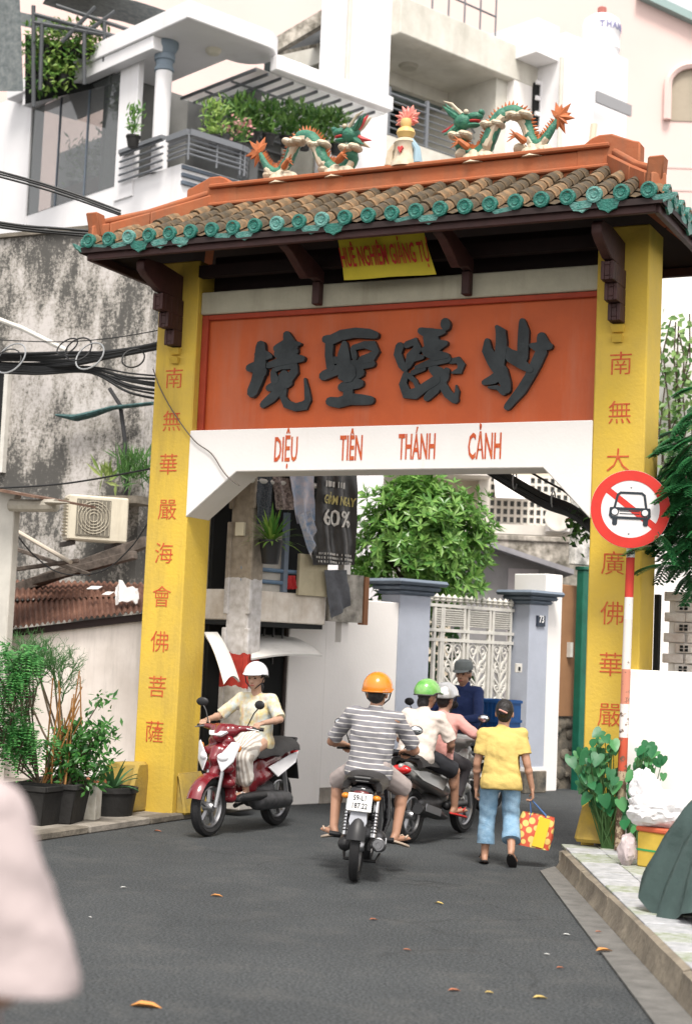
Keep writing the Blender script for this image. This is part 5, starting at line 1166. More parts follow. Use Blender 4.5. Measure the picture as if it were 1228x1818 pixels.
# balcony plants
random.seed(61)
LP = leafmat('balcony_leaf', (.03,.11,.02), (.16,.30,.06)); LP2 = leafmat('balcony_leaf_pale', (.08,.20,.03), (.30,.42,.10))
def potplant(px, py, y, w_, h_, lab, lm, n, leaf=.16, grp=None, hang=False):
    o_ = atP(px, py, FB @ Vector((0,y,0)), BN); t = thing('potted_plant', lab, 'plant', o_, 0, grp)
    m_ = MB(); m_.lathe([(0,0),(.10,0),(.14,.20),(.15,.20),(.15,.24),(0,.22)], 12, O=o_); m_.build('pot', POT, t)
    lf = MB()
    for i in range(n):
        u = random.random(); q = o_+Vector((0,0,.22+h_*u))+_r*random.gauss(0,w_*.45*(.5+.5*u))+_fw*random.gauss(0,w_*.4); leaf_into(lf, q, rv(.8)+Vector((0,0,.6)), Vector((.3,-.7,.6)), leaf*random.uniform(.6,1.2), leaf*.28, .15, 1)
    lf.build('foliage', lm, t, kind='stuff', fix=False, smooth=False); return t
for i, px in enumerate((418,446,476,508,540,568,596)):
    potplant(px, 250+7*i*.6, .25+.1*(i % 2), .30, .62+.1*random.random(), ('first','second','third','fourth','fifth','sixth','seventh')[i]+' dark green potted plant along the villa balcony, counting from the pink flowers', LP, 170, .24, 'row of potted plants along the villa balcony')
potplant(380, 262, -.15, .38, .70, 'tall yellow-green bush behind the curved balcony rail', LP2, 330, .17)
potplant(236, 262, .9, .2, .6, 'plant between the square column and the round column', LP, 90, .18)
fl = potplant(424, 275, -.2, .26, .40, 'pink flowering plant behind the curved balcony rail', LP, 120, .14)
m_ = MB(); o_ = WM[fl].to_translation()
for i in range(60): leaf_into(m_, o_+Vector((random.gauss(0,.16),random.gauss(0,.14),random.uniform(.45,.75))), rv(1), rv(1), .09, .08, .1, 1)
m_.build('blossom', leafmat('pink_petal', (.55,.22,.22), (.75,.45,.42)), fl, kind='stuff', fix=False, smooth=False)
for yq, hh_ in ((.45,.9),(.62,.6),(.8,1.0)): 
    o_ = FB @ Vector((.75,lerp(y205,y40,yq),zf+(.62 if yq < .7 else .62))); t = thing('house_plant', 'plant seen dimly through the villa glazing, '+('nearest the square column','in the middle of the cabinet','farthest from the square column')[int(yq*5)-2], 'plant', o_); m_ = MB(); m_.lathe([(0,0),(.10,0),(.14,.2),(0,.2)], 10, O=o_); m_.build('pot', POT, t); lf = MB()
    for k in range(110): leaf_into(lf, o_+Vector((0,0,.2+random.random()*hh_))+rv(.2), rv(1), Vector((-.7,-.3,.6)), .2, .06, .15, 1)
    lf.build('foliage', LP, t, kind='stuff', fix=False, smooth=False)
# roof terrace with shade netting and planters behind the villa's left end
zq = blz(120,150,1.5)
NET = mat('shade_net', (.10,.12,.125), .9, var=(9,.4), col2=(.20,.22,.22), alpha=.9)
TD = 33.0
def TP(px, py, d_=TD): return atD(px, py, d_)
sn = thing('shade_shelter', 'rooftop shade shelter of pipes and dark netting at the upper left', 'shelter', TP(120,190))
for pts in (((60,10),(60,190)),((75,40),(72,160)),((150,60),(150,150)),((186,40),(186,110)),((60,40),(260,75)),((100,10),(280,70)),((60,25),(300,90)),((110,75),(170,12)),((150,60),(205,20))):
    m_ = MB(); m_.tube([TP(*pts[0]), TP(*pts[1])], .045, 6); m_.build('pipe', mat('pipe_dark', (.07,.075,.08), .6), sn)
m_ = MB(); m_.sheet([[TP(lerp(100,330,i/8)-6*j, lerp(-30,26,i/8)+j*9+3*math.sin(i), TD+.3*j) for j in range(5)] for i in range(9)], .01); m_.build('netting', NET, sn)
m_ = MB(); m_.sheet([[TP(-30+i*13+j*1.0, -20+j*26, TD-.2+.06*math.sin(i*2+j)) for j in range(8)] for i in range(6 if True else 5)], .01); m_.build('netting', NET, sn)
m_ = MB(); m_.sheet([[TP(30+i*11, 20+j*8+i*2.5, TD+.6) for j in range(4)] for i in range(10)], .01); m_.build('netting', NET, sn)
for i, (px, py) in enumerate(((62,100),(84,98),(106,100),(130,102),(152,104),(172,106),(66,150),(90,152),(112,150))):
    o_ = TP(px, py, TD+.3); t = thing('hanging_pot', ('first','second','third','fourth','fifth','sixth','first','second','third')[i]+' hanging pot plant from the left, '+('upper' if i < 6 else 'lower')+' row of the shade shelter', 'plant', o_, 0, 'hanging pots in the shade shelter')
    m_ = MB(); m_.lathe([(0,0),(.10,0),(.14,.2),(.12,.2),(0,.18)], 10, O=o_); m_.build('pot', POT, t); lf = MB()
    for k in range(130): leaf_into(lf, o_+Vector((0,0,.2))+rv(.26)+Vector((0,0,random.uniform(-.15,.4))), rv(1), Vector((.3,-.7,.6)), .17, .07, .15, 1)
    lf.build('foliage', LP2 if i % 3 else LP, t, kind='stuff', fix=False, smooth=False)
m_ = MB(); m_.hexa(*[[TP(px,py,d_) for px,py,d_ in q] for q in (((45,185,TD+.8),(200,150,TD+.8),(200,150,TD+1.5),(45,185,TD+1.5)),((45,62,TD+.8),(200,88,TD+.8),(200,88,TD+1.5),(45,62,TD+1.5)))]); solo(m_.build('dark_backing', DARK), 'added near-black backing that darkens the rooftop shade shelter', 'backing')  # near-black block added behind the pots to make the shelter look dark

# second house: bare concrete portal with a deep balcony
CD_ = 36.0; c0 = atD(688,200,CD_); FC = frame((c0.x,c0.y,0), 22)
def cfx(px, y=0): return (FC.inverted() @ along(FC @ Vector((0,y,13.5)), BX, px)).x
def cfz(px, py, y=0): return atP(px, py, FC @ Vector((0,y,0)), BN).z
PCON = mat('pale_concrete', (.66,.64,.58), .85, var=(1.2,.18), col2=(.50,.48,.42), bump=(12,.15), streak=((.33,.30,.25),.4,1.2))
ph = thing('portal_house', 'pale concrete house framing a deep dark balcony above the dragons', 'house', FC @ Vector((3,3,0)))
x_l, x_m, x_w, x_r = cfx(588), cfx(686), cfx(850), cfx(945)
zsl = cfz(688,2); zsb = cfz(690,62)
m_ = MB(FC); m_.box(x_l,0,0,x_m,.5,zsl+1.6); m_.build('pier', TWH, ph)
m_ = MB(FC); m_.box(x_m+.002,-.3,zsb,x_r,4.5,zsl+.1); m_.build('slab', PCON, ph, bevel=.02)
m_ = MB(FC); m_.box(x_w+.45,-.05,0,x_r,4,zsb-.002); m_.build('side_wall', PCON, ph)
m_ = MB(FC); m_.box(x_l,.6,0,x_w+.44,4,cfz(700,262)); m_.build('lower_wall', PCON, ph)
m_ = MB(FC); m_.box(x_m-1,3.2,cfz(700,262),x_w+.44,3.4,zsb-.003); m_.build('back_wall', mat('teal_dark', (.022,.032,.032), .7, var=(1,.4)), ph)
m_ = MB(FC); m_.box(x_m-.5,1.6,cfz(760,175,1.6),x_w+.44,1.85,cfz(760,140,1.6)); m_.build('cross_beam', PCON, ph)
m_ = MB(FC); m_.cyl((x_m-.3,1.9,cfz(780,215,1.9)),(x_w+.44,1.9,cfz(780,190,1.9)),.12,n=10); m_.build('rolled_blind', mat('blind_grey', (.12,.15,.15), .6), ph)
m_ = MB(FC); m_.lathe([(0,-.1),(.2,-.08),(.24,0)], 16, O=((x_m+x_w)/2,1.0,zsb-.004)); m_.build('ceiling_lamp', mat('lamp_dim', (.4,.38,.32), .5), ph)
for k in range(7): z_ = cfz(780,262,-.1)+k*.16; m_ = MB(FC); m_.tube([(x_m+.1,.1,z_),(x_w-.4,.1,z_),(x_w+.3,.5,z_)], .018 if k < 6 else .03, 6); m_.build('balcony_rail', RAILM, ph)
for x_ in (x_m+.1,(x_m+x_w)/2-.2,x_w-.4): m_ = MB(FC); m_.box(x_-.04,.06,cfz(780,268),x_+.04,.14,cfz(780,262)+1.05); m_.build('baluster', RAILM, ph)
m_ = MB(FC); m_.box(x_m+.0,-.05,0,x_w+.44,.59,cfz(760,266)); m_.build('parapet', PCON, ph)
# rooftop slatted frame left of the portal
for k in range(6):
    p = atD(480+k*20, 95-k*11, CD_+.5); q = atD(560+k*12, 78-k*9, CD_+2.2)
    if k < 4: m_ = MB(); m_.bar(p, q, .10, .16); m_.build('terrace_bar', MATS['mossy_parapet'] if k == 0 else RAILM, ph)
m_ = MB(); m_.bar(atD(474,92,CD_-.2), atD(592,22,CD_-.2), .25, .30); m_.build('terrace_edge', MOSS, ph)
m_ = MB(FC); m_.cyl((x_w-1.2,1.2,zsl+.45),(x_r-.2,1.2,zsl+.45),.32,n=14); solo(m_.build('water_cylinder', mat('cyl_grey', (.16,.17,.18), .4), bevel=.01), 'dark horizontal water cylinder on top of the portal house', 'tank')
m_ = MB(FC)
for x_ in [x_m+1.2+k*.55 for k in range(5)]: m_.cyl((x_,-.1,zsl+.102),(x_,-.1,zsl+1.2),.025,n=6)
m_.cyl((x_m+1.2,-.1,zsl+.7),(x_m+3.4,-.1,zsl+.7),.025,n=6); solo(m_.build('roof_railing', RAILM), 'thin grey railing on the roof edge of the portal house', 'railing')
# white stair tower with a water tank
DD_ = 38.0; d0_ = atD(945,300,DD_); FD = frame((d0_.x,d0_.y,0), 22)
def dfx(px, y=0): return (FD.inverted() @ along(FD @ Vector((0,y,13.0)), BX, px)).x
def dfz(px, py, y=0): return atP(px, py, FD @ Vector((0,y,0)), BN).z
tw_ = thing('stair_tower', 'plain bright white stair tower with a narrow slot window', 'building', FD @ Vector((2,2,0)))
m_ = MB(FD); m_.box(dfx(978),-.3,0,dfx(1030),4,dfz(1060,95)); m_.build('wall', TWH, tw_)
m_ = MB(FD); m_.box(dfx(938),-.1,dfz(950,95),dfx(977),3,dfz(960,38)); m_.build('upper_block', TWH, tw_)
m_ = MB(FD); m_.box(dfx(938),.6,0,dfx(977),3,dfz(950,97)); wl = m_.build('recess_wall', WALLW, tw_)
m_ = MB(FD); m_.box(dfx(943,.5),.5,dfz(955,232,.5),dfx(964,.5),.598,dfz(955,148,.5)); wn = m_.build('window', DARK, tw_)
m_ = MB(FD)
for k in range(4): z_ = lerp(dfz(955,232,.5), dfz(955,148,.5), k/3); m_.box(dfx(943,.5),.44,z_-.05,dfx(964,.5),.499,z_+.05)
m_.box(dfx(952,.5)-.06,.43,dfz(955,232,.5),dfx(952,.5)+.06,.439,dfz(955,148,.5)); m_.build('window_bars', TWH, wn)
m_ = MB(FD); m_.box(dfx(1050,-.3),-.36,dfz(1080,192,-.3),dfx(1112,-.3),-.301,dfz(1080,172,-.3)); m_.build('slot_window', mat('slot_grey', (.28,.28,.29), .6), tw_)
m_ = MB(FD); m_.box(dfx(1031),.3,0,dfx(1122),5,dfz(1075,88,.3)); m_.build('annex', TWH, tw_)
tk = FD.inverted() @ atD(1066,88,DD_+1.5); z0_ = dfz(1066,92,1); z1_ = dfz(1066,12,1); cx_ = dfx(1056,1.4); rd = (dfx(1092,1.4)-dfx(1040,1.4))/2*.8
wt = thing('water_tank', 'white upright water tank with blue letters on the stair tower roof', 'tank', FD @ Vector((cx_,1.4,z0_)))
m_ = MB(FD); hgt_ = z1_-z0_; m_.lathe([(0,z0_),(rd,z0_),(rd,z0_+hgt_*.2),(rd*1.03,z0_+hgt_*.22),(rd*1.03,z0_+hgt_*.25),(rd,z0_+hgt_*.27),(rd,z0_+hgt_*.55),(rd*1.03,z0_+hgt_*.57),(rd*1.03,z0_+hgt_*.8),(rd,z0_+hgt_*.82),(rd*.95,z0_+hgt_*.9),(rd*.6,z0_+hgt_),(0,z0_+hgt_)], 28, O=(cx_,1.4,0)); m_.build('tank', TWH, wt)
m_ = MB(FD); m_.cyl((cx_,1.4,z0_+hgt_),(cx_,1.4,z0_+hgt_+.25),.12,n=8); m_.build('lid', mat('lid_red', (.35,.12,.1), .7), wt)
for i, ch in enumerate('THANH'):
    a_ = (-.95+.40*i); vs, fs = text(ch, hgt_*.20, .01, .9, .01); th_ = math.pi*1.5+a_*.9
    M_ = FD @ Matrix.Translation((cx_+rd*1.05*math.cos(th_),1.4+rd*1.05*math.sin(th_),z0_+hgt_*.68)) @ Matrix.Rotation(th_+math.pi/2,4,'Z'); m_ = MB(M_); m_.add(vs, fs); m_.build('letter', mat('letter_blue', (.22,.22,.36), .6), wt, fix=False, smooth=False)
# pink high building behind everything
PNK = mat('pink_wall', (.70,.53,.49), .85, var=(.25,.06), bump=(6,.05))
ED = 52.0; e0_ = atD(900,300,ED); FE = frame((e0_.x,e0_.y,0), 66); EN = Vector((hd(66).y,-hd(66).x,0))
def efx(px, y=0): return (FE.inverted() @ along(FE @ Vector((0,y,16.0)), hd(66), px)).x
def efz(px, py, y=0): return atP(px, py, FE @ Vector((0,y,0)), EN).z
pk = thing('pink_building', 'tall pale pink building with an arched niche filling the background', 'building', FE @ Vector((0,5,0)))
m_ = MB(FE); m_.prism([(efx(-400),0,0),(efx(1900),0,0),(efx(1900),0,efz(1228,24)-1),(efx(1228),0,efz(1228,24)),(efx(1125),0,efz(1125,-6)),(efx(300),0,efz(1125,-6)+4),(efx(-400),0,efz(1125,-6)+4)], (0,12,0)); m_.build('wall', PNK, pk)
m_ = MB(FE); m_.bar((efx(1120),-.15,efz(1120,-8)),(efx(1300),-.15,efz(1228,26)-.9),.4,.25); m_.build('roof_edge', mat('roof_edge_green', (.25,.34,.33), .6), pk)
nx0, nx1 = efx(1181), efx(1262); nz0, nz1 = efz(1200,215), efz(1210,122); nm = (nx0+nx1)/2; nr = (nx1-nx0)/2
arch = [(nx0,-.03,nz0),(nx1,-.03,nz0)]+[(nm+nr*math.cos(math.pi*k/12),-.03,nz1-nr*.9+nr*.9*math.sin(math.pi*k/12)) for k in range(13)]
m_ = MB(FE); m_.prism(arch, (0,.025,0)); nn = m_.build('arched_niche', mat('niche_tan', (.36,.31,.24), .8, var=(1,.2)), pk)
arch2 = [(nm+(p[0]-nm)*1.1, -.12, nz0+(p[2]-nz0)*1.05) for p in arch]
m_ = MB(FE); m_.tube([Vector(p) for p in arch2[1:]]+[Vector(arch2[0])], .14, 6); m_.build('niche_surround', PNK, pk)
for k in range(6): z_ = efz(1225,300+k*40); m_ = MB(FE); m_.box(efx(1130),-.02,z_,efx(1900),-.001,z_+.06); m_.build('groove_band', mat('pink_joint', (.62,.46,.43), .85), pk)
# white neighbours low on the right, behind the gate pillar
m_ = MB(); p = atD(1120,700,24); q = frame((p.x,p.y,0), 66); m_ = MB(q); m_.box(0,0,0,9,3,8.2); solo(m_.build('white_annex', WALLW), 'white house wall behind the leafy tree at the right edge', 'house')
# chimney-like vent by the ridge end
p = atD(1048,232,30); m_ = MB(); m_.cyl(p+Vector((0,0,-.5)), p+Vector((.06,0,.12)), .07, n=8); solo(m_.build('vent_pipe', mat('vent_cream', (.6,.52,.4), .7)), 'short cream vent pipe behind the right ridge end', 'pipe')
# drain pipes and an outdoor unit on the upper houses
m_ = MB(FC); x_ = x_l+.35; m_.cyl((x_,-.07,cfz(600,260)),(x_,-.07,zsl+1.5),.05,n=8); solo(m_.build('drain_pipe', PCON), 'pale drain pipe running down the white pier left of the portal house', 'pipe')
m_ = MB(FD); m_.cyl((dfx(985,-.3),-.37,dfz(985,300,-.3)),(dfx(985,-.3),-.37,dfz(985,100,-.3)),.05,n=8); solo(m_.build('drain_pipe', PCON), 'pale drain pipe on the corner of the white stair tower', 'pipe')
for px, py, lab in ((1152,300,'small pale window high on the pink building left of the niche column'),):
    x_ = efx(px); z_ = efz(px,py); m_ = MB(FE); m_.box(x_-.3,-.05,z_-.25,x_+.3,-.001,z_+.25); m_.build('vent_grille', PALE, pk)

# ------------------------------------------------------------------ ridge figures
DG = mat('dragon_green', (.05,.20,.12), .45, var=(18,.5), col2=(.02,.10,.07), bump=(60,.5)); DCR = mat('dragon_cream', (.52,.46,.36), .6, var=(12,.3), col2=(.45,.36,.25)); DOR = mat('dragon_orange', (.50,.15,.05), .6, var=(12,.4)); DRD = mat('dragon_red', (.50,.05,.05), .5); DPK = mat('flame_pink', (.60,.10,.10), .5, var=(20,.4), col2=(.62,.30,.22))
DBL = mat('robe_blue', (.25,.36,.42), .6)
def dragon(lab, px_tail, px_head, pyb, sg):
    """sg=+1: tail to the right"""
    a = atY(px_tail, pyb, RY); b = atY(px_head, pyb, RY); zb = RZ+.205
    t = thing('dragon', lab, 'dragon statue', ((a.x+b.x)/2, RY, zb), 0, 'pair of ridge dragons')
    W_ = abs(a.x-b.x); x0 = b.x   # head end
    def X(u): return x0+sg*u*W_
    # u, height, radius  from neck to tail
    K = [(.10,.30,.085),(.09,.16,.09),(.16,.07,.095),(.26,.07,.10),(.34,.16,.10),(.40,.32,.10),(.48,.42,.095),(.58,.43,.09),(.65,.33,.085),(.70,.18,.08),(.77,.09,.075),(.85,.14,.06),(.92,.26,.045),(.96,.34,.03)]
    def cr(i, tt, c):
        p0, p1, p2, p3 = [K[min(max(i+q,0),len(K)-1)][c] for q in (-1,0,1,2)]; return .5*((2*p1)+(p2-p0)*tt+(2*p0-5*p1+4*p2-p3)*tt*tt+(3*p1-p0-3*p2+p3)*tt**3)
    pts, rad = [], []
    for i in range(len(K)-1):
        for q in range(5): tt = q/5; pts.append(Vector((X(cr(i,tt,0)),RY+.03*math.sin(i),zb+cr(i,tt,1)))); rad.append(cr(i,tt,2)*.72)
    m_ = MB(); m_.tube(pts, rad, 12); bd_ = m_.build('body', DG, t)
    m_ = MB()
    for i in range(0, len(pts)-3):
        d_ = (pts[i+1]-pts[max(i-1,0)]).normalized(); n_ = Vector((-d_.z*sg,0,d_.x*sg)); n_ = n_ if i > 0 else n_
        if 10 < i: n_ = n_
        up = n_*(1 if True else -1)
        c_ = pts[i]+up*(-rad[i] if sg*d_.x*up.z < 0 else rad[i])
        o_ = -up if sg*d_.x*up.z < 0 else up
        m_.tube([c_-o_*.02, c_+o_*.045+d_*.015], [.022,.003], 4)
    m_.build('back_fins', DOR, t)
    m_ = MB(); lo = [p-Vector((0,.022,.03)) for p in pts[5:-8]]; m_.tube(lo, [r*.70 for r in rad[5:-8]], 8); m_.build('belly', DCR, t)
    # head: skull, snout, open jaw, horns, mane, eye
    hp_ = Vector((X(.10),RY,zb+.40)); f = Vector((sg*.75,0,.1)).normalized()
    m_ = MB(); m_.ell(hp_,(.10,.085,.085)); m_.ell(hp_+f*.12+Vector((0,0,.02)),(.09,.06,.045)); m_.ell(hp_+f*.10-Vector((0,0,.06)),(.08,.05,.025)); m_.ell(hp_+f*.19+Vector((0,0,.045)),(.03,.05,.03)); hd_ = m_.build('head', DG, t)
    m_ = MB(); m_.ell(hp_+f*.11-Vector((0,0,.022)),(.075,.05,.018)); m_.build('mouth', DRD, hd_)
    m_ = MB()
    for s_ in (-1,1): m_.ell(hp_+f*.05+Vector((0,s_*.055,.07)), .025)
    m_.build('eyes', DCR, hd_)
    m_ = MB()
    for s_ in (-1,1): m_.tube([hp_+Vector((0,s_*.05,.06)), hp_+Vector((-sg*.09,s_*.08,.16)), hp_+Vector((-sg*.17,s_*.10,.19))], [.02,.014,.004], 6)
    m_.build('horns', DCR, hd_)
    for k in range(9):
        a_ = math.pi*(.25+1.05*k/8); d_ = Vector((-sg*abs(math.cos(a_-math.pi/2))*.8-sg*.15, .35*math.sin(k*2.1), math.sin(a_)*.9)).normalized(); m_ = MB()
        m_.tube([hp_+d_*.05, hp_+d_*.14, hp_+d_*.24+Vector((0,0,.02))], [.035,.028,.004], 6); m_.build('mane_lock', (DRD,DCR,DG)[k % 3], hd_)
    # star shaped tail tuft
    tp_ = pts[-1]; m_ = MB()
    for k in range(9):
        a_ = math.pi*(-.55+1.3*k/8) if sg > 0 else math.pi*(.25+1.3*k/8); d_ = Vector((math.cos(a_), .18*math.sin(k*1.9), math.sin(a_))); L_ = .12+.045*(k % 2)
        m_.tube([tp_-d_*.02, tp_+d_*L_*.5, tp_+d_*L_], [.035,.03,.002], 5)
    m_.build('tail_tuft', DOR, t)
    # clouds under and over the coils, claws
    for u, h_, r_ in ((.22,-.01,.15),(.74,-.01,.15)):
        m_ = MB()
        for q in range(7): m_.ell((X(u)+(q-3)*.045,RY+.04*math.sin(q*2),zb+h_+.05+.03*math.cos(q*1.7)),(.07,.08,.06),8,6)
        m_.tube([(X(u),RY,zb-.04),(X(u),RY,zb+.05)], [.13,.09], 10); m_.build('cloud_foot', DCR, t)
    for u, h_ in ((.09,.25),(.38,.32),(.62,.38)):
        m_ = MB()
        for q in range(5): m_.ell((X(u)+(q-2)*.035,RY-.03,zb+h_+.01*math.cos(q*2)),(.05,.10,.04),8,6)
        m_.build('cloud', DCR, t)
    for u in (.20,.70):
        m_ = MB(); c_ = Vector((X(u)-sg*.03,RY-.09,zb+.12)); m_.cap(c_, c_+Vector((-sg*.06,-.03,.05)), .035, .025, 8)
        for q in range(4): m_.tube([c_+Vector((-sg*.06,-.03,.05)), c_+Vector((-sg*(.11+.01*q),-.06,.10-.04*q))], [.015,.003], 5)
        m_.build('claw', DOR, t)
dragon('right green ridge dragon, its orange star tail by the raised right ridge end', 1000, 800, 270, 1)
dragon('left green ridge dragon, its orange star tail by the villa balcony', 452, 640, 300, -1)
c_ = atY(718,290,RY); t = thing('flame_gourd', 'white pedestal figure crowned by a red flame in the middle of the ridge', 'statue', (c_.x,RY,RZ+.205)); B0 = Vector((c_.x,RY,RZ+.205))
m_ = MB(); m_.lathe([(0,0),(.15,0),(.14,.05),(.11,.10),(.10,.22),(.115,.25),(.08,.29),(.0,.29)], 14, O=B0); m_.build('pedestal', DCR, t)
m_ = MB(); m_.lathe([(0,.29),(.07,.30),(.095,.35),(.08,.39),(.045,.41),(.06,.45),(.05,.49),(0,.51)], 14, O=B0); m_.build('gourd', mat('gourd_gold', (.60,.42,.16), .5), t)
for s_ in (-1,1): m_ = MB(); m_.tube([B0+Vector((s_*.07,-.02,.27)),B0+Vector((s_*.14,-.03,.17)),B0+Vector((s_*.15,-.03,.03))],[.025,.035,.05],8); m_.build('ribbon', DBL if s_ > 0 else DCR, t)
m_ = MB(); m_.prism([B0+Vector((x,-.125,z)) for x,z in ((0,.12),(.03,.17),(.018,.19),(0,.175),(-.018,.19),(-.03,.17))], (0,.03,0)); m_.build('heart_emblem', DRD, t)
for k in range(13):
    a_ = math.pi*(-.15+1.3*k/12); d_ = Vector((math.cos(a_),0,math.sin(a_))); c2 = B0+Vector((0,.02,.47)); L_ = .11+.05*math.sin(a_)+.02*(k % 2); m_ = MB()
    m_.tube([c2+d_*.03, c2+d_*L_*.55+Vector((.01,0,.01)), c2+d_*L_], [.02,.032,.003], 6); m_.build('flame', DPK, t)

# ------------------------------------------------------------------ road sign
SR = mat('sign_red', (.55,.022,.012), .4, var=(6,.15)); SW = mat('sign_white', (.68,.66,.66), .4, var=(4,.08)); SB = mat('sign_black', (.012,.02,.028), .4)
sb0 = atY(1099,1484,-.34); sc_ = atY(1118,904,-.34); sb0.z = .17
sgn = thing('no_cars_sign', 'round red and white no cars sign on a peeling striped pole before the right pillar', 'road sign', sb0)
def polepaint():
    m = bpy.data.materials.new('striped_pole_paint'); m.use_nodes = True; t = m.node_tree; N = t.nodes; L = t.links; b = N['Principled BSDF']
    tc = N.new('ShaderNodeTexCoord'); s_ = N.new('ShaderNodeSeparateXYZ'); L.new(tc.outputs['Object'], s_.inputs[0]); dv = N.new('ShaderNodeMath'); dv.operation = 'DIVIDE'; dv.inputs[1].default_value = 3.0
    L.new(s_.outputs['Z'], dv.inputs[0]); rp = N.new('ShaderNodeValToRGB'); cr = rp.color_ramp; cr.interpolation = 'CONSTANT'; L.new(dv.outputs[0], rp.inputs[0])
    zs_ = [(1600,(.42,.33,.22)),(1372,(.45,.07,.03)),(1310,(.66,.60,.56)),(1250,(.50,.20,.13)),(1190,(.60,.56,.52)),(1100,(.66,.63,.60)),(1060,(.50,.035,.02)),(990,(.68,.66,.64)),(968,(.52,.12,.06))]
    for i, (py, c) in enumerate(zs_):
        z_ = atY(1108,py,-.34).z-sb0.z; p_ = min(max(z_/3.0,0),1)
        if i == 0: cr.elements[0].color = (*c,1); cr.elements[0].position = 0
        elif i == 1: cr.elements[1].color = (*c,1); cr.elements[1].position = p_
        else: e = cr.elements.new(p_); e.color = (*c,1)
    n_ = N.new('ShaderNodeTexNoise'); n_.inputs['Scale'].default_value = 16; n_.inputs['Detail'].default_value = 8; n_.inputs['Roughness'].default_value = .7; L.new(tc.outputs['Object'], n_.inputs['Vector'])
    # flaking grows towards the foot of the pole
    fl = N.new('ShaderNodeMath'); fl.operation = 'MULTIPLY_ADD'; fl.inputs[1].default_value = -.30; L.new(dv.outputs[0], fl.inputs[0]); L.new(n_.outputs['Fac'], fl.inputs[2])
    r2 = N.new('ShaderNodeValToRGB'); r2.color_ramp.elements[0].position = .44; r2.color_ramp.elements[1].position = .49; L.new(fl.outputs[0], r2.inputs[0])
    mx = N.new('ShaderNodeMixRGB'); mx.inputs[2].default_value = (.12,.07,.045,1); L.new(rp.outputs[0], mx.inputs[1]); L.new(r2.outputs[0], mx.inputs[0]); L.new(mx.outputs[0], b.inputs['Base Color']); b.inputs['Roughness'].default_value = .75; return m
m_ = MB(); ax = (sc_-sb0).normalized(); m_.cyl(sb0, sc_+Vector((0,.06,-.1)), .040, .036, 16); m_.build('pole', polepaint(), sgn)
sn_ = Vector((.30,-1,.02)).normalized(); su = Vector((.02,0,1)); su = (su-sn_*su.dot(sn_)).normalized(); sx_ = su.cross(sn_)*1
if sx_.x < 0: sx_ = -sx_
SM = Matrix(((sx_.x,-sn_.x,su.x,sc_.x),(sx_.y,-sn_.y,su.y,sc_.y),(sx_.z,-sn_.z,su.z,sc_.z),(0,0,0,1)))   # local y points into the sign
rs = .335
m_ = MB(SM); m_.lathe([(.0001,-.004),(rs-.0,-.004),(rs,0),(rs,.006),(.0001,.006)], 48, Z=(0,1,0)); face = m_.build('sign_face', SW, sgn)
m_ = MB(SM); m_.lathe([(rs*.735,-.0045),(rs*.735,-.0075),(rs*.995,-.0075),(rs*.995,-.0045)], 48, Z=(0,1,0)); m_.build('red_ring', SR, face)
u_ = .00478    # metres per photograph pixel on the disc
def flat(poly, d0, th, m, nm):
    m_ = MB(SM); m_.prism([((x-1118)*u_,-d0,(904-y)*u_) for x,y in poly], (0,-th,0)); return m_.build(nm, m, face)
flat([(1069,872),(1077,864),(1169,932),(1161,941)], .0045, .0015, SR, 'red_bar')
# the car, drawn as an outline
def line(pts, w_, nm, d0=.0065):
    m_ = MB(SM)
    m_.tube([((x-1118)*u_,-d0,(904-y)*u_) for x,y in pts], w_*u_/2, 6, flat=.35) if False else None
    for i in range(len(pts)-1):
        (x0,y0),(x1,y1) = pts[i],pts[i+1]; dx,dy = x1-x0,y1-y0; l = math.hypot(dx,dy) or 1; nx,ny = -dy/l*w_/2, dx/l*w_/2; ex,ey = dx/l*w_*.3, dy/l*w_*.3
        m_.prism([((x-1118)*u_,-d0-.0003*i,(904-y)*u_) for x,y in ((x0-ex+nx,y0-ey+ny),(x0-ex-nx,y0-ey-ny),(x1+ex-nx,y1+ey-ny),(x1+ex+nx,y1+ey+ny))], (0,-.001,0))
    return m_.build(nm, SB, face)
line([(1090,903),(1095,879),(1100,875),(1137,875),(1142,879),(1146,903)], 4.2, 'car_roof')
line([(1084,904),(1151,904)], 5, 'car_waist', .0085)
line([(1084,904),(1083,916),(1086,920),(1149,920),(1152,916),(1151,904)], 4.5, 'car_body', .009)
for x_ in (1087,1141): flat([(x_,921),(x_+9,921),(x_+9,931),(x_+7,934),(x_+2,934),(x_,931)], .0066, .0015, SB, 'car_wheel')
for x_ in (1091,1144):
    for r_, mm, dd_ in ((7.2,SB,.0115),(5.4,SW,.0135)): flat([(x_+r_*math.cos(k*math.pi/8),910+r_*math.sin(k*math.pi/8)) for k in range(16)], dd_, .0012, mm, 'car_headlight')
for y_ in (908,912.5): line([(1100,y_),(1134,y_)], 1.3, 'car_grille', .0068)
for x_, y_ in ((1118,865),(1117,948)): m_ = MB(SM); m_.ell(((x_-1118)*u_,-.006,(904-y_)*u_),(.008,.004,.008),8,6); m_.build('bolt', mat('bolt', (.3,.3,.3), .4, 1), face)

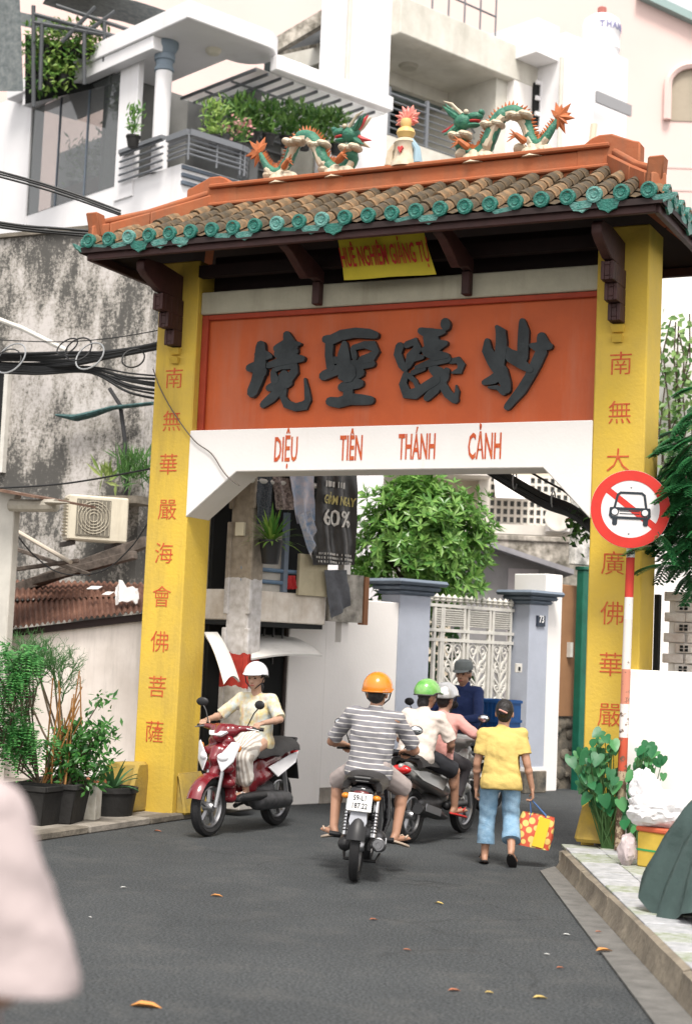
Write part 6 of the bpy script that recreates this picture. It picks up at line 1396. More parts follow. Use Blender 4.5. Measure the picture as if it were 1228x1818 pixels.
# ------------------------------------------------------------------ right side: walls, tree, weeds, rubbish
wl = atY(1113,1200,-.08); m_ = MB(); wz = 1.68
m_.box(wl.x,-.08,.15,10,.10,wz); o = solo(m_.build('low_wall', WALLW, bevel=.015), 'plain white rendered low wall at the right edge beside the sign pole', 'wall')
rw = thing('brick_ruin', 'whitewashed crumbling brick wall above the low wall at the right edge', 'wall', (7,1.1,0))
BRW = mat('whitewashed_brick', (.72,.69,.66), .9, var=(7,.5), col2=(.52,.44,.39), bump=(25,.4))
bx0 = atY(1180,1100,1.0).x
m_ = MB(); m_.box(bx0+.03,1.03,.2,10,1.25,atY(1200,1052,1.0).z); m_.build('core', WALLW, rw)
random.seed(71); zb0 = wz+.02
for j in range(9):
    for i in range(6):
        x_ = bx0+i*.21+(.1 if j % 2 else 0)-random.uniform(0,.02); z_ = wz-.12+j*.095
        if z_ > atY(1200,1060,1.0).z: continue
        m_ = MB(); m_.box(x_,.985+random.uniform(-.006,.01),z_,x_+.195,1.028,z_+.085)
        b_ = m_.build('brick', BRW, rw, bevel=.006)
        if i == 0 and j in (1,3,5,7):
            h_ = MB()
            for q in range(2):
                for s_ in range(2): h_.box(x_+.05+.045*q,.97,z_+.015+.032*s_,x_+.078+.045*q,.983,z_+.038+.032*s_)
            h_.build('holes', DARK, b_)
m_ = MB(); xx0 = GX+PW+.03; m_.box(xx0,.52,.2,bx0+.02,.60,atY(1160,1055,.5).z); solo(m_.build('gap_shade', DARK), 'near-black sheet painting the shade in the gap between right pillar and brick ruin', 'shade')  # near-black sheet stands in for the shade of an open gap
# tree hanging in from the right
tb = Vector((8.2,.9,.22)); rt = thing('flame_tree', 'dark green feathery tree reaching in from the right edge over the sign', 'tree', tb)
FERN = leafmat('flame_leaf', (.015,.11,.04), (.06,.25,.08), .4, .3)
m_ = MB(); random.seed(72); top_ = Vector((7.4,.7,3.4))
m_.tube([tb, Vector((8.1,.9,1.6)), Vector((7.9,.8,2.8)), Vector((7.5,.7,4.2))], [.10,.09,.07,.03], 8)
lf = MB()
def frond(p, d, L_):
    """a bipinnate leaf: rachis, side ribs, many leaflets"""
    s0 = d.cross(Vector((0,0,1))); s0 = s0.normalized() if s0.length > .05 else Vector((1,0,0))
    for r_ in range(9):
        t_ = (r_+1)/9; q = p+d*L_*t_+Vector((0,0,-.35*L_*t_*t_))
        for sg in (-1,1):
            e = (s0*sg+d*.7+Vector((0,0,-.35))).normalized(); l2 = L_*.42*(1-.55*t_)
            for k in range(7):
                c_ = q+e*l2*(k+1)/7+Vector((0,0,-.05*l2*(k/7)**2))
                n_ = e.cross(Vector((0,0,1)))
                for s2 in (-1,1): leaf_into(lf, c_, n_.normalized()*s2+e*.6, Vector((0,-.3,1)), .046, .019, .1, 1)
    m_.tube([p, p+d*L_*.5+Vector((0,0,-.09*L_)), p+d*L_+Vector((0,0,-.35*L_))], [.006,.005,.002], 4)
spots = [(q_[0]+26,q_[1],q_[2]) for q_ in [(1165,850,1.),(1150,880,.9),(1185,870,1.),(1205,850,1.),(1190,900,1.),(1215,900,1.),(1180,930,.9),(1205,945,1.),(1225,930,1.),(1160,960,.8),(1185,985,1.),(1210,985,1.),(1175,1010,.9),(1195,1030,.8),(1220,1025,.8),(1150,985,.6),(1205,1060,.5),(1175,800,.5),(1205,780,.4),(1190,760,.3),(1215,720,.3),(1228,840,1.),(1240,880,1.),(1240,980,1.),(1168,905,1),(1150,925,.8),(1222,800,.5),(1155,1040,.4),(1140,862,.7),(1190,960,1.),(1225,960,1)] if not (q_[0] < 1160 and q_[1] < 945)]+[(1158,1000,.6),(1165,975,.6),(1160,1035,.4)]
for px, py, dn in spots+[(1195,850,.8),(1205,872,1.),(1215,895,1.),(1200,905,.9),(1210,925,1.),(1218,835,.8),(1205,830,.6)]:
    py -= 42
    for k in range(max(1,int(7*dn))):
        yq = random.uniform(-.55,.9) if px > 1195 or py > 940 else random.uniform(-.1,.9); p = atY(px+random.uniform(-6,26), py+random.uniform(-22,12), yq); d_ = Vector((random.uniform(-1,.35), random.uniform(-.7,.2), random.uniform(-.55,.05))).normalized(); frond(p, d_, random.uniform(.15,.25))
    p = atY(px+15,py,.2)
    if random.random() < .22: m_.tube([top_.lerp(Vector((7.9,.8,2.6)),random.random()), p+Vector((.4,.1,.15)), p], [.02,.012,.006], 5)
for k in range(150):
    c_ = Vector((random.uniform(6.5,9.6), random.uniform(-.6,1.9), random.uniform(2.3,4.6)))
    if px_of(c_)[0] < 1262: continue
    frond(c_, Vector((random.uniform(-1,1), random.uniform(-.8,.6), random.uniform(-.5,.1))).normalized(), random.uniform(.3,.45))
m_.build('trunk', BARK, rt, fix=False); lf.build('crown', FERN, rt, kind='stuff', fix=False, smooth=False)
# creeper on the white house behind
lf = MB(); random.seed(73); cr_ = thing('creeper', 'thin creeper with small bright leaves on the white wall at the right edge', 'plant', atD(1200,1000,23.6)); st_ = MB()
for k in range(9):
    P = [atD(1172+k*7+random.uniform(-12,12), 560+q*60+random.uniform(-20,20)+40*random.random(), 23.7-.1*random.random()) for q in range(6)]; st_.tube(P, .012, 4)
    for q in range(46):
        i = random.randint(1,5); c_ = P[i].lerp(P[i-1], random.random())+rv(.14); leaf_into(lf, c_, rv(1), Vector((0,-1,.5))+rv(.3), random.uniform(.09,.18), .09, .1, 1)
st_.build('stems', BARK, cr_, fix=False); lf.build('foliage', leafmat('creeper_bright', (.05,.14,.03), (.25,.38,.12)), cr_, kind='stuff', fix=False, smooth=False)
lf = MB(); cb_ = atY(1030,935,1.3); bm2 = thing('bougainvillea', 'small dark bush with red blossom where the cables meet the right pillar', 'plant', cb_)
for k in range(160): leaf_into(lf, cb_+Vector((random.gauss(0,.07),random.gauss(0,.07),random.gauss(0,.10))), rv(1), rv(1), .08, .045, .1, 1)
lf.build('foliage', leafmat('boug_leaf', (.012,.03,.012), (.08,.20,.03)), bm2, kind='stuff', fix=False, smooth=False)
lf = MB(); 
for k in range(12): leaf_into(lf, atY(1014,914,1.3)+rv(.03), rv(1), rv(1), .06, .05, .1, 1)
lf.build('blossom', mat('blossom_red', (.5,.06,.05), .6), bm2, fix=False)
# heart-leaved weeds: every leaf its own part
def heart(L_, fold):
    m_ = MB(); o_ = [(0,0),(.18,-.12),(.42,-.10),(.52,.14),(.44,.45),(.24,.78),(0,1.0)]
    vs = [(x*L_*.95, y*L_, abs(x)*L_*fold-.12*L_*y*y) for x,y in o_]+[(-x*L_*.95, y*L_, abs(x)*L_*fold-.12*L_*y*y) for x,y in o_[1:-1]]+[(0,.4*L_,-.02*L_)]
    ring = list(range(7))+list(range(11,6,-1)); m_.add(vs, [(ring[i], ring[(i+1) % 12], 12) for i in range(12)]); return m_
HL = [leafmat('heart_leaf', (.012,.085,.03), (.03,.17,.06), .4, .2), leafmat('heart_leaf_light', (.03,.16,.06), (.10,.30,.10), .4, .25)]
random.seed(74)
for lab, spots_, base in (('leafy heart-leaved weed climbing at the foot of the right yellow pillar', [(1055,1318),(1075,1312),(1088,1320),(1068,1335),(1050,1352),(1045,1365),(1090,1330),(1060,1345),(1020,1340),(1030,1335),(1038,1350),(1026,1358),(1072,1362),(1085,1372),(1050,1385),(1040,1392),(1062,1392),(1078,1395),(1034,1402),(1046,1412),(1058,1415),(1070,1418),(1084,1410),(1090,1385),(1078,1430),(1065,1432),(1052,1430),(1092,1430),(1085,1445),(1072,1450),(1095,1402),(1042,1380),(1066,1372),(1030,1392),(1056,1400),(1082,1352),(1044,1338),(1022,1348)], (1078,1478)),
                         ('heart-leaved weed growing against the white low wall right of the sign pole', [(1148,1324),(1155,1332),(1162,1340),(1136,1340),(1168,1352),(1140,1352),(1132,1362),(1150,1365),(1160,1370),(1142,1382),(1146,1392),(1125,1378),(1118,1385),(1122,1400),(1115,1410),(1128,1405),(1112,1432),(1120,1440),(1125,1450),(1115,1455),(1130,1462),(1108,1445),(1120,1470),(1128,1475)], (1120,1482))):
    bb = atY(*base,-.30); bb.z = .17; t = thing('heart_leaf_weed', lab, 'plant', bb)
    m_ = MB(); protos = {}
    for i, (px, py) in enumerate(spots_+[(x_+random.uniform(-14,14), y_+random.uniform(-12,12)) for x_, y_ in spots_[::1]]):
        yq = -.12-.36*random.random(); p = atY(px+random.uniform(-3,3), py-6, yq); m_.tube([bb+Vector((random.uniform(-.05,.05),0,0)), bb.lerp(p,.55)+rv(.03), p], [.007,.005,.003], 4)
        nrm_ = Vector((random.uniform(-.9,.9),-1,random.uniform(-.1,1.4))).normalized(); d_ = Vector((random.uniform(-.8,.8),-.3,-1)); d_ = (d_-nrm_*d_.dot(nrm_)).normalized(); s_ = d_.cross(nrm_)
        k = i % 6
        if k not in protos:
            q = heart(1.0,.12+.05*(k % 3)).build('leaf', HL[1 if k == 5 or k == 2 else 0], None, fix=False); protos[k] = q
        sz = random.uniform(.065,.125); copypart(protos[k], t, Matrix(((s_.x*sz,d_.x*sz,nrm_.x*sz,p.x),(s_.y*sz,d_.y*sz,nrm_.y*sz,p.y),(s_.z*sz,d_.z*sz,nrm_.z*sz,p.z),(0,0,0,1))))
    for q in protos.values(): bpy.data.objects.remove(q)
    m_.build('stems', mat('stem_green', (.06,.13,.04), .6), t, fix=False)
# foam box, plastic bag, tarpaulin-covered cart
bc = atZ(1168,1540,.17); bq = Matrix.Translation(bc) @ Matrix.Rotation(R(-22),4,'Z'); fb = thing('foam_box', 'yellow foam box with a green stripe under the white plastic bag', 'box', bc, R(-22))
m_ = MB(bq); m_.box(-.13,-.11,0,.17,.11,.27); bo = m_.build('box', mat('foam_yellow', (.58,.40,.06), .7, var=(5,.2)), fb, bevel=.012)
m_ = MB(bq); m_.box(-.132,-.1135,.125,.172,-.1105,.14); m_.box(.1715,-.11,.125,.1735,.11,.14); m_.build('green_stripe', mat('stripe_green', (.03,.28,.09), .6), bo)
m_ = MB(bq); m_.box(-.14,-.12,.272,.18,.12,.31); m_.build('lid', mat('foam_red', (.52,.11,.05), .6), fb, bevel=.01)
PLB = mat('plastic_white', (.80,.79,.80), .35, bump=(18,.4), trans=.25)
def crumple(nm, c, r3, lab, seed, parent=None, mm=PLB, amp=.28, sub=4):
    bm = bmesh.new(); bmesh.ops.create_icosphere(bm, subdivisions=sub, radius=1)
    for v in bm.verts:
        p = v.co*1.7+Vector((seed,0,0)); k = 1+amp*noise.noise(p)+amp*.6*abs(noise.noise(p*2.7))+amp*.3*noise.noise(p*6)
        v.co = Vector((v.co.x*r3[0],v.co.y*r3[1],v.co.z*r3[2]))*k
    me = bpy.data.meshes.new(nm); bm.to_mesh(me); bm.free(); me.transform(Matrix.Translation(Vector(c))); me.shade_smooth(); me.set_sharp_from_angle(angle=R(28))
    o = link(nm, me, mm, parent); return o
o = crumple('plastic_bag', bc+Vector((-.02,0,.44)), (.24,.17,.13), '', 3.3); solo(o, 'crumpled white plastic bag heaped on the yellow foam box', 'bag')
o = crumple('plastic_bag', bc+Vector((-.14,.05,.60)), (.11,.06,.13), '', 8.1, amp=.4); solo(o, 'thin torn plastic bag standing up against the white low wall', 'bag')
o = crumple('plastic_bag', bc+Vector((-.23,-.05,.12)), (.07,.07,.12), '', 5.2, mm=mat('plastic_pinkish', (.52,.44,.44), .4, trans=.2)); solo(o, 'small pinkish plastic bag on the tiles beside the foam box', 'bag')
TARP = mat('tarp_green', (.020,.042,.037), .42, var=(4,.5), col2=(.034,.062,.056), bump=(7,.8), spec=.5)
tc_ = atD(1366,1606,9.9); tc_.z = .17; ct = thing('covered_cart', 'parked cart under a dark green tarpaulin at the right edge', 'cart', tc_)
gr = []
for i in range(41):
    v = i/40; row = []
    for j in range(61):
        a_ = 2*math.pi*j/60; rad = .02+.98*v
        fold = 1+.075*v*math.sin(a_*13+3*noise.noise(Vector((v*3,math.cos(a_),0))))+.16*v*noise.noise(Vector((math.cos(a_)*2,math.sin(a_)*2,v*2)))+.02*noise.noise(Vector((math.cos(a_)*6,math.sin(a_)*6,v*7)))
        x_ = math.cos(a_)*.78*(rad**.75)*fold; y_ = math.sin(a_)*.52*(rad**.75)*fold
        z_ = .84*(1-rad**2.4)+.06+.05*noise.noise(Vector((x_*5,y_*5,2)))+.05*v*math.sin(a_*5)
        row.append(tc_+_r*x_+Vector((-_r.y,_r.x,0))*y_+Vector((0,0,z_)))
    gr.append(row)
m_ = MB(); m_.sheet(gr, 0); m_.build('tarpaulin', TARP, ct, fix=True, ang=120)
m_ = MB(); 
for sx_q in (-.45,.45): m_.tube([tc_+_r*(sx_q+.17*math.cos(k*math.pi/10))+Vector((0,0,.19+.17*math.sin(k*math.pi/10))) for k in range(20)], .035, 8, closed=True)
m_.build('wheel', mat('tyre_black', (.012,.012,.012), .8), ct, fix=False)
m_ = MB(); m_.box(tc_.x-.2,tc_.y-.2,.40,tc_.x+.25,tc_.y+.2,.62); m_.build('cart_body', DARK, ct)
# fallen leaves and scraps on the road
LFM = [mat('leaf_orange', (.50,.22,.06), .7), mat('leaf_brown', (.34,.12,.06), .7), mat('leaf_yellow', (.52,.38,.12), .7), mat('scrap_white', (.6,.6,.58), .7)]
random.seed(75)
for px, py, L_, mi, lab in ((260,1787,.16,0,'long orange leaf on the asphalt near the bottom left, in front of the pink sleeve'),(385,1591,.09,0,'orange leaf on the open asphalt left of the motorbike'),(779,1604,.07,2,'yellow leaf on the asphalt behind the walking woman'),(663,1633,.06,1,'brown leaf on the asphalt behind the orange-helmet rider'),(806,1759,.07,1,'curled red-brown leaf low on the asphalt'),(958,1772,.08,2,'pale yellow leaf low on the asphalt toward the gutter'),(868,1763,.05,2,'small greenish leaf beside the curled red-brown leaf'),(994,1719,.05,1,'small red leaf on the asphalt near the gutter edge'),(1072,1688,.12,0,'orange leaf lying on the gutter strip'),(1062,1655,.05,1,'brown leaf against the foot of the kerb'),(280,1476,.08,1,'brown leaf at the left kerb in front of the yellow pillar'),(220,1576,.05,3,'white paper scrap on the asphalt at the left'),(1005,1660,.05,3,'white paper scrap on the asphalt beside the gutter'),(160,1629,.03,3,'tiny white scrap beside the pink sleeve'),(970,1695,.04,3,'tiny pale scrap left of the gutter strip'),(722,1687,.05,1,'faint brown leaf in the middle of the asphalt')):
    c_ = atZ(px,py,.022 if px > 1040 and mi != 3 else .004); m_ = MB(); a_ = random.uniform(-.5,.5); d_ = _r*math.cos(a_)+Vector((-_r.y,_r.x,0))*math.sin(a_); d_.z = 0.04
    leaf_into(m_, c_-d_*L_/2+Vector((0,0,.004)), d_, Vector((0,0,1)), L_, L_*.45, .25, 2); solo(m_.build('fallen_leaf' if mi < 3 else 'paper_scrap', LFM[mi], fix=False), lab, 'leaf' if mi < 3 else 'scrap')

# ------------------------------------------------------------------ motorbikes and scooters (local frame: y forward, x right, z up)
TYRE = mat('tyre', (.014,.014,.015), .85, bump=(60,.3)); CHR = mat('chrome', (.55,.55,.56), .22, 1); ALU = mat('alloy', (.36,.36,.37), .38, 1); BKP = mat('black_plastic_part', (.014,.014,.015), .45); BKG = mat('black_gloss', (.010,.010,.012), .15, coat=.5)
ENG = mat('engine_grey', (.11,.11,.115), .5, .6, var=(20,.5)); LRED = mat('tail_lamp_red', (.45,.012,.012), .2, coat=.5); LORG = mat('indicator_amber', (.60,.20,.02), .25); PLT = mat('plate_face', (.74,.74,.72), .5); PLB_ = mat('plate_black', (.02,.02,.025), .5); SEATM = mat('seat_vinyl', (.018,.017,.017), .5, bump=(80,.2)); LENS = mat('lamp_lens', (.70,.72,.74), .12, coat=.6)
def wheel(t, M_, y, r_, w_, spoke):
    m_ = MB(M_); n = 28; prof = [(r_-w_*1.5,-w_*.5),(r_-w_*.9,-w_*.95),(r_-w_*.25,-w_*.75),(r_,-w_*.0),(r_-w_*.25,w_*.75),(r_-w_*.9,w_*.95),(r_-w_*1.5,w_*.5)]
    m_.lathe(prof, n, O=(0,y,r_), Z=(1,0,0)); ty = m_.build('tyre', TYRE, t)
    m_ = MB(M_); k = r_-w_*1.55; m_.lathe([(k,-w_*.55),(k-.012,-w_*.62),(k-.025,-w_*.3),(k-.025,w_*.3),(k-.012,w_*.62),(k,w_*.55)], n, O=(0,y,r_), Z=(1,0,0)); m_.build('rim', ALU, ty)
    m_ = MB(M_)
    if spoke == 'alloy':
        for q in range(5): a_ = q*2*math.pi/5+.3; m_.bar((0,y+.03*math.cos(a_),r_+.03*math.sin(a_)),(0,y+(k-.02)*math.cos(a_+.12),r_+(k-.02)*math.sin(a_+.12)),.03,.035,(1,0,0))
    else:
        for q in range(16): a_ = q*2*math.pi/16; m_.cyl(((-1)**q*.03,y+.03*math.cos(a_+.6),r_+.03*math.sin(a_+.6)),(0,y+(k-.02)*math.cos(a_),r_+(k-.02)*math.sin(a_)),.003,n=4)
    m_.lathe([(0,-.055),(.035,-.055),(.05,-.03),(.05,.03),(.035,.055),(0,.055)], 14, O=(0,y,r_), Z=(1,0,0)); m_.build('hub', ALU, ty)
    return ty
def arcfender(M_, y, zc, r_, w_, a0, a1, th=.006):
    gr = []
    for i in range(13):
        a_ = lerp(a0,a1,i/12); row = []
        for j in range(7):
            v = j/6*2-1; rr = r_-.035*v*v; row.append((v*w_, y+rr*math.cos(a_), zc+rr*math.sin(a_)))
        gr.append(row)
    m_ = MB(M_); m_.sheet(gr, th); return m_
def mirror(t, M_, x, y, z, s_):
    m_ = MB(M_); m_.tube([(x,y,z),(x+s_*.05,y-.02,z+.12),(x+s_*.09,y-.03,z+.17)], .006, 6); st = m_.build('mirror', BKP, t)
    m_ = MB(M_); rot = Matrix.Rotation(s_*.2,3,'Z'); m_.ell((x+s_*.10,y-.03,z+.20),(.062,.018,.042),14,8,rot); m_.build('mirror_head', BKP, st)
    m_ = MB(M_); m_.ell((x+s_*.10,y-.042,z+.20),(.055,.010,.036),14,8,rot); m_.build('mirror_glass', mat('mirror_glass', (.5,.52,.54), .06, 1), st)
def plate(t, M_, y, z, tilt, l1, l2):
    pm = M_ @ Matrix.Translation((0,y,z)) @ Matrix.Rotation(tilt,4,'X'); m_ = MB(pm); m_.box(-.098,-.004,-.072,.098,.004,.072); p = m_.build('number_plate', PLT, t, bevel=.012 if False else .004)
    for s_, zz_ in ((l1,.033),(l2,-.030)):
        if not s_: continue
        vs, fs = text(s_, .062, .0015, .78, .001); m_ = MB(pm @ Matrix.Translation((0,-.006,zz_))); m_.add(vs, fs); m_.build('lettering', PLB_, p, fix=False, smooth=False)
def underbone(t, M_, col, l1=None, l2=None):
    R_ = .285
    wheel(t, M_, -.62, R_, .043, 'wire'); wheel(t, M_, .62, R_, .038, 'wire')
    # rear mudguard, tail, seat, lamp
    m_ = arcfender(M_, -.60, R_, .335, .075, math.pi*.45, math.pi*.92); m_.build('rear_mudguard', BKP, t)
    m_ = MB(M_); m_.prism([(-.062,-.80,.60),(.062,-.80,.60),(.072,-.835,.50),(.045,-.87,.435),(-.045,-.87,.435),(-.072,-.835,.50)], (0,.012,.004)); m_.build('mud_flap', mat('flap_grey', (.27,.28,.31), .4), t)
    m_ = MB(M_); 
    m_.cap((0,-.60,.73),(0,-.10,.70),.085,.095,12); m_.cap((-.06,-.62,.70),(-.07,-.05,.66),.055,.07,10); m_.cap((.06,-.62,.70),(.07,-.05,.66),.055,.07,10); m_.cap((0,-.05,.62),(0,.30,.42),.085,.06,10)
    remesh(m_, 'body_cowl', col, t, .014, 6)
    gr = []
    for i in range(13):
        y_ = lerp(-.70,.08,i/12); row = []
        zt_ = .815+.02*math.sin(i/12*3.3)-.05*max(0,(i-8)/4)**2; hw_ = .115+.025*math.sin(i/12*3.14)-.03*max(0,(i-8)/4)
        for j in range(11): a_ = math.pi*j/10; row.append((-hw_*math.cos(a_), y_, zt_-.075+.075*math.sin(a_)**.6))
        gr.append(row)
    m_ = MB(M_); m_.sheet(gr, .05); m_.build('seat', SEATM, t, fix=True)
    m_ = MB(M_); m_.ell((0,-.735,.735),(.095,.045,.05),16,10); tc = m_.build('tail_cowl', BKG, t)
    m_ = MB(M_); m_.ell((0,-.765,.722),(.07,.03,.026),16,8); m_.build('tail_lamp', mat('dark_lamp', (.10,.01,.01), .2, coat=.5), tc)
    m_ = MB(M_); m_.box(-.028,-.806,.668,.028,-.78,.70); m_.build('stop_lamp', LRED, tc, bevel=.006)
    for rr, zz_, w_ in ((.015,.80,.13),(.011,.775,.105)):
        m_ = MB(M_); m_.tube([(-w_,-.30,zz_-.05),(-w_-.02,-.50,zz_-.01),(-w_*.9,-.70,zz_+.03),(-w_*.45,-.79,zz_+.045),(w_*.45,-.79,zz_+.045),(w_*.9,-.70,zz_+.03),(w_+.02,-.50,zz_-.01),(w_,-.30,zz_-.05)], rr, 8); m_.build('grab_rail', BKP, t)
    for s_ in (-1,1): 
        m_ = MB(M_); m_.ell((s_*.125,-.735,.69),(.035,.03,.024)); m_.build('indicator', LORG, t)
        m_ = MB(M_); m_.cyl((s_*.115,-.58,.36),(s_*.115,-.50,.66),.022,n=10); sh_ = m_.build('shock_absorber', CHR, t)
        m_ = MB(M_)
        for q in range(7): c_ = Vector((s_*.115,-.58,.36)).lerp(Vector((s_*.115,-.50,.66)),.12+q*.085); m_.lathe([(.026,-.006),(.034,0),(.026,.006)], 10, O=c_, Z=(0,.26,.97))
        m_.build('spring', ALU, sh_)
        m_ = MB(M_); m_.bar((s_*.095,-.64,.285),(s_*.085,-.05,.30),.028,.05); m_.build('swing_arm', BKP, t)
        m_ = MB(M_); m_.cyl((s_*.10,.02,.27),(s_*.29,.02,.27),.011,n=8); m_.cyl((s_*.20,.02,.275),(s_*.31,.02,.275),.022,n=10); m_.build('foot_peg', BKP, t)
        m_ = MB(M_); m_.cyl((s_*.11,-.30,.30),(s_*.20,-.32,.32),.010,n=8); m_.cyl((s_*.18,-.32,.325),(s_*.27,-.33,.33),.020,n=10); m_.build('passenger_peg', BKP, t)
    if l1: plate(t, M_, -.825, .655, -.22, l1, l2)
    # exhaust on the right with ringed end cap
    m_ = MB(M_); m_.tube([(.13,.10,.20),(.15,-.15,.22),(.165,-.35,.27),(.172,-.72,.325)], [.022,.028,.050,.056], 16); ex = m_.build('exhaust', BKP, t)
    m_ = MB(M_); m_.lathe([(.0,.0),(.018,.0),(.020,.012),(.030,.012),(.032,-.004),(.046,-.004),(.050,.004),(.057,.0),(.057,-.03)], 20, O=(.172,-.725,.325), Z=(0,-1,.13)); m_.build('exhaust_end', mat('dull_metal', (.16,.16,.165), .35, 1), ex)
    m_ = MB(M_); m_.bar((.225,-.62,.35),(.215,-.30,.305),.006,.05); m_.build('heat_shield', CHR, ex)
    # engine, chain case, stand
    m_ = MB(M_); m_.cap((0,-.05,.31),(0,.16,.31),.10,.085,12); m_.cap((-.10,.0,.29),(.11,.0,.29),.075,.075,12); m_.cap((0,.16,.33),(0,.30,.36),.06,.055,10)
    for q in range(6): m_.lathe([(0,-.004),(.08,-.004),(.08,.004),(0,.004)], 14, O=(0,.17+.022*q,.335), Z=(0,1,.15))
    m_.build('engine', ENG, t)
    m_ = MB(M_); m_.cap((-.105,-.60,.29),(-.105,-.05,.30),.06,.075,12); m_.build('chain_case', BKP, t)
    m_ = MB(M_); m_.tube([(-.15,-.10,.17),(-.13,-.28,.13),(.13,-.28,.13),(.15,-.10,.17)], .014, 8); m_.build('centre_stand', BKP, t)
    # front
    for s_ in (-1,1): m_ = MB(M_); m_.cyl((s_*.075,.62,.285),(s_*.075,.46,.80),.019,n=10); m_.build('fork_leg', ALU, t)
    m_ = arcfender(M_, .62, R_, .325, .065, math.pi*.12, math.pi*.80); m_.build('front_mudguard', col, t)
    m_ = MB(M_)
    for s_ in (-1,1): m_.cap((s_*.10,.42,.80),(s_*.16,.30,.42),.05,.035,10); m_.cap((s_*.16,.30,.42),(s_*.14,.22,.30),.035,.02,8)
    m_.cap((-.09,.45,.80),(.09,.45,.80),.06,.06); m_.cap((0,.45,.82),(0,.52,.92),.06,.06); remesh(m_, 'leg_shield', col, t, .014, 5)
    m_ = MB(M_); m_.cap((-.07,.44,.985),(.07,.44,.985),.065,.065); m_.cap((0,.50,.98),(0,.53,.96),.08,.06); m_.cap((0,.45,.98),(-.24,.37,1.0),.05,.028); m_.cap((0,.45,.98),(.24,.37,1.0),.05,.028); remesh(m_, 'handlebar_cowl', col, t, .013, 5)
    m_ = MB(M_); m_.ell((0,.60,.955),(.075,.025,.055),16,10); m_.build('headlight', LENS, t)
    for s_ in (-1,1):
        m_ = MB(M_); m_.cyl((s_*.22,.375,1.0),(s_*.345,.335,.995),.018,n=10); m_.build('grip', BKP, t)
        m_ = MB(M_); m_.tube([(s_*.22,.43,1.0),(s_*.33,.41,.985)], .006, 6); m_.build('brake_lever', ALU, t)
        mirror(t, M_, s_*.23, .37, 1.01, s_)
def scooter(t, M_, col, side, plate_=None, screen=None):
    R_ = .265
    wheel(t, M_, -.62, R_, .052, 'alloy'); wheel(t, M_, .62, R_, .048, 'alloy')
    m_ = arcfender(M_, .62, R_, .315, .075, math.pi*.10, math.pi*.86, .01); m_.build('front_mudguard', col, t)
    for s_ in (-1,1): m_ = MB(M_); m_.cyl((s_*.075,.63,.265),(s_*.07,.52,.62),.021,n=10); m_.build('fork_leg', ALU, t)
    # front apron (shield) with side fairings and lamp cluster
    m_ = MB(M_)
    for z_, y_, w_ in ((.34,.36,.13),(.48,.44,.155),(.62,.50,.17),(.76,.49,.165),(.86,.45,.13)):
        m_.cap((-w_+.05,y_,z_),(w_-.05,y_,z_),.055,.055,10)
    m_.hexa([(-.12,.33,.32),(.12,.33,.32),(.12,.39,.32),(-.12,.39,.32)],[(-.14,.40,.86),(.14,.40,.86),(.10,.50,.88),(-.10,.50,.88)])
    m_.cap((0,.52,.60),(0,.60,.52),.07,.04); m_.cap((0,.50,.75),(0,.56,.70),.09,.06)
    remesh(m_, 'front_apron', col, t, .014, 7)
    for s_ in (-1,1):
        m_ = MB(M_); m_.prism([(s_*.05,.592,.70),(s_*.17,.535,.86),(s_*.225,.47,.84),(s_*.19,.53,.68),(s_*.10,.585,.58)], (0,.018,.005)); fp = m_.build('side_fairing', side, t, bevel=.006)
        m_ = MB(M_); m_.ell((s_*.105,.585,.72),(.055,.022,.038),14,8,Matrix.Rotation(-s_*.5,3,'Z')); m_.build('headlight', LENS, fp)
        m_ = MB(M_); m_.ell((s_*.20,.47,.80),(.022,.03,.035)); m_.build('indicator', LORG, fp)
    m_ = MB(M_); m_.box(-.17,-.02,.30,.17,.36,.35); m_.cap((-.15,.30,.34),(-.15,-.10,.34),.04,.05); m_.cap((.15,.30,.34),(.15,-.10,.34),.04,.05); remesh(m_, 'floorboard', BKP, t, .014, 3)
    # tail body
    m_ = MB(M_)
    m_.cap((0,-.15,.58),(0,-.72,.70),.15,.085,14); m_.cap((-.09,-.10,.50),(-.07,-.70,.66),.09,.05,12); m_.cap((.09,-.10,.50),(.07,-.70,.66),.09,.05,12); m_.cap((0,-.72,.70),(0,-.86,.745),.075,.035,12); m_.cap((0,-.02,.42),(0,-.12,.62),.12,.13,12)
    remesh(m_, 'tail_body', col, t, .015, 6)
    for s_ in (-1,1):
        m_ = MB(M_); m_.prism([(s_*.165,-.14,.60),(s_*.185,-.30,.50),(s_*.155,-.70,.62),(s_*.10,-.84,.72),(s_*.14,-.60,.70)], (s_*.012,0,0)); m_.build('side_panel', side, t, bevel=.005)
    gr = []
    for i in range(13):
        y_ = lerp(-.74,.06,i/12); zt_ = (.80 if i < 6 else .76)+.012*math.sin(i); hw_ = .12+.03*math.sin(i/12*3.14)
        gr.append([(-hw_*math.cos(math.pi*j/10), y_, zt_-.07+.07*math.sin(math.pi*j/10)**.6) for j in range(11)])
    m_ = MB(M_); m_.sheet(gr, .06); m_.build('seat', SEATM, t)
    m_ = MB(M_); m_.tube([(-.11,-.50,.78),(-.13,-.72,.82),(-.07,-.86,.84),(.07,-.86,.84),(.13,-.72,.82),(.11,-.50,.78)], .015, 8); m_.build('grab_rail', BKP, t)
    m_ = MB(M_); m_.ell((0,-.845,.715),(.105,.045,.045),16,10); m_.build('tail_lamp', LRED, t)
    m_ = MB(M_); m_.prism([(-.10,-.84,.66),(.10,-.84,.66),(.085,-.93,.44),(-.085,-.93,.44)], (0,.03,.01)); m_.build('rear_mudguard', BKP, t, bevel=.006)
    if plate_: plate(t, M_, -.905, .565, -.30, *plate_)
    for s_ in (-1,): m_ = MB(M_); m_.cyl((s_*.12,-.60,.33),(s_*.12,-.52,.60),.028,n=10); m_.build('shock_absorber', ALU, t)
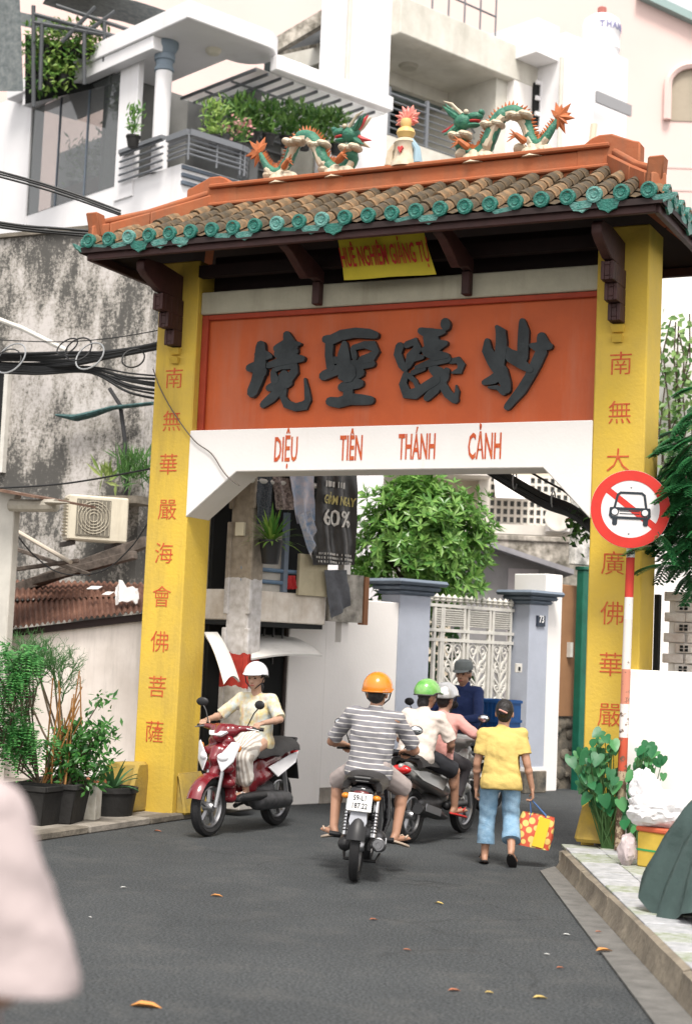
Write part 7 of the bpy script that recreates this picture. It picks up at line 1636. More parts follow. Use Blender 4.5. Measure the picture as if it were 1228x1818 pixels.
    m_ = MB(M_); m_.cap((-.10,-.62,.265),(-.10,-.10,.29),.085,.10,12); m_.cap((0,-.15,.33),(0,-.40,.36),.12,.10,12); m_.build('engine', ENG, t)
    m_ = MB(M_); m_.tube([(.12,-.05,.22),(.16,-.20,.24),(.17,-.35,.28),(.175,-.80,.36)], [.022,.03,.058,.052], 14); ex = m_.build('exhaust', BKP, t)
    m_ = MB(M_); m_.bar((.235,-.74,.375),(.232,-.40,.30),.006,.07); m_.build('heat_shield', ALU, ex)
    m_ = MB(M_); m_.cap((-.08,.40,.95),(.08,.40,.95),.07,.07); m_.cap((0,.44,.94),(0,.52,.90),.085,.06); m_.cap((0,.40,.96),(-.25,.34,.98),.05,.026); m_.cap((0,.40,.96),(.25,.34,.98),.05,.026); m_.cap((0,.44,.86),(0,.40,.96),.06,.06); remesh(m_, 'handlebar_cowl', col, t, .013, 5)
    m_ = MB(M_); m_.prism([(-.10,.485,.935),(.10,.485,.935),(.06,.545,.895),(-.06,.545,.895)], (0,.04,.022)); m_.build('cowl_lamp', LENS, t, bevel=.008)
    for s_ in (-1,1):
        m_ = MB(M_); m_.cyl((s_*.24,.345,.98),(s_*.355,.30,.975),.018,n=10); m_.build('grip', BKP, t)
        m_ = MB(M_); m_.tube([(s_*.23,.40,.98),(s_*.345,.37,.965)], .006, 6); m_.build('brake_lever', ALU, t)
        mirror(t, M_, s_*.21, .35, 1.0, s_)

# ------------------------------------------------------------------ people
SKIN = mat('skin', (.42,.255,.18), .5, var=(14,.12)); SKIN2 = mat('skin_tanned', (.37,.20,.13), .5, var=(14,.12)); HAIR = mat('hair_black', (.014,.012,.012), .5, bump=(60,.5)); EYEM = mat('eye_dark', (.012,.01,.01), .2); LIPM = mat('lip', (.32,.10,.085), .5)
def hand(mb, w_, d, n, s, k, curl):
    """palm and five unequal bent fingers; d along the hand, n out of the palm, s towards the thumb"""
    d, n, s = d.normalized(), n.normalized(), s.normalized()
    for q in (-1,-.33,.33,1): mb.cap(w_+d*.012+s*.020*q*k, w_+d*.080*k+s*.028*q*k, .015*k, .0135*k, 8)
    for q, L_ in ((1.05,.072),(.36,.080),(-.34,.074),(-1.05,.058)):
        p = w_+d*.078*k+s*.028*q*k; a_ = 0; dd = d.copy()
        for j, fl in enumerate((.45,.32,.23)):
            a_ += curl*(.8 if j == 0 else 1.0); dd = d*math.cos(a_)+n*math.sin(a_)+s*.08*q*(1 if j == 0 else .3); dd.normalize(); p2 = p+dd*L_*k*fl; mb.cap(p, p2, .0092*k, .0082*k, 7); p = p2
    p = w_+d*.028*k+s*.030*k; dd = (d*.75+s*.75+n*.25).normalized()
    p2 = p+dd*.034*k; mb.cap(p, p2, .0125*k, .0105*k, 7); dd = (d*.9+s*.1+n*(.35+.5*curl)).normalized(); mb.cap(p2, p2+dd*.034*k, .0105*k, .009*k, 7)
def figure(t, J, f, up, skin, k=1.0, hair=True, face=True, grip=1.0, feet=True, handdir=None):
    """one continuous body from joint positions (world). f face direction, up head axis."""
    f = f.normalized(); up = (up-f*up.dot(f)).normalized(); r = f.cross(up)
    mb = MB(); c = J['che']; p = J['pel']; nk = J['nek']; h = J['hed']
    sp = (nk-p).normalized(); sd = (J['shR']-J['shL']).normalized(); bf = sp.cross(sd)*-1
    for a, b_, ra, rb in ((p-sd*.065*k,p+sd*.065*k,.098*k,.098*k),(p,c,.10*k,.115*k),(c-sd*.055*k,c+sd*.055*k,.105*k,.105*k),(c+sp*.08*k-sd*.10*k,c+sp*.08*k+sd*.10*k,.072*k,.072*k),(nk-sp*.03*k,h-up*.05*k,.056*k,.050*k),(nk-sp*.04*k,J['shL'],.055*k,.055*k),(nk-sp*.04*k,J['shR'],.055*k,.055*k)): mb.cap(a, b_, ra, rb, 12)
    for s_ in 'LR':
        mb.cap(J['sh'+s_], J['el'+s_], .049*k, .038*k, 10); mb.cap(J['el'+s_], J['wr'+s_], .037*k, .025*k, 10)
        e = J['el'+s_].lerp(J['wr'+s_], .28); mb.ell(e, .041*k)
        mb.cap(J['hi'+s_], J['kn'+s_], .082*k, .054*k, 12); mb.cap(J['kn'+s_], J['an'+s_], .052*k, .034*k, 10)
        kd_ = (J['an'+s_]-J['kn'+s_]); cf = J['kn'+s_].lerp(J['an'+s_], .3); back = -(J['to'+s_]-J['an'+s_]); back.z = 0; back = back.normalized() if back.length > 1e-4 else Vector((0,-1,0)); mb.ell(cf+back*.018*k, (.048*k,.048*k,.085*k))
        if feet:
            td = (J['to'+s_]-J['an'+s_]); hl = J['an'+s_]-td.normalized()*.035*k+Vector((0,0,-.045*k)); mb.cap(J['an'+s_], hl, .034*k, .028*k, 8); fw2 = td.normalized(); sw = fw2.cross(Vector((0,0,1))).normalized()
            bl = J['to'+s_]
            for q in (-1,0,1): mb.cap(hl, bl+sw*.024*q*k, .026*k, .017*k, 8)
            for q in range(5): mb.cap(bl+sw*(.034-.017*q)*k*(1 if s_ == 'L' else -1), bl+sw*(.034-.017*q)*k*(1 if s_ == 'L' else -1)+fw2*(.034-.004*q)*k, .0105*k, .008*k, 6)
        hd_ = (J['wr'+s_]-J['el'+s_]).normalized()
        if handdir: d_, n_, s2 = handdir[s_]
        else:
            bar = (J['shR']-J['shL']).normalized()*(1 if s_ == 'L' else -1); d_ = (hd_+Vector((0,0,-.05))).normalized(); n_ = (Vector((0,0,-1))-d_*Vector((0,0,-1)).dot(d_)).normalized(); s2 = (bar-d_*bar.dot(d_)).normalized()
        hand(mb, J['wr'+s_], d_, n_, s2, k, grip)
    # head: skull, face, jaw, nose, brow, ears
    rt = Matrix(((r.x,f.x,up.x),(r.y,f.y,up.y),(r.z,f.z,up.z)))
    mb.ell(h+up*.02*k, (.077*k,.094*k,.098*k), 16, 12, rt); mb.ell(h+f*.022*k-up*.045*k, (.060*k,.068*k,.072*k), 14, 10, rt); mb.ell(h+f*.045*k-up*.088*k, (.036*k,.034*k,.026*k), 12, 8, rt)
    mb.cap(h+f*.088*k+up*.008*k, h+f*.108*k-up*.030*k, .010*k, .015*k, 8); mb.ell(h+f*.096*k-up*.032*k, (.019*k,.014*k,.010*k), 8, 6, rt)
    mb.cap(h+f*.080*k+up*.028*k-r*.045*k, h+f*.080*k+up*.028*k+r*.045*k, .015*k, .015*k, 8); mb.cap(h+f*.078*k-up*.064*k-r*.018*k, h+f*.078*k-up*.064*k+r*.018*k, .012*k, .012*k, 8)
    for s_ in (-1,1): mb.ell(h+r*s_*.078*k-up*.012*k-f*.005*k, (.010*k,.022*k,.034*k), 8, 8, rt)
    bd = remesh(mb, 'body', skin, t, .0072, 3)
    if face:
        for s_ in (-1,1):
            m_ = MB(); m_.ell(h+f*.086*k+r*s_*.031*k+up*.004*k, (.013*k,.008*k,.007*k), 10, 8, rt); m_.build('eye', EYEM, t)
            m_ = MB(); m_.cap(h+f*.093*k+r*s_*.018*k+up*.026*k, h+f*.084*k+r*s_*.048*k+up*.024*k, .004*k, .003*k, 6); m_.build('eyebrow', HAIR, t)
        m_ = MB(); m_.cap(h+f*.090*k-r*.016*k-up*.066*k, h+f*.090*k+r*.016*k-up*.066*k, .0065*k, .0065*k, 6); m_.build('mouth', LIPM, t)
    return bd, r, f, up
def haircap(t, h, r, f, up, k, bun=False, low=.0):
    rt = Matrix(((r.x,f.x,up.x),(r.y,f.y,up.y),(r.z,f.z,up.z))); m_ = MB(); m_.ell(h+up*.032*k-f*.012*k, (.085*k,.095*k,.098*k), 16, 12, rt); m_.ell(h-f*.045*k-up*(.035+low)*k, (.066*k,.052*k,.065*k), 12, 10, rt)
    if bun: m_.ell(h-f*.105*k+up*.01*k, (.052*k,.038*k,.046*k), 12, 8, rt)
    return remesh(m_, 'hair', HAIR, t, .010, 2, .004, 40)
def helmet(t, h, r, f, up, k, m, full=.0, marks=None, visor=True, nm='helmet'):
    rt = Matrix(((r.x,f.x,up.x),(r.y,f.y,up.y),(r.z,f.z,up.z))); M_ = Matrix.Translation(h+up*.02*k) @ rt.to_4x4(); m_ = MB(M_)
    vs = []; n = 24; rows = 9
    for j in range(rows):
        for i in range(n):
            a_ = 2*math.pi*i/n; lo = 1.62+.12*math.cos(a_-math.pi/2)*-1+full*.25*(math.sin(a_) < -.1)
            th = lo*(j+.0)/(rows-1) if j else .02; vs.append((.118*math.sin(th)*math.cos(a_)*k, .138*math.sin(th)*math.sin(a_)*k, .128*math.cos(th)*k))
    k0 = len(vs); vs += [tuple(c*.90 for c in v) for v in vs]
    fs = []
    for o_ in (0, k0):
        for j in range(rows-1):
            for i in range(n): fs.append((o_+j*n+i, o_+(j+1)*n+i, o_+(j+1)*n+(i+1) % n, o_+j*n+(i+1) % n))
        fs.append([o_+i for i in range(n)])
    for i in range(n): a_ = (rows-1)*n; fs.append((a_+i, k0+a_+i, k0+a_+(i+1) % n, a_+(i+1) % n))
    m_.add(vs, fs); hm = m_.build(nm, m, t)
    m_ = MB(M_); e = [Vector(vs[(rows-1)*n+i])*1.0 for i in range(n)]; m_.tube(e, .007*k, 6, closed=True); m_.build('rim', mat('helmet_rim', (.05,.05,.05), .5) if m.name != 'helmet_orange' else mat('helmet_rim_orange', (.50,.16,.015), .4), hm)
    if visor:
        gr = [[(.118*k*math.cos(a_)*(1+.0*q), .136*k*math.sin(a_)+q*.045*k*max(0,math.sin(a_)), .018*k-.014*q*k) for a_ in [math.pi*(.18+.64*j/10) for j in range(11)]] for q in (0,.5,1)]
        m_ = MB(M_); m_.sheet(gr, .005); m_.build('peak', m, hm)
    m_ = MB(M_)
    for s_ in (-1,1): m_.tube([(s_*.108*k,.02*k,-.01*k),(s_*.085*k,.045*k,-.08*k),(s_*.02*k,.065*k,-.135*k)], .006, 5)
    m_.build('chin_strap', BKP, hm)
    if marks:
        for s_, ang_, z_, sz in marks:
            vs2, fs2 = text(s_, sz, .001, 1, .002); out = []
            for x_, y_, z2 in vs2:
                a_ = ang_+x_/(.135*k); zz_ = z_*k+z2; rad = math.sqrt(max(0,1-(zz_/(.128*k))**2)); out.append(((.120*k*rad+.002)*math.cos(a_), (.140*k*rad+.002)*math.sin(a_), zz_))
            m_ = MB(M_); m_.add(out, fs2); m_.build('lettering', SW, hm, fix=False, smooth=False)
    return hm
def shirt(t, J, m, k=1.0, sleeve=.75, hem=.0, nm='shirt', loose=.0, belly=.0, wr=.006, seed=0, collar=False):
    mb = MB(); c = J['che']; p = J['pel']; nk = J['nek']; sp = (nk-p).normalized(); sd = (J['shR']-J['shL']).normalized(); bf = sd.cross(sp)
    L = loose
    mb.cap(p-sd*.06*k+sp*(.02-hem)*k, p+sd*.06*k+sp*(.02-hem)*k, (.130+L)*k, (.130+L)*k, 14); E_ = [(p-sp*(hem+.035)*k, -sp, .4)]; mb.cap(p+sp*.02*k, c, (.118+L+belly)*k, (.128+L)*k, 14)
    mb.cap(p+sp*.06*k-sd*.06*k, c-sd*.065*k, (.112+L)*k, (.115+L*.7)*k, 12); mb.cap(p+sp*.06*k+sd*.06*k, c+sd*.065*k, (.112+L)*k, (.115+L*.7)*k, 12)
    mb.cap(c+sp*.08*k-sd*.11*k, c+sp*.08*k+sd*.11*k, .086*k, .086*k, 12); mb.cap(nk-sp*.045*k, J['shL']+sp*.004*k, .066*k, .066*k, 12); mb.cap(nk-sp*.045*k, J['shR']+sp*.004*k, .066*k, .066*k, 12)
    mb.cap(nk-sp*.05*k, nk-sp*.0*k, .07*k, .06*k, 12)
    if collar: mb.cap(nk-sp*.01*k, nk+sp*.022*k, .064*k, .062*k, 14)
    for s_ in 'LR':
        if sleeve <= 1: mb.cap(J['sh'+s_], J['sh'+s_].lerp(J['el'+s_], sleeve), .062*k, (.062+L*.3)*k, 12); E_.append((J['sh'+s_].lerp(J['el'+s_], sleeve), J['el'+s_]-J['sh'+s_], .085))
        else: mb.cap(J['sh'+s_], J['el'+s_], .062*k, .052*k, 12); mb.cap(J['el'+s_], J['el'+s_].lerp(J['wr'+s_], sleeve-1), .051*k, .040*k, 12)
    return remesh(mb, nm, m, t, .0125, 3, wr, 9, seed, .8, E_)
def trousers(t, J, m, k=1.0, leg=.9, nm='trousers', r0=.0, wr=.006, seed=0, flare=.0):
    """leg: 1 = to the knee, 2 = to the ankle"""
    mb = MB(); p = J['pel']; sd = (J['hiR']-J['hiL']).normalized(); sp = (J['nek']-p).normalized(); E_ = []
    mb.cap(p-sd*.065*k+sp*.02*k, p+sd*.065*k+sp*.02*k, .110*k, .110*k, 12)
    for s_ in 'LR':
        h, kn, an = J['hi'+s_], J['kn'+s_], J['an'+s_]; mb.cap(p+sd*(.06 if s_ == 'R' else -.06)*k, h, .105*k, .098*k, 12)
        E_.append((h.lerp(kn,leg), kn-h, .13) if leg <= 1 else (kn.lerp(an,leg-1), an-kn, .12))
        if leg <= 1: mb.cap(h, h.lerp(kn, leg), .098*k, (.082+r0)*k, 12)
        else: mb.cap(h, kn, .096*k, (.072+r0)*k, 12); mb.cap(kn, kn.lerp(an, leg-1), (.070+r0)*k, (.060+r0+flare)*k, 12)
    return remesh(mb, nm, m, t, .0125, 3, wr, 8, seed, .7, E_)
def sandal(t, J, s_, m, k=1.0, strap=None):
    td = (J['to'+s_]-J['an'+s_]); fw2 = td.normalized(); sw = fw2.cross(Vector((0,0,1))).normalized(); nz = sw.cross(fw2)
    hl = J['an'+s_]-fw2*.065*k+Vector((0,0,-.072*k)); tip = J['to'+s_]+fw2*.052*k-nz*.022*k
    out = []
    for q in range(16): a_ = 2*math.pi*q/16; out.append(hl.lerp(tip,.5)+fw2*(math.cos(a_)*(tip-hl).length*.52)+sw*(math.sin(a_)*.046*k*(1+.12*math.cos(a_))))
    m_ = MB(); m_.prism([o_-nz*.004 for o_ in out], -nz*.016*k); so_ = m_.build('sandal', m, t, bevel=.003)
    m_ = MB(); c_ = J['to'+s_]+fw2*.015*k+nz*.004
    for q in (-1,1): m_.tube([c_-nz*.016*k, c_-fw2*.03*k+sw*q*.028*k+nz*.016*k, c_-fw2*.075*k+sw*q*.043*k-nz*.012*k], .0065*k, 6)
    m_.build('strap', strap or m, so_)
def RJ(M_, k, hip=(0,-.20,.86), lean=.12, knee=(.17,.22,.74), ank=(.17,.10,.36), toe=(.19,.24,.33), wr=(.285,.285,1.03), el=(.33,-.02,1.03), sh=.185, tors=.46, rise=0.0, headf=.03, hipw=.09):
    J = {}; hp_ = Vector(hip); nk = hp_+Vector((0,math.sin(lean)*tors,math.cos(lean)*tors)); L = {}
    L['pel'] = hp_; L['nek'] = nk; L['che'] = hp_.lerp(nk,.62); L['hed'] = nk+Vector((0,headf,.155))
    for s_, q in (('L',-1),('R',1)):
        L['sh'+s_] = nk+Vector((q*sh,0,-.045)); L['el'+s_] = Vector((q*el[0],el[1],el[2])); L['wr'+s_] = Vector((q*wr[0],wr[1],wr[2]))
        L['hi'+s_] = hp_+Vector((q*hipw,.05,-.02)); L['kn'+s_] = Vector((q*knee[0],knee[1],knee[2])); L['an'+s_] = Vector((q*ank[0],ank[1],ank[2])); L['to'+s_] = Vector((q*toe[0],toe[1],toe[2]))
    return {a: M_ @ v for a, v in L.items()}
def lightdir(M_, v): return (M_.to_3x3() @ Vector(v)).normalized()
def striped():
    m = bpy.data.materials.new('striped_polo'); m.use_nodes = True; t = m.node_tree; N = t.nodes; L = t.links; b = N['Principled BSDF']
    tc = N.new('ShaderNodeTexCoord'); s_ = N.new('ShaderNodeSeparateXYZ'); L.new(tc.outputs['Object'], s_.inputs[0])
    n_ = N.new('ShaderNodeTexNoise'); n_.inputs['Scale'].default_value = 5; L.new(tc.outputs['Object'], n_.inputs['Vector'])
    ma = N.new('ShaderNodeMath'); ma.operation = 'MULTIPLY_ADD'; ma.inputs[1].default_value = .018; L.new(n_.outputs['Fac'], ma.inputs[0]); L.new(s_.outputs['Z'], ma.inputs[2])
    mo = N.new('ShaderNodeMath'); mo.operation = 'FRACT'; mu = N.new('ShaderNodeMath'); mu.operation = 'MULTIPLY'; mu.inputs[1].default_value = 1/.043; L.new(ma.outputs[0], mu.inputs[0]); L.new(mu.outputs[0], mo.inputs[0])
    rp = N.new('ShaderNodeValToRGB'); cr = rp.color_ramp; cr.elements[0].position = .80; cr.elements[0].color = (.17,.165,.18,1); cr.elements[1].position = .86; cr.elements[1].color = (.58,.56,.52,1); L.new(mo.outputs[0], rp.inputs[0]); L.new(rp.outputs[0], b.inputs['Base Color']); b.inputs['Roughness'].default_value = .9
    n3 = N.new('ShaderNodeTexNoise'); n3.inputs['Scale'].default_value = 300; L.new(tc.outputs['Object'], n3.inputs['Vector']); bp = N.new('ShaderNodeBump'); bp.inputs['Strength'].default_value = .2; bp.inputs['Distance'].default_value = .005; L.new(n3.outputs['Fac'], bp.inputs['Height']); L.new(bp.outputs[0], b.inputs['Normal'])
    return m
def bikeframe(P, heading, lean=0): return Matrix.Translation((P.x,P.y,0)) @ Matrix.Rotation(-R(heading),4,'Z') @ Matrix.Rotation(R(lean),4,'Y')
def place(name, label, cat, M_):
    o = bpy.data.objects.new(name, None); COL.objects.link(o); o.empty_display_size = .1; o.matrix_world = M_; WM[o] = M_; return tag(o, label, cat)
UPW = Vector((0,0,1))
# --- rider with the orange helmet, seen from behind
h0 = -20; P = atZ(628,1565); P = P+hd(h0)*.62; M1 = bikeframe(P-hd(h0)*.04, h0, 3.4) @ Matrix.Scale(.935,4)
b1 = place('motorbike', 'black motorbike seen from behind with a white number plate, ridden by the orange-helmet man', 'motorbike', M1)
underbone(b1, M1, BKG, '59-L1', '187.22')
p1 = place('person', 'man in grey striped shirt and orange helmet riding away on the black motorbike', 'person', M1)
J = RJ(M1, 1, hip=(0,-.22,.89), lean=.10, knee=(.285,.10,.72), ank=(.265,-.04,.345), toe=(.345,.07,.31), wr=(.28,.27,1.03), el=(.36,-.03,1.06), sh=.195, tors=.47)
bd, r, f, up = figure(p1, J, lightdir(M1,(.12,1,-.10)), UPW, SKIN2, 1.0)
haircap(p1, J['hed'], r, f, up, 1.0, low=-.01)
helmet(p1, J['hed']+UPW*.02, r, f, up, 1.02, mat('helmet_orange', (.62,.19,.012), .25, coat=.5), 0.6, (('vina', -math.pi*.22, -.035, .05),('·', -math.pi*.72, -.05, .05)))
shirt(p1, J, striped(), .97, .86, .05, 'polo_shirt', .006, .0, .012, 1, True)
trousers(p1, J, mat('shorts_taupe', (.34,.29,.275), .9, bump=(120,.2)), 1.0, .98, 'shorts', .004, .006, 2)
FLIP = mat('flipflop_cream', (.45,.36,.28), .7)
for s_ in 'LR': sandal(p1, J, s_, FLIP)
# --- red scooter coming towards the camera
h0 = 181; P = atZ(368,1485); P = P-hd(h0)*.62; M2 = bikeframe(P, h0, 0)
REDP = mat('scooter_red', (.15,.010,.016), .25, coat=.7, var=(3,.1)); WPL = mat('scooter_white', (.72,.72,.74), .25, coat=.4)
b2 = place('scooter', 'dark red scooter with white fairings coming through the gate on the left', 'scooter', M2); scooter(b2, M2, REDP, WPL)
p2 = place('person', 'woman in floral top and white helmet riding the dark red scooter', 'person', M2)
J = RJ(M2, 1, hip=(0,-.18,.84), lean=.06, knee=(.12,.24,.70), ank=(.10,.14,.40), toe=(.11,.28,.365), wr=(.30,.24,1.03), el=(.33,-.04,1.06), sh=.165, tors=.44)
bd, r, f, up = figure(p2, J, lightdir(M2,(-.1,1,-.06)), UPW, SKIN, .97)
haircap(p2, J['hed'], r, f, up, .97, low=.06)
helmet(p2, J['hed']+UPW*.018, r, f, up, .98, mat('helmet_white', (.66,.66,.70), .25, coat=.4), .3, None)
FLO = mat('floral_fabric', (.58,.46,.20), .85, var=(13,.8), col2=(.42,.50,.52), streak=((.45,.14,.12),.55,22), bump=(20,.4)); shirt(p2, J, FLO, .95, .95, .04, 'blouse', .008, 0, .006, 4)
# striped lap skirt
def lapskirt():
    m = bpy.data.materials.new('striped_skirt'); m.use_nodes = True; t = m.node_tree; N = t.nodes; L = t.links; b = N['Principled BSDF']; tc = N.new('ShaderNodeTexCoord'); wv = N.new('ShaderNodeTexWave'); wv.inputs['Scale'].default_value = 9; wv.bands_direction = 'X'; wv.inputs['Distortion'].default_value = .6; L.new(tc.outputs['Object'], wv.inputs['Vector'])
    rp = N.new('ShaderNodeValToRGB'); rp.color_ramp.elements[0].position = .35; rp.color_ramp.elements[0].color = (.36,.32,.28,1); rp.color_ramp.elements[1].position = .6; rp.color_ramp.elements[1].color = (.62,.59,.54,1); L.new(wv.outputs['Fac'], rp.inputs[0]); L.new(rp.outputs[0], b.inputs['Base Color']); b.inputs['Roughness'].default_value = .9; return m
mb = MB(); p = J['pel']
for s_ in 'LR': mb.cap(p, J['kn'+s_], .138, .090, 12); mb.cap(J['kn'+s_], J['kn'+s_].lerp(J['an'+s_],.62), .088, .085, 12)
mb.cap(J['knL'], J['knR'], .08, .08); mb.cap(J['knL'].lerp(J['anL'],.6), J['knR'].lerp(J['anR'],.6), .08, .08); mb.cap(p, J['knL'].lerp(J['knR'],.5), .11, .08)
remesh(mb, 'skirt', lapskirt(), p2, .0125, 4, .008, 9, 3)
for s_ in 'LR': sandal(p2, J, s_, mat('sandal_pale', (.5,.45,.42), .6))
# --- silver scooter going away with two riders
h0 = 3; P = atZ(722,1497)+hd(h0)*.60; M3 = bikeframe(P, h0, 1.5) @ Matrix.Scale(.955,4)
b3 = place('scooter', 'silver grey scooter with two riders going away past the walking woman', 'scooter', M3); SIL = mat('scooter_silver', (.34,.34,.33), .28, .35, coat=.6); scooter(b3, M3, SIL, mat('scooter_grey_panel', (.26,.26,.255), .35, .3, coat=.5), ('', ''))
p3 = place('person', 'passenger in beige shirt and green helmet at the back of the silver scooter', 'person', M3)
J = RJ(M3, 1, hip=(0,-.56,.85), lean=.30, knee=(.24,-.16,.69), ank=(.235,-.10,.33), toe=(.27,.04,.30), wr=(.17,-.16,.88), el=(.28,-.36,.96), sh=.18, tors=.42, headf=.05)
bd, r, f, up = figure(p3, J, lightdir(M3,(.35,1,-.12)), UPW, SKIN2, .98, grip=.7); haircap(p3, J['hed'], r, f, up, .98, low=.03)
helmet(p3, J['hed']+UPW*.018, r, f, up, 1.0, mat('helmet_green', (.05,.30,.035), .22, coat=.6, var=(6,.4), col2=(.25,.45,.15)), .6)
shirt(p3, J, mat('beige_shirt', (.58,.51,.455), .9, bump=(13,.7)), .97, .85, .05, 'shirt', .008, .0, .012, 11, True); trousers(p3, J, mat('shorts_black', (.022,.023,.028), .85), .98, .92, 'shorts', .006, .006, 12)
SRED = mat('sandal_red', (.50,.03,.025), .5)
for s_ in 'LR': sandal(p3, J, s_, SRED)
p4 = place('person', 'driver in pink long-sleeved top and silver helmet at the handlebars of the silver scooter', 'person', M3)
J = RJ(M3, 1, hip=(0,-.13,.82), lean=.30, knee=(.17,.24,.72), ank=(.13,.14,.39), toe=(.13,.28,.36), wr=(.30,.235,1.03), el=(.36,-.02,1.06), sh=.17, tors=.42, headf=.05)
bd, r, f, up = figure(p4, J, lightdir(M3,(.15,1,-.08)), UPW, SKIN, .96); haircap(p4, J['hed'], r, f, up, .96)
helmet(p4, J['hed']+UPW*.018, r, f, up, 1.0, mat('helmet_silver', (.55,.55,.56), .22, .5, coat=.4), .6)
shirt(p4, J, mat('pink_top', (.58,.29,.26), .85, bump=(13,.7)), .96, 1.9, .05, 'long_sleeved_top', .012, 0, .008, 14); trousers(p4, J, mat('trousers_dark', (.05,.045,.05), .85), .95, 1.9, 'trousers', .0, .006, 15)
for s_ in 'LR': sandal(p4, J, s_, mat('sandal_dark', (.03,.025,.025), .6))
# --- man in navy on a loaded motorbike facing the camera
h0 = 200; P = atD(826,1215,17.2); P = Vector((P.x,P.y,0)); M4 = bikeframe(P+hd(h0)*.2, h0, 0) @ Matrix.Scale(1.0,4)
b4 = place('motorbike', 'dark motorbike half hidden behind the silver scooter, carrying a blue basket', 'motorbike', M4); underbone(b4, M4, mat('cowl_black', (.02,.022,.028), .3, coat=.4))
p5 = place('person', 'man in navy shirt and grey cap facing the camera on the loaded motorbike', 'person', M4)
J = RJ(M4, 1, hip=(0,-.22,.90), lean=.06, knee=(.20,.18,.74), ank=(.19,.06,.36), toe=(.21,.20,.33), wr=(.28,.26,1.04), el=(.36,-.03,1.07), sh=.19, tors=.48)
bd, r, f, up = figure(p5, J, lightdir(M4,(-.35,1,-.10)), UPW, SKIN2, 1.04); haircap(p5, J['hed'], r, f, up, 1.04)
NAVY = mat('navy_shirt', (.014,.028,.10), .85, bump=(13,.7)); shirt(p5, J, NAVY, 1.04, 1.85, .05, 'shirt', .012, 0, .008, 21, True); trousers(p5, J, mat('trousers_navy', (.012,.014,.022), .85), 1.04, 1.95, 'trousers', .002, .006, 22)
rt = Matrix(((r.x,f.x,up.x),(r.y,f.y,up.y),(r.z,f.z,up.z))); Mh = Matrix.Translation(J['hed']+up*.045) @ rt.to_4x4(); CAPM = mat('cap_grey', (.16,.18,.18), .85, bump=(120,.2))
m_ = MB(Mh); m_.lathe([(.098,0),(.104,.02),(.102,.06),(.085,.095),(.04,.112),(.001,.114)], 20, sy=1.16); cp = m_.build('cap', CAPM, p5)
m_ = MB(Mh); m_.sheet([[(.098*math.cos(a_)*(1-.05*q), .112*math.sin(a_)+.085*q*max(0,math.sin(a_))**.6, .008-.022*q) for a_ in [math.pi*(.12+.76*j/10) for j in range(11)]] for q in (0,.33,.66,1)], .005); m_.build('brim', CAPM, cp)
m_ = MB(); c_ = M4 @ Vector((.13,.34,1.06)); m_.lathe([(0,-.02),(.07,-.02),(.075,0),(.07,.02),(0,.02)], 16, O=c_, Z=lightdir(M4,(0,1,.1))); m_.build('round_lamp', mat('lamp_yellow', (.55,.45,.20), .35), b4)
# crates on its rack, each a thing
BLUC = mat('crate_blue', (.015,.10,.32), .45, var=(5,.25))
def crate(M_, lab, wx=.30, wy=.22, hz_=.27):
    t = place('plastic_crate', lab, 'crate', M_); m_ = MB(M_); m_.box(-wx,-wy,0,wx,wy,.02)
    for x0,y0,x1,y1 in ((-wx,-wy,wx,-wy+.015),(-wx,wy-.015,wx,wy),(-wx,-wy+.016,-wx+.015,wy-.016),(wx-.015,-wy+.016,wx,wy-.016)): m_.box(x0,y0,.021,x1,y1,hz_)
    b_ = m_.build('shell', BLUC, t)
    m_ = MB(M_)
    for z_ in (.03,.15,hz_-.035): 
        for s_ in (-1,1): m_.box(-wx-.012,s_*(wy+.001),z_,wx+.012,s_*(wy+.014),z_+.03); m_.box(s_*(wx+.001),-wy,z_,s_*(wx+.014),wy,z_+.03)
    for q in range(7):
        x_ = -wx+.03+q*(2*wx-.06)/6
        for s_ in (-1,1): m_.box(x_-.008,s_*(wy+.001),.061,x_+.008,s_*(wy+.010),hz_-.036)
    m_.build('ribs', BLUC, b_)
Mc = M4 @ Matrix.Translation((0,-.68,.0))
crate(M4 @ Matrix.Translation((0,-.72,.86)), 'blue plastic basket strapped on the back of the loaded motorbike', .21, .19, .40)
m_ = MB(M4); m_.box(-.26,-1.0,.825,.26,-.48,.853); m_.cyl((-.2,-.9,.83),(-.12,-.62,.55),.012,n=6); m_.cyl((.2,-.9,.83),(.12,-.62,.55),.012,n=6); m_.build('luggage_rack', BKP, b4)
# --- woman walking away with a shopping bag
wp = atZ(866,1537); M5 = Matrix.Translation((wp.x+.05,wp.y+.10,0)) @ Matrix.Rotation(-R(-20),4,'Z')
p6 = place('person', 'woman in yellow T-shirt and cropped jeans walking away with a patterned shopping bag', 'person', M5); K6 = .92
L = dict(pel=(0,0,.73), nek=(.0,.05,1.13), che=(0,.035,.98), hed=(.012,.085,1.265), shL=(-.155,.03,1.075), shR=(.155,.05,1.085), elL=(-.205,.02,.83), elR=(.215,-.0,.85), wrL=(-.205,.09,.62), wrR=(.265,.03,.645),
         hiL=(-.085,0,.70), hiR=(.085,0,.70), knL=(-.105,.05,.39), knR=(.095,.05,.40), anL=(-.115,.02,.075), anR=(.105,-.16,.145), toL=(-.125,.14,.045), toR=(.125,-.075,.055))
J = {a: M5 @ Vector(v) for a, v in L.items()}
hdn = {'L': (lightdir(M5,(0,.1,-1)), lightdir(M5,(1,0,0)), lightdir(M5,(0,1,.1))), 'R': (lightdir(M5,(.1,.05,-1)), lightdir(M5,(-1,0,0)), lightdir(M5,(0,1,.1)))}
bd, r, f, up = figure(p6, J, lightdir(M5,(.10,1,-.05)), UPW, SKIN2, K6, face=True, grip=.75, handdir=hdn)
haircap(p6, J['hed'], r, f, up, K6, bun=True, low=-.01)
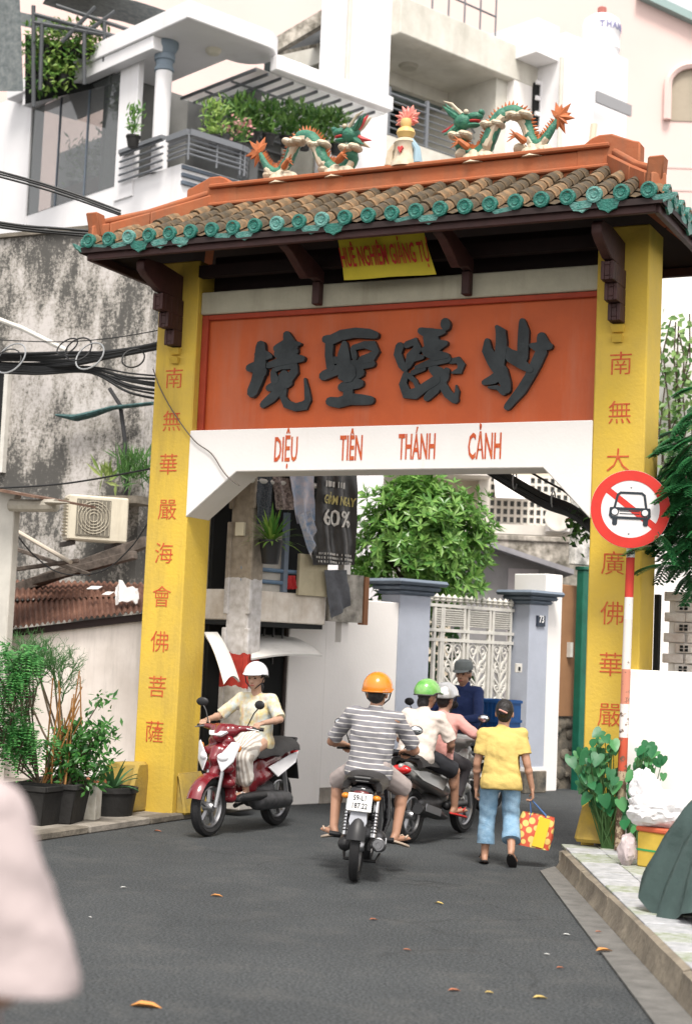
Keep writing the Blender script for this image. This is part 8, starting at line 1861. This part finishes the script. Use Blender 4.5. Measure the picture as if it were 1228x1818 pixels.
m_ = MB(); hb = J['hed']-f*.14*K6+up*.012; m_.cap(hb-r*.03+up*.012, hb+r*.03-up*.012, .008, .008, 6); m_.build('hair_clip', mat('clip_pink', (.45,.22,.18), .5), p6)
shirt(p6, J, mat('yellow_tshirt', (.56,.41,.13), .9, var=(5,.12), bump=(14,.7)), .955, .66, .075, 't_shirt', .004, .0, .009, 31)
JNS = mat('light_denim', (.24,.36,.47), .9, var=(16,.25), col2=(.14,.25,.36), bump=(90,.3)); trousers(p6, J, JNS, .90, 1.70, 'cropped_jeans', .010, .008, 32, .016)
for s_ in 'LR': sandal(p6, J, s_, mat('flipflop_black', (.02,.018,.018), .6), K6)
def bagmat():
    m = bpy.data.materials.new('bag_pattern'); m.use_nodes = True; t = m.node_tree; N = t.nodes; L = t.links; b = N['Principled BSDF']; tc = N.new('ShaderNodeTexCoord'); mp = N.new('ShaderNodeMapping'); mp.inputs['Scale'].default_value = (1,.01,1); mp.inputs['Rotation'].default_value = (0,.5,0); L.new(tc.outputs['Object'], mp.inputs[0])
    v = N.new('ShaderNodeTexVoronoi'); v.inputs['Scale'].default_value = 13.5; v.inputs['Randomness'].default_value = .3; L.new(mp.outputs[0], v.inputs['Vector']); rp = N.new('ShaderNodeValToRGB'); e = rp.color_ramp.elements; e[0].position = .40; e[0].color = (.62,.46,.13,1); e[1].position = .47; e[1].color = (.48,.07,.03,1); L.new(v.outputs['Distance'], rp.inputs[0]); L.new(rp.outputs[0], b.inputs['Base Color']); b.inputs['Roughness'].default_value = .5; return m
hb = J['wrR']+UPW*(-.095); Mb = Matrix.Translation(hb+UPW*-.385+(M5.to_3x3() @ Vector((.02,.0,0)))) @ Matrix.Rotation(R(16),4,'Z') @ Matrix.Rotation(R(8),4,'Y') @ Matrix.Scale(.88,4)
bg_ = place('shopping_bag', 'red and yellow patterned shopping bag with blue handles held by the walking woman', 'bag', Mb)
gr = []
for j in range(9):
    v = j/8; row = []
    for i in range(33):
        a_ = 2*math.pi*i/32; cx_, cy_ = math.cos(a_), math.sin(a_); ee = .45; x_ = abs(cx_)**ee*math.copysign(1,cx_); y_ = abs(cy_)**ee*math.copysign(1,cy_)
        bul = 1+.10*math.sin(v*3.0)-.06*v; x_ *= .155*bul*(1-.03*noise.noise(Vector((i*.4,v*3,1)))); y_ *= (.085*(1-.45*v))*bul; row.append((x_+.012*noise.noise(Vector((i*.5,v*4,2))), y_+.012*noise.noise(Vector((i*.5,v*4,7))), .31*v))
    gr.append(row)
m_ = MB(Mb); m_.sheet(gr, .003); m_.add([p for p in gr[0][:-1]], [list(range(32))]); bb_ = m_.build('bag_body', bagmat(), bg_)
m_ = MB(Mb); m_.prism([(-.01,-.098,.02),(.10,-.103,.015),(.125,-.074,.29),(.02,-.072,.30)], (0,-.004,0)); m_.build('yellow_panel', mat('bag_yellow', (.62,.42,.02), .45), bb_)
HB = mat('handle_blue', (.06,.13,.30), .6); hl_ = Mb.inverted() @ (hb+UPW*.02)
for y_ in (-.045,.045):
    m_ = MB(Mb); m_.tube([(-.075,y_,.24),(-.07,y_,.31),(hl_.x-.012,hl_.y+y_*.25,hl_.z-.03),(hl_.x,hl_.y+y_*.1,hl_.z),(hl_.x+.012,hl_.y+y_*.25,hl_.z-.03),(.075,y_,.31),(.08,y_,.24)], .011, 6, flat=.5); m_.build('handle', HB, bg_)
# --- passer-by in pink close to the camera at the left edge
p0 = atD(-190,1500,2.45); M6 = Matrix.Translation((p0.x,p0.y,0)) @ Matrix.Rotation(-R(-60),4,'Z')
def q6(px, py, d_): return M6.inverted() @ atD(px,py,d_)
p7 = place('person', 'passer-by in a pale pink jacket, out of focus at the left edge of the frame', 'person', M6)
L = dict(pel=(0,0,.92), nek=(0,.03,1.42), che=(0,.02,1.22), hed=(0,.06,1.585), shL=(-.19,.02,1.375), hiL=(-.09,0,.88), hiR=(.09,0,.88), knL=(-.10,.12,.50), knR=(.10,-.05,.49), anL=(-.10,.10,.09), anR=(.10,-.22,.11), toL=(-.11,.24,.05), toR=(.11,-.10,.05))
L = {a: Vector(v) for a, v in L.items()}
L['shR'] = q6(-28,1455,2.42); L['elR'] = q6(30,1725,2.40); L['wrR'] = q6(-90,1790,2.32); L['elL'] = Vector((-.30,-.04,1.10)); L['wrL'] = Vector((-.26,.2,1.0))
J = {a: M6 @ v for a, v in L.items()}
bd, r, f, up = figure(p7, J, lightdir(M6,(0,1,0)), UPW, SKIN, 1.0, grip=.6); haircap(p7, J['hed'], r, f, up, 1.0)
PKJ = mat('pink_jacket', (.40,.335,.33), .85, var=(5,.12), bump=(12,.5)); shirt(p7, J, PKJ, 1.0, .5, .1, 'jacket', .02, 0, .010, 41, True)
mb = MB(); sl0, sl1 = J['shR'], J['elR']; mb.cap(sl0, sl0.lerp(sl1,1.1), .070, .092, 14); mb.cap(sl0, sl0.lerp(sl1,1.1)-_r*.1, .07, .09, 14); remesh(mb, 'sleeve', PKJ, p7, .012, 4, .010, 7, 3, 1.0, [(sl1+UPW*-.02, (sl1-sl0)-_r*.08, .4)]); trousers(p7, J, mat('trousers_black', (.02,.02,.022), .85), 1.0, 1.95, 'trousers', .004, .006, 42)
for s_ in 'LR': sandal(p7, J, s_, MATS['sandal_dark'])

# ------------------------------------------------------------------ small clutter at the foot of the shophouse
ub = atZ(378,1400,.06); m_ = MB(); top = atD(368,1225,(ub-CAM).dot(_fw)+.1)
t = thing('folded_umbrella', 'large folded dusky purple umbrella leaning behind the left yellow pillar', 'umbrella', ub)
UMB = mat('umbrella_purple', (.10,.085,.11), .8, var=(6,.3)); prof = []
gr = []
for i in range(9):
    v = i/8; c_ = ub.lerp(top, v); rr = .16*(1-v)+.03
    gr.append([c_+_r*(rr*(1 if j % 2 else .55)*math.cos(2*math.pi*j/16))+_fw*(rr*(1 if j % 2 else .55)*math.sin(2*math.pi*j/16)) for j in range(17)])
m_.sheet(gr, .004); m_.build('cloth', UMB, t); m_ = MB(); m_.cyl(ub-Vector((0,0,.0)), top+Vector((0,0,.08)), .012, n=8); m_.build('shaft', IRON, t)
bk = atZ(382,1412,.06); t = thing('bucket', 'white plastic bucket with green contents behind the front of the red scooter', 'bucket', bk)
m_ = MB(); m_.lathe([(0,0),(.13,0),(.17,.30),(.18,.30),(.18,.325),(.155,.325),(.15,.25),(0,.25)], 20, O=bk); m_.build('tub', WPL, t)
m_ = MB(); m_.lathe([(0,.27),(.10,.275),(.152,.26)], 16, O=bk); m_.build('contents', mat('green_contents', (.05,.22,.08), .7, var=(30,.8)), t)
o = crumple('rubbish_bag', atZ(592,1385,.12)+Vector((0,0,.13)), (.24,.18,.14), '', 2.2, mm=mat('rubbish_mixed', (.30,.20,.17), .6, var=(9,.9), col2=(.50,.50,.22))); solo(o, 'heap of coloured rubbish bags at the foot of the white wall', 'bag')
o = crumple('rubbish_bag', atZ(548,1405,.10)+Vector((0,0,.11)), (.16,.14,.14), '', 6.4, mm=mat('sack_grey', (.22,.21,.20), .8, var=(7,.6))); solo(o, 'grey sack slumped by the shophouse wall behind the red scooter', 'sack')
m_ = MB(); c_ = FH @ Vector((hx(470,-.1),-.1,1.62))
t = thing('hanging_basket', 'dark wire basket of utensils hanging under the wide white awning', 'basket', c_)
for q in range(5): m_.tube([c_+_r*(-.2+.1*q)+Vector((0,0,.2)), c_+_r*(-.2+.1*q), c_+_r*(-.2+.1*q)+Vector((0,0,-.12*(q % 2+.6)))], .012, 6)
m_.bar(c_-_r*.26, c_+_r*.26, .05, .10); m_.build('rack', BKP, t)
